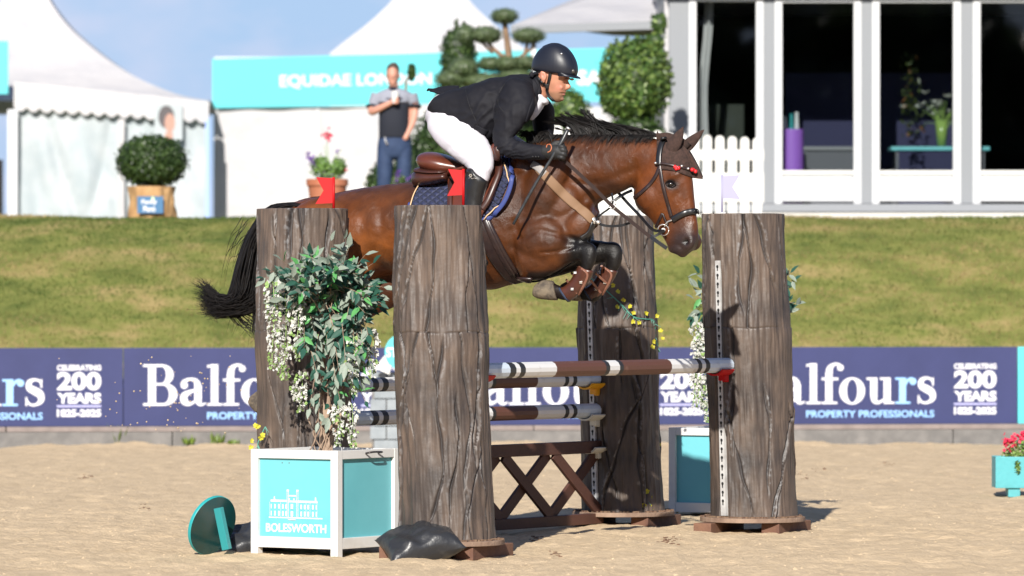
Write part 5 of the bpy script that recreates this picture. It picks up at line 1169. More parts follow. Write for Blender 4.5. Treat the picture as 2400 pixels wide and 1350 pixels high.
def muscle_noise(me):
    co = coords(me).astype(float); nn = normals(me).astype(float); tt = co@np.array(tuple(T2)); zz = co[:, 2]; side = np.sign((co-np.array(tuple(HO)))@np.array(tuple(N2)))
    h = fbm(tt*4+40+side*3, zz*4+20, 2, 101)*.009+fbm(tt*14+40+side*9, zz*14+20, 3, 131)*.004
    # vein-like ridges
    rv = np.abs(fbm(tt*7+60, zz*9+30, 3, 171)); h += .0020*np.exp(-(rv/.02)**2)
    px = 1200+F*co[:, 0]/co[:, 1]; py = HOR-F*(co[:, 2]-CZ)/co[:, 1]
    headm = np.clip((px-1480)/40, 0, 1); h *= (1-.75*headm)
    def groove(pts, wd, dep):
        nonlocal h
        a = cat_rom(pts, 6)[:, :2]; dmin = np.full(len(px), 1e9)
        for i in range(len(a)-1):
            d = a[i+1]-a[i]; L2 = (d**2).sum(); t = np.clip(((px-a[i, 0])*d[0]+(py-a[i, 1])*d[1])/L2, 0, 1)
            dmin = np.minimum(dmin, np.hypot(px-a[i, 0]-t*d[0], py-a[i, 1]-t*d[1]))
        h = h-.8*dep*np.exp(-(dmin/wd)**2)*(side > 0)
    groove([(1205, 520), (1222, 560), (1258, 540), (1320, 552), (1345, 560)], 7, .012)
    groove([(1268, 593), (1305, 590), (1345, 578)], 4, .010); groove([(1300, 510), (1335, 500), (1372, 470)], 8, .010); groove([(1215, 640), (1205, 600), (1198, 540)], 8, .010)
    groove([(1470, 452), (1430, 466), (1400, 485)], 8, .008); groove([(1330, 430), (1400, 430), (1468, 405), (1490, 395)], 9, .009); groove([(1488, 380), (1484, 415), (1484, 440)], 8, .010)
    groove([(885, 470), (893, 540), (880, 600), (905, 632)], 10, .010); groove([(1556, 500), (1572, 470), (1590, 452)], 6, .005); groove([(1600, 440), (1612, 480), (1618, 520)], 6, .005)
    groove([(1572, 578), (1582, 572), (1596, 580)], 3, .006); groove([(840, 480), (850, 540), (830, 600)], 14, .010)
    d = np.hypot((px-1608)/6.5, (py-566)/8); h = h-.020*np.exp(-d**2*1.2)*(side > 0)
    d = np.hypot((px-1572)/11, (py-430)/8); h = h-.010*np.exp(-d**2)*(side > 0)
    setco(me, co+nn*h[:, None]); return px, py, side
hpx, hpy, hside = muscle_noise(horse_me)
def horse_paint():
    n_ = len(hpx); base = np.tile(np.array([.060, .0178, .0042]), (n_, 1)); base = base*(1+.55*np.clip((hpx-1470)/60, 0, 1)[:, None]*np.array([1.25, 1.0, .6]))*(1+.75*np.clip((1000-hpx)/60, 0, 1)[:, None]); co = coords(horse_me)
    nz = fbm(hpx*.012+9, hpy*.014+5, 4, 55)[:, None]; base *= (1+nz*.5)
    def blend(w_, c):
        nonlocal base
        w_ = np.clip(w_, 0, 1)[:, None]; base = base*(1-w_)+np.array(c)*w_
    sm = lambda x: np.clip(x, 0, 1)**2*(3-2*np.clip(x, 0, 1))
    # darker brown shoulder, neck underside and barrel top
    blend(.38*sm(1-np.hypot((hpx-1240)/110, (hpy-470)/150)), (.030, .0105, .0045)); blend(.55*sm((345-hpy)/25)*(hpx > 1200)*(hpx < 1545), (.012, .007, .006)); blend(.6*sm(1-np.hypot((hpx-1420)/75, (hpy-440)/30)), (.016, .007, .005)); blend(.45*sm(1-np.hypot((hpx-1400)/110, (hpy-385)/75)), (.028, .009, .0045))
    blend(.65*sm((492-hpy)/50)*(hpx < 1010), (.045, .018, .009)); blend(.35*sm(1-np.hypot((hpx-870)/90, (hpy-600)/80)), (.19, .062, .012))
    blob = lambda x, y, rx, ry, k, c: blend(k*sm(1.4-np.hypot((hpx-x)/rx, (hpy-y)/ry)), c)
    blk = (.005, .0042, .0042)
    # legs: dark from above the knee and the hock downwards
    blend(sm((hpx-1296)/50)*(hpy > 548)*(hpx < 1475)*sm((hpy-540)/22), blk); blend(.9*sm((hpy-628)/16)*(hpx > 1235)*(hpx < 1480), blk)
    blend(sm((hpy-730)/60)*(hpx < 930), blk); blob(1606, 572, 46, 44, .92, (.020, .015, .015)); blob(1575, 590, 22, 16, .7, (.03, .022, .022)); blob(1574, 432, 18, 13, .95, (.010, .008, .008)); blob(1603, 430, 14, 40, .25, (.07, .022, .010))
    blob(1600, 520, 34, 26, .30, (.07, .030, .018)); blob(1520, 455, 30, 34, .25, (.14, .040, .013))
    blob(1606, 567, 7, 8, 1, (.006, .005, .005)); blend(sm((hpy-600)/40)*(hpx < 850)*.5, (.05, .02, .012))
    blend(.8*sm(1-np.hypot((hpx-880)/70, (hpy-690)/45))*(hside < 0), (.035, .014, .010)); blend(.4*sm((hpy-655)/25)*(hpx > 1000)*(hpx < 1240), (.12, .08, .055))  # far inner thigh: its shade is put into the coat colour; belly line paler
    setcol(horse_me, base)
horse_paint()
def coat_material():
    m = mat('bay_coat', (.2, .06, .02, 1), .36, None, attr='Col', spec=.36, sheen=0); t = m.node_tree; b = t.nodes['Principled BSDF']; l = t.links.new
    tc_ = t.nodes['Texture Coordinate']; mp_ = t.nodes.new('ShaderNodeMapping'); mp_.inputs['Scale'].default_value = (26, 26, 60); mp_.inputs['Rotation'].default_value = (0, R(35), R(-13)); l(tc_.outputs['Object'], mp_.inputs[0])
    n = t.nodes.new('ShaderNodeTexNoise'); n.inputs['Scale'].default_value = 9; n.inputs['Detail'].default_value = 4; l(mp_.outputs[0], n.inputs['Vector'])
    n2 = t.nodes.new('ShaderNodeTexNoise'); n2.inputs['Scale'].default_value = 22; n2.inputs['Detail'].default_value = 6; n2.inputs['Distortion'].default_value = .8; l(tc_.outputs['Object'], n2.inputs['Vector'])
    ad = t.nodes.new('ShaderNodeMath'); ad.operation = 'MULTIPLY_ADD'; ad.inputs[1].default_value = .22; l(n.outputs[0], ad.inputs[0]); l(n2.outputs[0], ad.inputs[2])
    bn = t.nodes.new('ShaderNodeBump'); bn.inputs['Strength'].default_value = .45; bn.inputs['Distance'].default_value = .010; l(ad.outputs[0], bn.inputs['Height']); l(bn.outputs[0], b.inputs['Normal'])
    n3 = t.nodes.new('ShaderNodeTexNoise'); n3.inputs['Scale'].default_value = 7; n3.inputs['Detail'].default_value = 5; l(tc_.outputs['Object'], n3.inputs['Vector'])
    mr = t.nodes.new('ShaderNodeMapRange'); mr.inputs[1].default_value = .35; mr.inputs[2].default_value = .68; mr.inputs[3].default_value = .30; mr.inputs[4].default_value = .56; l(n3.outputs[0], mr.inputs[0]); l(mr.outputs[0], b.inputs['Roughness'])
    src = b.inputs['Base Color'].links[0].from_socket; n4 = t.nodes.new('ShaderNodeTexNoise'); n4.inputs['Scale'].default_value = 30; n4.inputs['Detail'].default_value = 6; l(mp_.outputs[0], n4.inputs['Vector'])
    n5 = t.nodes.new('ShaderNodeTexNoise'); n5.inputs['Scale'].default_value = 11; n5.inputs['Detail'].default_value = 7; l(tc_.outputs['Object'], n5.inputs['Vector'])
    m5 = t.nodes.new('ShaderNodeMath'); m5.operation = 'ADD'; l(n4.outputs[0], m5.inputs[0]); l(n5.outputs[0], m5.inputs[1])
    r4 = t.nodes.new('ShaderNodeMapRange'); r4.inputs[1].default_value = .75; r4.inputs[2].default_value = 1.25; r4.inputs[3].default_value = .62; r4.inputs[4].default_value = 1.45; l(m5.outputs[0], r4.inputs[0])
    vm = t.nodes.new('ShaderNodeVectorMath'); vm.operation = 'SCALE'; l(src, vm.inputs[0]); l(r4.outputs[0], vm.inputs['Scale']); l(vm.outputs[0], b.inputs['Base Color'])
    return m
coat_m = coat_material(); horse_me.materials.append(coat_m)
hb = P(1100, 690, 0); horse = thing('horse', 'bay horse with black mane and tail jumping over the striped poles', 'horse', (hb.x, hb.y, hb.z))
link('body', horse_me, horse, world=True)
BV = bvh_of(horse_me)
hairk_m = mat('black_hair', (.005, .0045, .0045, 1), .5, (.014, .011, .010, 1), scale=30, spec=.3)
brownhair_m = mat('dark_brown_wisps', (.045, .025, .015, 1), .5)
def strand(mb, pts, r0, n=3, sub=3, mi=0):
    k = len(pts); tube(mb, pts, [r0*(1-.85*(i/(k-1))**1.5) for i in range(k)], n, mi, sub=sub)
hr = np.random.default_rng(99)
# tail: core lock plus several hundred strands sweeping back
tm = MB()
def tail_path(f, g, v, spread, hang):
    x0 = 745-70*f; pts = [(745-25*f, 478+4*f), (690-18*f+8*g, 482+3*g), (640+16*g, 508+14*g), (607+26*g, 565+6*g), (594+36*g, 630), (586+42*g, 690-6*f)]
    if not hang:
        e = hr.uniform(-1, 1); pts += [(560+36*g, 712+12*g+10*e), (528+20*g, 716+14*g+16*e), (502+10*g+hr.normal(0, 6), 712+14*g+24*e), (474+16*max(e, 0)+hr.normal(0, 12)+(18 if g > .5 else 0), 702+12*g+38*e+spread*.5)]
    else: pts += [(590+40*g, 735), (594+44*g+hr.normal(0, 6), 775), (602+46*g+hr.normal(0, 10), 800+hr.normal(0, 10))]
    return [P(a+hr.normal(0, 1.2), b+hr.normal(0, 1.2), v+hr.normal(0, .006)) for a, b in pts]
for i in range(900): g = hr.uniform(-1.25, 1); strand(tm, tail_path(hr.random(), g*.95, hr.normal(0, .05), hr.normal(0, 12), False), hr.uniform(.0025, .0050))
for i in range(160): strand(tm, tail_path(hr.random(), hr.uniform(.1, 1), hr.normal(0, .05), 0, True), .004)
for i in range(60):                                             # loose wisps
    g = -1; a0, b0 = hr.uniform(560, 640), hr.uniform(500, 700); dx = hr.uniform(-60, -20); strand(tm, [P(a0, b0, 0), P(a0+dx*.3, b0+20, .02), P(a0+dx*.7, b0+50+hr.normal(0, 10), .03), P(a0+dx, b0+95+hr.normal(0, 14), .02)], .0022)
for i in range(26):
    a0 = hr.uniform(560, 600); strand(tm, [P(a0-30, 735, 0), P(a0-6, 756+hr.normal(0, 6), .02), P(a0+18, 770+hr.normal(0, 8), .02), P(a0+32+hr.normal(0, 10), 784, .02)], .0025)
obj('tail', tm, hairk_m, horse, world=True, smooth=True)
core = MB(); loft(core, [(738, 470, 735, 492, .035, 0), (690, 476, 700, 500, .04, 0), (640, 498, 668, 530, .05, 0), (604, 555, 652, 575, .055, 0), (588, 640, 652, 640, .06, 0), (570, 700, 640, 690, .055, 0), (545, 712, 570, 738, .04, 0), (515, 706, 522, 730, .02, 0)], n=14, sub=3)
obj('tail_core', core, hairk_m, horse, world=True, smooth=True)
# mane
mm_ = MB()
locks = [(hr.uniform(1345, 1540), hr.normal(0, .010), hr.uniform(70, 130), hr.uniform(.7, 1.15), hr.normal(0, 4)) for _ in range(46)]
for (lx, lv, lb, ll, lc) in locks:
    for i in range(24):
        x = lx+hr.normal(0, 5); v = lv+hr.normal(0, .007); g = (x-1340)/200; bk = lb*(.55+.45*min(1, max(g, 0)*2))*(1 if lx < 1490 else .8); lf_ = ll*(34-14*max(0, g-.5)*2)
        tp_ = (x-bk+hr.normal(0, 5), 318-lf_*1.25+lc+hr.normal(0, 2.4))
        strand(mm_, [P(x, 321, v), P(x-bk*.16, 321-lf_*.62, v), P(x-bk*.48, 320-lf_*1.0+lc*.4, v+.004), P(*tp_, v+hr.normal(0, .008))], hr.uniform(.0024, .0040))
for x0, tip in ((1396, (1362, 259)), (1388, (1370, 263)), (1392, (1366, 257)), (1402, (1376, 259)), (1410, (1384, 266)), (1372, (1312, 266)), (1368, (1306, 284)), (1362, (1302, 300)), (1382, (1325, 262)), (1376, (1318, 274))):
    for i in range(34):
        v = hr.normal(0, .012); x = x0+hr.normal(0, 6); strand(mm_, [P(x, 320, v), P(x*.72+tip[0]*.28, 320*.45+tip[1]*.55, v), P(x*.3+tip[0]*.7, 320*.16+tip[1]*.84+2, v), P(tip[0]+hr.normal(0, 3.5), tip[1]+hr.normal(0, 2.5), v)], hr.uniform(.0026, .004))
for i in range(480):                                            # roots and short hair lying over the crest
    x = hr.uniform(1255, 1548); v = hr.uniform(.0, .05); strand(mm_, [P(x, 318, v*.4), P(x-9, 317+hr.normal(0, 1), v), P(x-20, 325+hr.uniform(0, 8), v+.025), P(x-26, 332+hr.uniform(0, 14), v+.036)], .0022)
for i in range(150):                                            # hair over the withers behind the hand
    x = hr.uniform(1236, 1300); v = hr.normal(0, .03); strand(mm_, [P(x, 338, v), P(x-4, 322, v), P(x-14, 312+hr.normal(0, 3), v), P(x-30, 316+hr.normal(0, 5), v)], .004)
obj('mane', mm_, hairk_m, horse, world=True, smooth=True)
# eyes, hooves
eye_m = mat('eye_black', (.008, .006, .005, 1), .08, coat=1)
for s in (1,):
    p_, n_, ok = hit(BV, 1572, 431); mb = MB(); ell(mb, p_-n_*.004, .020, .020, .0155, 0, None, 12, 16); obj('eye', mb, eye_m, horse, world=True, smooth=True)
    mb = MB(); lid = [(1560, 430), (1567, 423), (1577, 424), (1584, 434)]; strap(mb, lid, .008, .006, BV, .001, 6, rnd=True); strap(mb, [(1560, 431), (1567, 438), (1577, 439), (1584, 435)], .005, .004, BV, .001, 6, rnd=True); obj('eyelid', mb, mat('eyelid', (.008, .006, .006, 1), .85, spec=.1), horse, world=True, smooth=True)
hoof_m = mat('hoof_horn', (.055, .043, .033, 1), .8, (.16, .125, .085, 1), scale=22, detail=7, contrast=(.4, .6), bump=.5, bscale=40)
def hoof(pts, v):
    mb = MB(); loft(mb, [p+(v,) for p in pts], n=20, sub=3, ex=2.4, capk=.15); obj('hoof', mb, hoof_m, horse, world=True, smooth=True)
hoof([(1306, 704, 1296, 658, .043), (1285, 703, 1276, 656, .050), (1262, 700, 1262, 662, .054), (1251, 694, 1256, 668, .052)], .13)
hoof([(1364, 706, 1354, 660, .043), (1343, 705, 1334, 658, .050), (1320, 702, 1320, 664, .054), (1309, 696, 1314, 670, .052)], -.10)
hoof([(610, 912, 640, 938, .040), (598, 920, 632, 950, .050), (587, 930, 618, 966, .055), (583, 940, 606, 968, .053)], .14)
hoof([(668, 926, 698, 950, .040), (656, 934, 688, 962, .050), (646, 944, 676, 978, .055)], -.14)
# tendon boots
boot_m = mat('tan_leather_boot', (.075, .022, .011, 1), .38, (.045, .014, .008, 1), scale=12, coat=.3); trim_m = mat('boot_trim', (.20, .085, .055, 1), .5); lining_m = mat('boot_lining_blue', (.02, .03, .06, 1), .8); buck_m = mat('buckle_metal', (.75, .72, .68, 1), .25, metal=.8)
def tendon(dx, v, label, far=False):
    t = thing('tendon_boot', label, 'tendon boot', tuple(P(1350+dx, 665, v)), 0, 'brown leather boots on the front legs'); mb = MB()
    q = lambda a: (a[0]+dx, a[1], a[2]+dx, a[3], a[4], v)
    loft(mb, [q((1392, 636, 1354, 626, .039)), q((1382, 656, 1345, 643, .037)), q((1367, 678, 1334, 660, .037)), q((1349, 697, 1322, 671, .040)), q((1336, 706, 1314, 674, .040))], n=22, sub=4, ex=2.3, capk=.05); b = obj('shell', mb, boot_m, t, world=True, smooth=True); bv = bvh_of(b.data)
    mb = MB()
    for ps in ([(1354+dx, 624), (1376+dx, 640), (1372+dx, 660), (1356+dx, 690)], [(1340+dx, 640), (1366+dx, 664)], [(1328+dx, 656), (1352+dx, 686)]): strap(mb, ps, .012, .004, bv, .002, 5)
    obj('strap', mb, trim_m, t, world=True)
    mb = MB()
    for ps in ((1336, 656), (1350, 640), (1362, 662), (1342, 678)):
        p_, n_, ok = hit(bv, ps[0]+dx, ps[1]); rot = frame(T, n_)
        if ok: mb.box(p_+n_*.006, (.016, .014, .006), 0, rot)
    if mb.v: obj('buckle', mb, buck_m, t, world=True, bevel=.002)
    mb = MB(); loft(mb, [q((1337, 707, 1313, 672, .041)), q((1331, 708, 1308, 671, .040))], n=20, sub=1, capk=.05); obj('lining', mb, lining_m, t, world=True, smooth=True)
tendon(0, .13, 'brown leather tendon boot with bright buckles on the near front leg'); tendon(56, -.10, 'brown leather tendon boot on the far front leg', True)
# ------------------------------------------------------------------ ear bonnet, bridle, breastplate
bon_m = mat('brown_crochet', (.050, .026, .020, 1), .95, (.030, .016, .012, 1), scale=60, contrast=(.4, .6), bump=.6, bscale=150, bdist=.004)
bn_ = thing('ear_bonnet', 'brown crochet ear bonnet with red beads on the horse\'s head', 'ear bonnet', tuple(P(1590, 360, .05)))
mb = MB(); patch(mb, [(1540, 329), (1556, 325), (1590, 333), (1612, 352), (1630, 380), (1646, 414)], [(1543, 398), (1562, 398), (1582, 402), (1604, 410), (1624, 417), (1647, 420)], 34, 16, .004, .006, BV, fb=.012); obj('cap', mb, bon_m, bn_, world=True, smooth=True)
mb = MB(); patch(mb, [(1540, 327), (1560, 322), (1592, 330), (1614, 350), (1632, 380), (1647, 413)], [(1541, 333), (1560, 331), (1588, 340), (1606, 356), (1622, 384), (1646, 418)], 30, 4, .0, .05, BV, fb=-.07); obj('cap_far_side', mb, bon_m, bn_, world=True, smooth=True)
def ear(b0, b1, tip, v, w_):
    mb = MB(); bx, by_ = (b0[0]+b1[0])/2, (b0[1]+b1[1])/2; rows = []
    for f, k in ((-.12, .7), (.0, .88), (.22, .98), (.45, .86), (.68, .60), (.86, .30), (.98, .05)):
        cx_, cy_ = bx+(tip[0]-bx)*f, by_+(tip[1]-by_)*f; dx, dy = (b1[0]-b0[0])/2*k, (b1[1]-b0[1])/2*k; rows.append((cx_-dx, cy_-dy, cx_+dx, cy_+dy, w_*k, v))
    loft(mb, rows, n=18, sub=4); obj('ear_cover', mb, bon_m, bn_, world=True, smooth=True)
ear((1557, 346), (1588, 358), (1602, 296), .055, .026); ear((1592, 340), (1612, 360), (1651, 303), -.045, .026)
leather_m = mat('dark_brown_leather', (.028, .014, .012, 1), .35, (.016, .009, .009, 1), scale=30, coat=.2); blackl_m = mat('black_leather', (.010, .010, .011, 1), .3, coat=.3); redb_m = mat('red_beads', (.65, .015, .02, 1), .4)
br_ = thing('bridle', 'dark leather bridle with red beaded browband and reins', 'bridle', tuple(P(1550, 450, .1)))
def sobj(name, pts, wd, th, m_, par, off=.003, bv=None, rnd=False, fb=.08, steps=8): mb = MB(); strap(mb, pts, wd, th, bv or BV, off, steps, fb=fb, rnd=rnd); return obj(name, mb, m_, par, world=True, smooth=True)
sobj('headpiece', [(1557, 329), (1551, 345), (1547, 365), (1546, 388)], .032, .008, blackl_m, br_, .012); sobj('cheekpiece', [(1546, 388), (1549, 405), (1553, 430), (1559, 455), (1566, 480), (1574, 508)], .020, .006, leather_m, br_, .004)
sobj('throatlash', [(1546, 392), (1538, 412), (1524, 432), (1505, 450), (1488, 463)], .020, .006, leather_m, br_, .004); sobj('browband', [(1538, 385), (1552, 384), (1570, 387), (1590, 392), (1612, 398), (1636, 404)], .014, .006, leather_m, br_, .014, fb=.03)
for px, py in ((1583, 393), (1590, 396), (1586, 399), (1617, 400), (1624, 398), (1620, 404), (1632, 402)):
    p_, n_, ok = hit(BV, px, py, .03); mb = MB(); ell(mb, p_+n_*.022, .010, .010, .011, 0, None, 8, 10); obj('bead', mb, redb_m, br_, world=True, smooth=True)
for px, py in ((1541, 384), (1596, 391), (1608, 397)): p_, n_, ok = hit(BV, px, py, .03); mb = MB(); ell(mb, p_+n_*.022, .008, .008, .007, 0, None, 8, 10); obj('rosette', mb, buck_m, br_, world=True, smooth=True)
sobj('noseband', [(1577, 515), (1590, 507), (1607, 499), (1622, 496), (1632, 497)], .034, .014, blackl_m, br_, .002, rnd=True); sobj('flash_strap', [(1553, 500), (1546, 515), (1538, 532)], .016, .006, leather_m, br_, .003); sobj('flash_strap', [(1554, 501), (1560, 516), (1566, 528)], .012, .006, leather_m, br_, .003)
bp_, bn2, ok = hit(BV, 1558, 538); bp_ = bp_+bn2*.012; mb = MB()
rr_ = .030; fr_ = frame(T, bn2); tube(mb, [bp_+fr_@Vector((rr_*math.cos(a), rr_*math.sin(a), 0)) for a in np.linspace(0, 2*math.pi, 25)], .0035, 6); obj('bit_ring', mb, buck_m, br_, world=True, smooth=True)
mb = MB(); ell(mb, bp_, .012, .010, .011); obj('bit_guard', mb, white_m, br_, world=True, smooth=True); sobj('bit_hanger', [(1577, 515), (1566, 520), (1560, 530)], .008, .005, buck_m, br_, .008)
def band(name, pts, m_, par, wd, th=.004):
    """free strap in the air: (px, py, v)"""
    a = cat_rom(pts, 6); pos = [P(*q) for q in a]; mb = MB(); V = []
    for i, p in enumerate(pos):
        t = (pos[min(i+1, len(pos)-1)]-pos[max(i-1, 0)]).normalized(); s = t.cross(N).normalized()
        for (q, h) in ((-.5, -.5), (-.5, .5), (.5, .5), (.5, -.5)): V.append(p+s*wd*q+N*th*h)
    n_ = len(pos); mb.add(V, [(i*4+k, i*4+(k+1) % 4, (i+1)*4+(k+1) % 4, (i+1)*4+k) for i in range(n_-1) for k in range(4)]+[(3, 2, 1, 0), (n_*4-4, n_*4-3, n_*4-2, n_*4-1)]); return obj(name, mb, m_, par, world=True)
rein_m = mat('rein_brown', (.026, .015, .013, 1), .65, spec=.2)
band('rein', [(1308, 366, .27), (1340, 392, .235), (1390, 438, .20), (1436, 484, .17), (1480, 520, .14), (1525, 556, .11)], rein_m, br_, .019, .006); band('rein_end', [(1522, 552, .11), (1540, 566, .11), (1563, 582, .10)], blackl_m, br_, .020, .006)
band('rein', [(1447, 449, -.08), (1475, 480, -.06), (1500, 506, -.03), (1530, 538, .06), (1556, 541, .10)], blackl_m, br_, .016, .005); band('bit_strap', [(1530, 556, .11), (1545, 548, .10), (1558, 540, .10)], blackl_m, br_, .014, .005)
band('rein', [(1300, 358, -.15), (1330, 340, -.15), (1352, 322, -.12)], rein_m, br_, .016, .005)
bs = thing('breastplate', 'tan elastic breastplate with black martingale straps on the horse\'s chest', 'breastplate', tuple(P(1330, 460, .2))); tan_m = mat('tan_elastic', (.20, .115, .062, 1), .75)
sobj('shoulder_strap', [(1262, 393), (1290, 424), (1320, 455), (1350, 482), (1372, 500), (1388, 516)], .052, .006, tan_m, bs, .003, fb=.16); sobj('shoulder_pad', [(1250, 386), (1262, 393), (1278, 409)], .040, .010, mat('sheepskin_grey', (.30, .28, .27, 1), .9), bs, .004)
mb = MB(); ell(mb, P(1391, 517, .12), .014, .012, .022); ell(mb, P(1402, 521, .12), .012, .01, .012); obj('ring', mb, buck_m, bs, world=True, smooth=True)
band('martingale_strap', [(1392, 517, .11), (1408, 526, .11), (1430, 530, .10), (1458, 528, .09), (1480, 521, .08)], blackl_m, bs, .014); band('martingale_strap', [(1394, 515, .08), (1412, 500, .08), (1428, 488, .08), (1436, 474, .12), (1434, 452, .1)], blackl_m, bs, .010); band('martingale_strap', [(1398, 478, -.05), (1399, 500, 0), (1396, 520, .08)], blackl_m, bs, .018)
band('martingale_strap', [(1440, 470, -.02), (1462, 455, -.04), (1482, 446, -.06)], blackl_m, bs, .016)
mb = MB(); tube(mb, [P(1436+7*math.cos(a), 480+10*math.sin(a), .17) for a in np.linspace(0, 2*math.pi, 16)], .003, 5); obj('ring', mb, buck_m, bs, world=True, smooth=True)
sobj('belly_strap', [(1390, 520), (1380, 545), (1362, 560)], .03, .006, blackl_m, bs, .004)
band('loose_strap', [(1344, 612, .06), (1312, 634, .08), (1275, 655, .09), (1246, 660, .10), (1238, 655, .10), (1246, 650, .10), (1290, 648, .09), (1316, 634, .08)], blackl_m, bs, .011)
# ------------------------------------------------------------------ saddle pad, saddle, girth
pad_m = mat('navy_quilted_pad', (.016, .022, .068, 1), .8, bump=0); padb_m = mat('pad_blue_binding', (.035, .055, .20, 1), .6); gold_m = mat('gold_piping', (.62, .42, .24, 1), .6)
def quilt(m):
    t = m.node_tree; b = t.nodes['Principled BSDF']; l = t.links.new; tc_ = t.nodes['Texture Coordinate']; fac = []
    for ang in (R(38), R(-38)):
        mp_ = t.nodes.new('ShaderNodeMapping'); mp_.inputs['Rotation'].default_value = (0, ang, 0); l(tc_.outputs['Object'], mp_.inputs[0]); wv = t.nodes.new('ShaderNodeTexWave'); wv.inputs['Scale'].default_value = 11; wv.bands_direction = 'Z'; l(mp_.outputs[0], wv.inputs['Vector']); pw = t.nodes.new('ShaderNodeMath'); pw.operation = 'POWER'; pw.inputs[1].default_value = .35; l(wv.outputs['Fac'], pw.inputs[0]); fac.append(pw)
    mi = t.nodes.new('ShaderNodeMath'); mi.operation = 'MINIMUM'; l(fac[0].outputs[0], mi.inputs[0]); l(fac[1].outputs[0], mi.inputs[1]); bn = t.nodes.new('ShaderNodeBump'); bn.inputs['Strength'].default_value = 1; bn.inputs['Distance'].default_value = .02; l(mi.outputs[0], bn.inputs['Height']); l(bn.outputs[0], b.inputs['Normal'])
    x = t.nodes.new('ShaderNodeMix'); x.data_type = 'RGBA'; x.inputs[6].default_value = (.06, .07, .13, 1); x.inputs[7].default_value = (.017, .023, .068, 1); l(mi.outputs[0], x.inputs[0]); l(x.outputs[2], b.inputs['Base Color'])
quilt(pad_m)
sp_ = thing('saddle_pad', 'navy quilted saddle pad with gold piping and blue binding', 'saddle pad', tuple(P(1080, 480, .25)))
mb = MB(); patch(mb, [(992, 418), (1020, 414), (1060, 410), (1100, 404), (1140, 390), (1170, 372), (1186, 362)], [(955, 500), (985, 528), (1040, 540), (1090, 532), (1130, 512), (1160, 500), (1200, 412)], 54, 20, .008, .012, BV, fb=.1); pad_o = obj('pad', mb, pad_m, sp_, world=True, smooth=True); PBV = bvh_of(pad_o.data)
e1 = [(1186, 362), (1193, 385), (1200, 412), (1196, 440), (1184, 470), (1168, 492), (1150, 508), (1122, 520)]
sobj('binding', e1, .026, .010, padb_m, sp_, .004, bv=PBV, rnd=True, fb=.28); sobj('piping', [(x-9, y-1) for x, y in e1[1:]], .007, .006, gold_m, sp_, .010, bv=PBV, rnd=True, fb=.28)
sobj('binding', [(990, 419), (976, 440), (965, 462), (957, 490), (955, 502)], .014, .008, padb_m, sp_, .002, bv=PBV, rnd=True); sobj('piping', [(995, 419), (981, 440), (970, 462), (962, 490), (960, 502)], .007, .006, gold_m, sp_, .009, bv=PBV, rnd=True)
sad_m = mat('brown_saddle_leather', (.11, .028, .014, 1), .34, (.075, .019, .010, 1), scale=9, contrast=(.35, .7), coat=.35, bump=.1, bscale=200, bdist=.001); sadd_m = mat('dark_saddle_leather', (.06, .019, .012, 1), .4, (.035, .012, .009, 1), scale=12, coat=.2)
sd_ = thing('saddle', 'brown leather jumping saddle under the rider', 'saddle', tuple(P(1060, 400, .1)))
mb = MB()
for rows in ([(984, 372, 990, 388, .11, 0), (992, 360, 1000, 402, .165, 0), (1012, 356, 1020, 410, .185, 0), (1040, 361, 1044, 414, .180, 0), (1070, 372, 1074, 412, .150, 0), (1100, 382, 1104, 408, .12, 0), (1130, 372, 1136, 396, .11, 0), (1152, 345, 1160, 378, .105, 0), (1166, 326, 1176, 352, .075, 0)],): loft(mb, rows, n=30, sub=5, ex=2.3)
obj('seat', mb, sad_m, sd_, world=True, smooth=True)
mb = MB(); loft(mb, [(982, 400, 984, 440, .16, .03), (996, 398, 1000, 441, .20, .03), (1030, 402, 1035, 436, .215, .03), (1060, 404, 1064, 428, .22, .03)], n=26, sub=4, ex=2.5); loft(mb, [(988, 392, 990, 412, .19, .03), (1020, 398, 1024, 414, .215, .03), (1056, 400, 1058, 412, .21, .03)], n=24, sub=3); obj('panel', mb, sadd_m, sd_, world=True, smooth=True)
mb = MB(); patch(mb, [(1052, 400), (1080, 392), (1110, 385), (1140, 362), (1160, 335), (1170, 330)], [(1058, 500), (1075, 540), (1105, 545), (1135, 500), (1160, 462), (1176, 400)], 36, 16, .018, .014, PBV, fb=.22); fl_o = obj('flap', mb, sad_m, sd_, world=True, smooth=True); FBV = bvh_of(fl_o.data)
sobj('knee_roll', [(1166, 345), (1175, 380), (1174, 410), (1160, 445), (1146, 475), (1134, 492)], .040, .030, sadd_m, sd_, .012, bv=PBV, rnd=True, fb=.26); sobj('stirrup_leather', [(1072, 400), (1066, 430), (1062, 480), (1064, 540)], .03, .008, sadd_m, sd_, .036, bv=PBV, fb=.3)
sobj('girth', [(1122, 505), (1132, 528), (1150, 565), (1172, 605), (1200, 640), (1222, 656)], .105, .012, leather_m, sd_, .006); sobj('girth_strap', [(1138, 515), (1155, 555), (1178, 600), (1205, 640)], .03, .006, leather_m, sd_, .020)
sobj('girth_guard', [(1196, 640), (1222, 652), (1246, 654)], .06, .012, leather_m, sd_, .005)
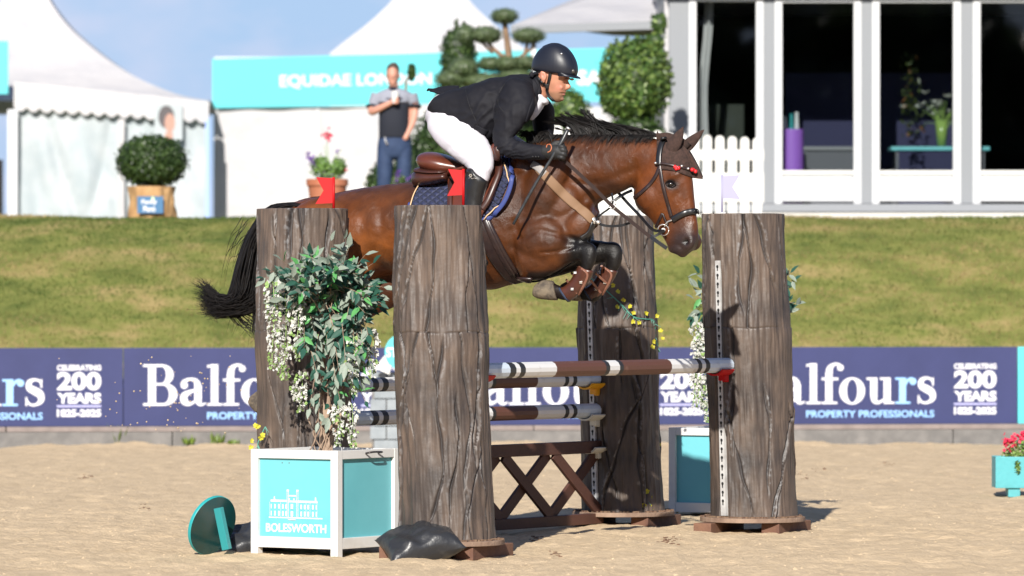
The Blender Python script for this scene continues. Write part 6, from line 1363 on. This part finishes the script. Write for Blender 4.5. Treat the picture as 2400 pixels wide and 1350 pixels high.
# ------------------------------------------------------------------ the rider
rider = thing('person', 'rider in black jacket, white breeches and black helmet leaning forward over the horse', 'person', tuple(P(1110, 340, 0)))
jk_m = mat('black_jacket', (.0055, .0055, .009, 1), .75, (.009, .009, .013, 1), scale=6, bump=.35, bscale=22, bdist=.008, spec=.28, sheen=0)
br_m = mat('white_breeches', (.58, .56, .61, 1), .75, None, bump=.15, bscale=25, bdist=.006)
bt_m = mat('black_boot', (.008, .008, .009, 1), .4, (.012, .012, .013, 1), scale=8, coat=.2, bump=.2, bscale=30, bdist=.003)
gl_m = mat('black_glove', (.014, .014, .014, 1), .6); hel_m = mat('matte_black_helmet', (.009, .011, .019, 1), .44, None, spec=.5); shirt_m = mat('white_shirt', (.62, .61, .66, 1), .8)
stub = (.22, .125, .075)
def torso(mb, k=0.0):
    loft(mb, [(1062-k, 222, 1012, 292+k, .145+k*.002, 0), (1076, 207-k, 1080, 318, .165, 0), (1110, 195, 1120, 322, .170, 0), (1150, 184, 1165, 316, .180, 0), (1190, 177, 1208, 300, .195, 0), (1222, 174, 1240, 280, .19, 0), (1246, 176, 1260, 262, .13, 0), (1256, 180, 1268, 240, .075, 0)], n=30, sub=4, ex=2.2)
def arm(mb, k=1.0, v=.21, hand=True, dx=0, dy=0):
    q = lambda a: (a[0]+dx, a[1]+dy, a[2]+dx, a[3]+dy, a[4]*k, a[5]+v-.21)
    loft(mb, [q((1188, 188, 1252, 214, .075, .155)), q((1172, 222, 1252, 242, .078, .20)), q((1160, 258, 1244, 268, .075, .225)), q((1156, 298, 1226, 298, .066, .24)), q((1156, 330, 1208, 318, .058, .25)), q((1166, 358, 1200, 322, .056, .26)), q((1190, 371, 1204, 325, .056, .265)), q((1222, 375, 1230, 333, .050, .27)), q((1252, 377, 1256, 338, .044, .27)), q((1280, 376, 1281, 341, .038, .27))], n=22, sub=4)
def leg(mb, s, k=1.0):
    v = lambda x: x*s
    sh = lambda rr: [(a+(0 if s > 0 else 2*abs(w_)*math.sin(PS2)*F/28.6), b, c+(0 if s > 0 else 2*abs(w_)*math.sin(PS2)*F/28.6), d, e, w_) for a, b, c, d, e, w_ in rr]
    loft(mb, sh([(1072, 236, 1003, 286, .10*k, v(.085)), (1098, 262, 1006, 310, .105*k, v(.12)), (1118, 290, 1024, 336, .105*k, v(.16)), (1134, 318, 1052, 362, .10*k, v(.20)), (1148, 340, 1080, 382, .092*k, v(.245)), (1157, 366, 1096, 394, .080*k, v(.275)), (1156, 392, 1098, 402, .072*k, v(.295)), (1150, 408, 1097, 400, .064*k, v(.30)), (1144, 424, 1100, 402, .055*k, v(.303))]), n=26, sub=4)
def calf(mb, s, k=1.0):
    v = lambda x: x*s
    sh = lambda rr: [(a+(0 if s > 0 else 2*abs(w_)*math.sin(PS2)*F/28.6), b, c+(0 if s > 0 else 2*abs(w_)*math.sin(PS2)*F/28.6), d, e, w_) for a, b, c, d, e, w_ in rr]
    loft(mb, sh([(1144, 430, 1093, 402, .069, v(.303)), (1138, 446, 1088, 430, .067, v(.305)), (1132, 474, 1086, 458, .064, v(.305)), (1126, 504, 1082, 492, .060, v(.31)), (1117, 536, 1080, 526, .053, v(.315)), (1109, 562, 1078, 556, .046, v(.32)), (1106, 584, 1074, 580, .044, v(.32)), (1110, 600, 1072, 604, .044, v(.32))]), n=22, sub=3)
    loft(mb, sh([(1068, 590, 1068, 616, .036, v(.32)), (1086, 580, 1084, 620, .044, v(.325)), (1108, 586, 1104, 622, .044, v(.33)), (1126, 600, 1122, 624, .042, v(.335)), (1142, 610, 1138, 624, .030, v(.335))]), n=18, sub=3)
# head and neck
def headshape(mb):
    loft(mb, [(1262, 130, 1340, 138, .066, 0), (1257, 150, 1337, 164, .075, 0), (1259, 172, 1333, 183, .074, 0), (1263, 184, 1329, 190, .071, 0), (1267, 196, 1328, 199, .067, 0), (1272, 208, 1327, 208, .062, 0), (1278, 219, 1325, 215, .056, 0), (1285, 229, 1321, 224, .048, 0), (1293, 236, 1318, 231, .039, 0), (1300, 239, 1315, 236, .027, 0)], n=30, sub=5, ex=2.25, capk=.3)
    loft(mb, [(1256, 168, 1292, 200, .058, 0), (1246, 188, 1284, 222, .060, 0), (1238, 206, 1278, 236, .062, 0), (1228, 222, 1262, 258, .07, 0)], n=24, sub=3)
    loft(mb, [(1331, 186, 1319, 187, .010, 0), (1334, 194, 1319, 195, .013, 0), (1338, 201, 1320, 203, .0150, 0), (1337, 206, 1321, 208, .0165, 0), (1332, 210, 1322, 211, .013, 0)], n=16, sub=4, capk=.3)
    bump_ell(mb, 1322, 216, 0, 4.5, 2.6, .026); bump_ell(mb, 1320.5, 222, 0, 4.6, 2.8, .022); bump_ell(mb, 1316, 232, 0, 6, 5, .022); bump_ell(mb, 1329, 186, .030, 5, 3, .022); bump_ell(mb, 1329, 186, -.030, 5, 3, .022)
    for s in (1, -1):
        bump_ell(mb, 1309, 203, .040*s, 11, 8, .013, 20)
        bump_ell(mb, 1273, 178, .078*s, 7.5, 13, .012, -8); bump_ell(mb, 1273, 189, .074*s, 5, 6, .009)
hd = MB(); headshape(hd); head_me = remesh(hd, .0038, 4, 'head')
def paint_face(me):
    co = coords(me).astype(float); nn = normals(me).astype(float); px = 1200+F*co[:, 0]/co[:, 1]; py = HOR-F*(co[:, 2]-CZ)/co[:, 1]; side = (co-np.array(tuple(HO)))@np.array(tuple(N2))
    h = np.zeros(len(px)); g = lambda x, y, rx, ry, s0: np.exp(-(((px-x)/rx)**2+((py-y)/ry)**2))*(np.sign(side) == s0)
    for s in (1, -1):
        h -= .007*g(1324, 194, 5, 3.2, s); h -= .003*g(1316, 219, 6, 1.4, s); h -= .006*g(1273, 177, 3.4, 6, s); h += .002*g(1270, 170, 6, 4, s)
        h -= .003*np.exp(-(((px-1285)/2)**2+((py-180)/14)**2))*(np.sign(side) == s)
    h -= .003*np.exp(-((py-219)/1.0)**2)*(px > 1311); setco(me, co+nn*h[:, None])
    c = np.tile(np.array([.40, .18, .11]), (len(px), 1)); nz = fbm(px*.08+4, py*.08+8, 3, 5)[:, None]; c *= 1+.25*nz
    def bl(w_, q): nonlocal c; w_ = np.clip(w_, 0, 1)[:, None]; c = c*(1-w_)+np.array(q)*w_
    beard = np.clip((py-(213-.10*(px-1290)*0))/7, 0, 1)*np.clip((px-1277)/10, 0, 1)*np.clip((242-py)/4, 0, 1); bl(.72*beard, stub); bl(.55*np.exp(-(((px-1325)/7)**2+((py-211.5)/2.0)**2)), (.20, .11, .07))
    bl(.75*np.exp(-(((px-1325)/4.5)**2+((py-218.6)/1.5)**2)), (.42, .11, .10)); bl(.6*np.exp(-(((px-1324)/5.5)**2+((py-221.5)/1.6)**2)), (.50, .17, .14)); bl(.5*np.exp(-(((px-1311)/9)**2+((py-205)/7)**2)), (.58, .20, .145)); bl(.5*np.exp(-(((px-1273)/8)**2+((py-176)/11)**2)), (.58, .21, .16))
    bl(.75*np.exp(-(((px-1326)/6)**2+((py-187.5)/1.8)**2)), (.10, .055, .035)); bl(np.clip((172-py)/3, 0, 1)*(px < 1300)*np.clip((1268-px)/4, 0, 1), (.05, .03, .02))
    setcol(me, c)
paint_face(head_me)
bodyb = MB(); torso(bodyb, 0); arm(bodyb, .8); leg(bodyb, 1, .85); leg(bodyb, -1, .85); arm(bodyb, .8, -.21) if False else None
loft(bodyb, [(1246, 200, 1278, 232, .05, 0), (1228, 218, 1262, 256, .07, 0), (1200, 210, 1226, 270, .10, 0)], n=20, sub=3)
bd_me = remesh(bodyb, .010, 3, 'body'); setco(bd_me, coords(bd_me)-normals(bd_me)*.028); setcol(bd_me, np.tile(np.array([.5, .235, .15]), (len(bd_me.vertices), 1)))
def join(a, b):
    bm = bmesh.new(); bm.from_mesh(a); bm.from_mesh(b); me = bpy.data.meshes.new('body'); bm.to_mesh(me); bm.free(); me.materials.clear(); me.materials.append(skin_m); return me
head_me.materials.append(skin_m); bdj = join(head_me, bd_me); link('body', bdj, rider, world=True)
HBV = bvh_of(head_me)
def wrinkle(me, waves, noise=.004, seed=1):
    """cloth folds: waves = list of (px, py, radius px, angle deg, wavelength px, amplitude m)"""
    co = coords(me).astype(float); nn = normals(me).astype(float); px = 1200+F*co[:, 0]/co[:, 1]; py = HOR-F*(co[:, 2]-CZ)/co[:, 1]; side = (co-np.array(tuple(HO)))@np.array(tuple(N2))
    h = fbm(px*.035+3, py*.035+side*7+30, 4, seed)*noise*2; warp = fbm(px*.02+9, py*.02+9, 3, seed+3)*26
    for x, y, r_, an, wl, am in waves:
        u_ = (px-x)*math.cos(R(an))+(py-y)*math.sin(R(an))+warp; env = np.exp(-(((px-x)**2+(py-y)**2)/r_**2)); h += env*am*(1-np.abs(np.sin(u_*math.pi/wl))*2)
    setco(me, co+nn*h[:, None])
# breeches
mb = MB(); leg(mb, 1); leg(mb, -1); loft(mb, [(1060, 222, 1004, 262, .13, 0), (1070, 232, 1003, 284, .155, 0), (1092, 250, 1020, 310, .14, 0)], n=26, sub=3, ex=2.3); me = remesh(mb, .0085, 5, 'breeches')
wrinkle(me, [(1105, 385, 26, 60, 7, .0016), (1100, 300, 60, 120, 16, .0025), (1140, 400, 20, 20, 7, .0012)], .003, 3); me.materials.append(br_m); bre = link('breeches', me, rider, world=True)
# belt
mb = MB(); loft(mb, [(1064, 211, 1036, 232, .135, 0), (1060, 217, 1032, 238, .138, 0)], n=24, sub=1, capk=.05); obj('belt', mb, bt_m, rider, world=True, smooth=True)
# boots
for s in (1, -1):
    mb = MB(); calf(mb, s); loft(mb, [(1142, 434, 1092, 400, .069, .305*s), (1130, 416, 1096, 394, .066, .310*s), (1117, 399, 1103, 393, .048, .316*s)], n=22, sub=2, capk=.1) if s == 1 else None
    me = remesh(mb, .007, 4, 'riding_boot'); wrinkle(me, [(1108, 575, 22, 90, 7, .002)], .0015, 8); me.materials.append(bt_m); bo = link('riding_boot', me, rider, world=True)
    if s == 1:
        bvb = bvh_of(me); mb = MB(); p_, n_, ok = hit(bvb, 1104, 411, .36); fr = frame(T, n_)
        for k in range(6): a = k*math.pi/3; mb.box(p_+n_*.003+fr@Vector((math.cos(a)*.0065, math.sin(a)*.0065, 0)), (.006, .006, .003), 0, fr)
        strap(mb, [(1099, 418), (1103, 416), (1107, 419), (1112, 417), (1117, 419)], .0025, .001, bvb, .001, 5, fb=.36); obj('boot_emblem', mb, buck_m, bo, world=True)
        mb = MB(); tube(mb, [P(1070, 586, .33), P(1058, 592, .30), P(1050, 596, .28)], [.004, .004, .003], 6); obj('spur', mb, buck_m, bo, world=True, smooth=True)
st_m = mat('stirrup_steel', (.6, .62, .64, 1), .25, metal=.9); stt = thing('stirrup', 'steel stirrup under the rider\'s near boot, mostly behind the front pillar', 'stirrup', tuple(P(1108, 620, .33)))
mb = MB(); tube(mb, [P(1104, 622, .27), P(1118, 622, .28), P(1118, 624, .38), P(1104, 624, .39), P(1104, 622, .27)], .006, 6); tube(mb, [P(1111, 622, .27), P(1108, 590, .275), P(1106, 572, .33), P(1108, 590, .385), P(1111, 622, .39)], .005, 6, sub=4); obj('stirrup_iron', mb, st_m, stt, world=True, smooth=True)
# jacket
mb = MB(); torso(mb, 0); loft(mb, [(1038, 222, 1010, 264, .172, .01), (1068, 208, 1042, 298, .188, .012), (1100, 200, 1078, 317, .200, .02), (1130, 192, 1118, 333, .21, .04), (1160, 186, 1150, 340, .20, .05), (1186, 184, 1178, 318, .18, .03)], n=30, sub=4, ex=2.5, capk=.12)
arm(mb, 1.0); arm(mb, 1.0, .0) if False else None
# far arm hanging forward
loft(mb, [(1236, 200, 1282, 232, .08, -.17), (1242, 232, 1297, 250, .085, -.21), (1246, 270, 1299, 276, .075, -.23), (1250, 300, 1298, 302, .065, -.24), (1256, 326, 1296, 320, .055, -.23), (1268, 340, 1296, 326, .045, -.20)], n=20, sub=4)
me = remesh(mb, .0085, 4, 'jacket')
wrinkle(me, [(1176, 350, 30, 60, 11, .0042), (1215, 350, 34, 55, 12, .0038), (1120, 290, 60, 35, 26, .006), (1150, 215, 60, 110, 30, .0035), (1170, 230, 42, 70, 22, .0024), (1085, 235, 45, 55, 26, .0024), (1200, 285, 40, -10, 22, .0026)], .0035, 12)
me.materials.append(jk_m); jko = link('jacket', me, rider, world=True); JBV = bvh_of(me)
# coat tail lifted by the wind
mb = MB()
def tailf(u, v):
    x = 1076-(76*u)*(1-.10*abs(2*v-1)); y = 201+8*u-3*math.sin(u*3)+(40*(1-u)+3)*abs(2*v-1)**1.6+3*math.sin(v*9+u*4)*u; return P(x, y, (v-.5)*.26*(1-.55*u))
V = [tailf(i/14, j/12) for j in range(13) for i in range(15)]; n0 = len(V); V2 = [p+Vector((0, 0, -.006)) for p in V]
Fc = [(j*15+i, j*15+i+1, (j+1)*15+i+1, (j+1)*15+i) for j in range(12) for i in range(14)]; Fc += [tuple(n0+q for q in f[::-1]) for f in Fc]
rim = [i for i in range(15)]+[j*15+14 for j in range(1, 13)]+[12*15+i for i in range(13, -1, -1)]+[j*15 for j in range(11, 0, -1)]
Fc += [(rim[i], n0+rim[i], n0+rim[(i+1) % len(rim)], rim[(i+1) % len(rim)]) for i in range(len(rim))]
mb.add(V+V2, Fc); obj('coat_tail', mb, jk_m, rider, world=True, smooth=True)
# seams, lapel, pocket, buttons
sobj('lapel', [(1252, 174), (1257, 196), (1258, 216), (1251, 240), (1243, 262), (1236, 282)], .048, .005, jk_m, rider, .002, bv=JBV, fb=.08)
sobj('collar', [(1244, 172), (1256, 186), (1264, 206), (1262, 220)], .026, .008, jk_m, rider, .004, bv=JBV, fb=.08)
jkd_m = mat('jacket_seam', (.006, .006, .008, 1), .7)
sobj('pocket_flap', [(1112, 300), (1124, 305), (1138, 313)], .05, .004, jk_m, rider, .001, bv=JBV)
sobj('sleeve_seam', [(1183, 196), (1170, 218), (1168, 244), (1180, 262)], .004, .002, jkd_m, rider, 0, bv=JBV); sobj('seam', [(1090, 204), (1098, 240), (1116, 285), (1130, 318)], .004, .002, jkd_m, rider, 0, bv=JBV)
for px in (1249, 1256, 1262):
    p_, n_, ok = hit(JBV, px, 367, .3); mb = MB(); ell(mb, p_+n_*.001, .005, .005, .005, 0, None, 8, 10); obj('button', mb, bt_m, rider, world=True, smooth=True)
# shirt and stock
mb = MB(); loft(mb, [(1252, 196, 1280, 230, .068, 0), (1248, 206, 1280, 236, .072, 0), (1243, 216, 1276, 240, .074, 0)], n=26, sub=3, capk=.1); loft(mb, [(1262, 226, 1281, 234, .060, 0), (1256, 240, 1272, 252, .058, .01), (1248, 258, 1260, 270, .050, .02), (1240, 272, 1248, 282, .03, .03)], n=20, sub=3); bump_ell(mb, 1277, 238, .01, 9, 8, .05, 30)
me = remesh(mb, .005, 4, 'shirt_collar'); me.materials.append(shirt_m); link('shirt_collar', me, rider, world=True)
# helmet
mb = MB()
loft(mb, [(1352, 177, 1250, 165, .098, 0), (1353, 170, 1247, 160, .103, 0), (1353, 158, 1248, 148, .106, 0), (1349, 142, 1253, 134, .103, 0), (1340, 125, 1262, 120, .092, 0), (1327, 111, 1275, 109, .072, 0), (1312, 103, 1289, 103, .040, 0)], n=44, sub=6, ex=2.1, capk=.12)
me = remesh(mb, .0045, 6, 'helmet_shell')
def helm(me):
    co = coords(me).astype(float); nn = normals(me).astype(float); px = 1200+F*co[:, 0]/co[:, 1]; py = HOR-F*(co[:, 2]-CZ)/co[:, 1]; v = (co-np.array(tuple(HO)))@np.array(tuple(N2)); up = nn[:, 2]
    e = np.exp(-((np.abs(v)-.036)/.0045)**2)*(px > 1276)*np.clip((up+.2)*3, 0, 1); h = -.0035*e+.0022*((np.abs(v) < .036)*(px > 1272)*(up > -.1)); setco(me, co+nn*h[:, None])
helm(me); me.materials.append(hel_m); hm = link('helmet', me, rider, world=True); HM = bvh_of(me)
mb = MB(); V = []; nu, nv_ = 30, 7                                # peak
for sfc in (0, 1):
    for j in range(nv_):
        for i in range(nu):
            a = math.pi*(i/(nu-1)-.5); f = j/(nv_-1); vv = math.sin(a)*(.094-.006*f); fx = math.cos(a)
            x = 1316+fx*(24+20*f)-vv*math.sin(PSI)*F/28.3; y = 170+fx*(2+7*f)+3*f; V.append(P(x, y+sfc*(8-5*f), vv))
n0 = nu*nv_; Fc = [(s_*n0+j*nu+i, s_*n0+j*nu+i+1, s_*n0+(j+1)*nu+i+1, s_*n0+(j+1)*nu+i) for s_ in (0, 1) for j in range(nv_-1) for i in range(nu-1)]+[((nv_-1)*nu+i, (nv_-1)*nu+i+1, n0+(nv_-1)*nu+i+1, n0+(nv_-1)*nu+i) for i in range(nu-1)]
mb.add(V, Fc); obj('helmet_peak', mb, hel_m, hm, world=True, smooth=True)
mb = MB(); p_, n_, ok = hit(HM, 1343, 167); ell(mb, p_, .010, .010, .013, 0, None, 8, 12); obj('helmet_badge', mb, mat('badge_dark', (.10, .09, .08, 1), .3, metal=.5), hm, world=True, smooth=True)
mb = MB(); p_, n_, ok = hit(HM, 1316, 126); ell(mb, p_, .006, .006, .006, 0, None, 8, 10); obj('helmet_stud', mb, buck_m, hm, world=True, smooth=True)
sobj('chin_strap', [(1291, 166), (1289, 180), (1286, 194), (1284, 203), (1283, 214), (1288, 226), (1298, 236)], .019, .005, bt_m, hm, .002, bv=HBV, fb=.07); sobj('chin_strap', [(1254, 172), (1262, 184), (1272, 194), (1284, 202)], .017, .005, bt_m, hm, .004, bv=HBV, fb=.07)
mb = MB(); p_, n_, ok = hit(HBV, 1284, 202); mb.box(p_+n_*.008, (.020, .024, .010), 0, frame(T, n_)); obj('strap_buckle', mb, bt_m, hm, world=True, bevel=.003)
# eye (small, in the shade of the peak)
mb = MB(); p_, n_, ok = hit(HBV, 1322, 194); ell(mb, p_-n_*.008, .010, .010, .0075, 0, None, 10, 12); obj('eye', mb, mat('eye_dark', (.05, .04, .035, 1), .15), rider, world=True, smooth=True)
# gloved hands closed on reins and whip
def hand(cx, cy, v, s=1):
    mb = MB(); loft(mb, [(cx-26, cy+15, cx-26, cy-15, .034, v), (cx-14, cy+18, cx-12, cy-17, .036, v), (cx, cy+20, cx+4, cy-18, .038, v+.003), (cx+12, cy+17, cx+16, cy-13, .034, v+.004)], n=18, sub=3)
    for k, (dy, ln) in enumerate(((-12, 1.0), (-4, 1.12), (5, 1.08), (13, .9))):                # four fingers curl over the rein
        tube(mb, [P(cx+8, cy+dy, v+.022), P(cx+19*ln, cy+dy+1, v+.024), P(cx+24*ln, cy+dy+4, v+.004), P(cx+21*ln, cy+dy+6, v-.018), P(cx+10, cy+dy+6, v-.022)], [.0115, .0120, .0115, .010, .009], 10, sub=3)
    tube(mb, [P(cx-10, cy-12, v+.010), P(cx+2, cy-20, v+.006), P(cx+14, cy-20, v+.000), P(cx+22, cy-14, v-.004)], [.013, .0135, .012, .010], 10, sub=3)
    me = remesh(mb, .0034, 2, 'glove'); me.materials.append(gl_m); return link('glove', me, rider, world=True)
gh = hand(1300, 355, .275); hand(1300, 345, -.20)
GB = bvh_of(gh.data); sobj('glove_cuff_emblem', [(1281, 346), (1283, 340), (1290, 339), (1293, 346), (1290, 354), (1284, 357)], .005, .002, mat('orange_stitch', (.45, .14, .06, 1), .6), gh, .002, bv=GB, fb=.31)
wp = thing('riding_whip', 'thin dark riding whip held along the horse\'s shoulder', 'whip', tuple(P(1300, 355, .30))); mb = MB(); tube(mb, [P(1333, 299, .262), P(1318, 330, .290), P(1301, 357, .305), P(1290, 375, .315), P(1250, 440, .345), P(1203, 526, .375)], [.011, .011, .010, .008, .0085, .0075], 10, sub=3); obj('shaft', mb, mat('whip_grey', (.035, .04, .045, 1), .35, (.02, .02, .02, 1), scale=50), wp, world=True, smooth=True)
mb = MB(); tube(mb, [P(1333, 299, .262), P(1330.5, 303, .265)], [.0128, .0128], 12); obj('whip_cap', mb, buck_m, wp, world=True, smooth=True)
# ------------------------------------------------------------------ the onlooker on the bank
DM = 56.5
def Q(px, py, v=0): p = at(px, py, DM); return Vector((p.x, DM-v, p.z))
man = thing('person', 'standing man in grey and navy polo shirt and jeans, holding a white cup', 'person', (at(923, 0, DM).x, DM, 2.08))
NM = Vector((0, -1, 0))
lf = lambda mb, r, **k: loft(mb, r, pf=Q, nv=NM, **k)
mb = MB()
lf(mb, [(908, 158, 934, 158, .095, 0), (906, 170, 935, 170, .10, 0), (907, 184, 934, 184, .098, 0), (911, 195, 930, 195, .085, .01), (915, 201, 927, 201, .06, .02)], n=20, sub=4)
lf(mb, [(912, 190, 932, 190, .06, 0), (911, 210, 934, 210, .065, -.01)], n=16, sub=1); bump = lambda x, y, v, a, b, w_: ell(mb, Q(x, y, v), a*DM/F, w_, b*DM/F)
bump(921, 181, .105, 2.5, 5, .02); bump(921, 176, .09, 9, 3, .02)
for x, s in ((906, 1), (936, -1)): bump(x, 178, 0, 1.6, 5, .02)
lf(mb, [(884, 226, 962, 226, .10, 0), (888, 260, 960, 260, .12, 0), (890, 300, 960, 300, .12, 0), (889, 330, 962, 330, .12, 0)], n=24, sub=3)
def limb(pts, mb_): tube(mb_, [Q(a, b, v) for a, b, v, r_ in pts], [r_ for *_, r_ in pts], 12, sub=4)
rarm = [(886, 222, 0, .058), (876, 245, .01, .052), (871, 262, .05, .042), (884, 258, .12, .042), (905, 248, .17, .034), (920, 241, .19, .028)]
larm = [(962, 222, 0, .058), (970, 245, -.01, .052), (972, 264, 0, .042), (967, 288, .04, .038), (958, 308, .08, .032), (952, 320, .10, .028)]
limb(rarm, mb); limb(larm, mb); ell(mb, Q(926, 237, .20), .045, .03, .05); ell(mb, Q(951, 322, .10), .035, .03, .04)
for k in range(4): tube(mb, [Q(921, 230+k*4.6, .22), Q(929, 230+k*4.6, .245), Q(936, 231+k*4.6, .22)], [.011, .011, .009], 8, sub=2)
me = remesh(mb, .010, 3, 'body'); setcol(me, np.tile(np.array([.50, .24, .17]), (len(me.vertices), 1))); me.materials.append(skin_m); link('body', me, man, world=True)
mb = MB(); lf(mb, [(905.5, 170, 936, 170, .098, -.022), (906, 162, 936, 162, .106, -.012), (908, 154, 934, 154, .100, -.012), (912, 151, 931, 151, .075, -.01)], n=20, sub=3); obj('hair', mb, mat('short_grey_brown_hair', (.06, .04, .032, 1), .8), man, world=True, smooth=True)
def shirt(mb, y0, y1): lf(mb, [r for r in [(908, 207, 938, 207, .075, 0), (893, 213, 955, 213, .10, 0), (881, 221, 966, 221, .115, 0), (883, 240, 962, 240, .13, 0), (887, 242, 960, 242, .132, 0), (888, 262, 959, 262, .136, .01), (888, 290, 959, 290, .138, .02), (888, 318, 961, 318, .134, .01), (888, 323, 962, 323, .132, .0)] if y0 <= r[1] <= y1], n=28, sub=4, ex=2.3, capk=.05)
mb = MB(); shirt(mb, 0, 241)
for A in (rarm, larm): tube(mb, [Q(a, b, v) for a, b, v, r_ in A[:2]]+[Q(A[1][0]-(3 if A is rarm else -2), 249, .01)], [.078, .068, .068], 14, sub=3)
me = remesh(mb, .009, 3, 'polo_top'); me.materials.append(polo_g_m); link('polo_top', me, man, world=True)
mb = MB(); shirt(mb, 241, 400); obj('polo_lower', mb, polo_n_m, man, world=True, smooth=True)
mb = MB()
for a, b in (((876, 246), (886, 247)),): pass
lf(mb, [(888, 231, 960, 231, .137, 0), (888, 234, 960, 234, .137, 0)], n=24, sub=1, capk=.02); lf(mb, [(910, 204, 934, 204, .072, .01), (906, 213, 938, 213, .085, .02)], n=20, sub=1, capk=.02)
tube(mb, [Q(865, 249, .01), Q(889, 247, .01)], [.012, .012], 6); obj('polo_trim', mb, polo_n_m, man, world=True, smooth=True)
for nm, A in (('cuff', rarm), ('cuff', larm)): mb = MB(); x = A[1][0]-(3 if A is rarm else -2); tube(mb, [Q(x, 247, .01), Q(x, 252, .015)], [.073, .071], 14); obj(nm, mb, polo_n_m, man, world=True, smooth=True)
mb = MB(); lf(mb, [(888, 320, 962, 320, .13, 0), (884, 345, 965, 345, .135, 0), (884, 362, 964, 362, .12, 0)], n=26, sub=3)
for x0, x1, y1_ in ((884, 922, 536), (931, 966, 536)): lf(mb, [(x0, 350, x1, 350, .105, 0), (x0-1, 390, x1-1, 390, .095, .02), (x0, 430, x1-4, 430, .08, .03), (x0+1, 480, x1-7, 480, .07, 0), (x0+2, 535, x1-7, 535, .065, -.02)], n=20, sub=3)
me = remesh(mb, .010, 3, 'jeans'); me.materials.append(jeans_m); link('jeans', me, man, world=True)
for x in (903, 947): mb = MB(); ell(mb, Q(x, 540, .06)-Vector((0, 0, .0)), .055, .14, .045); obj('shoe', mb, bt_m, man, world=True, smooth=True)
cpm = thing('paper_cup', 'white cup held in the hand of the standing man', 'cup', tuple(Q(927, 245, .22))); c = Q(927, 243, .215); mb = MB(); cyl(mb, c, .032, .115, 20, .042); cyl(mb, c+Vector((0, 0, .115)), .045, .012, 20, .040); obj('cup_body', mb, white_m, cpm, world=True, smooth=False)
mb = MB(); tube(mb, [Q(903, 322, .14), Q(905, 332, .15), Q(909, 340, .15)], [.008, .012, .010], 6, sub=2); obj('keys', mb, buck_m, man, world=True)
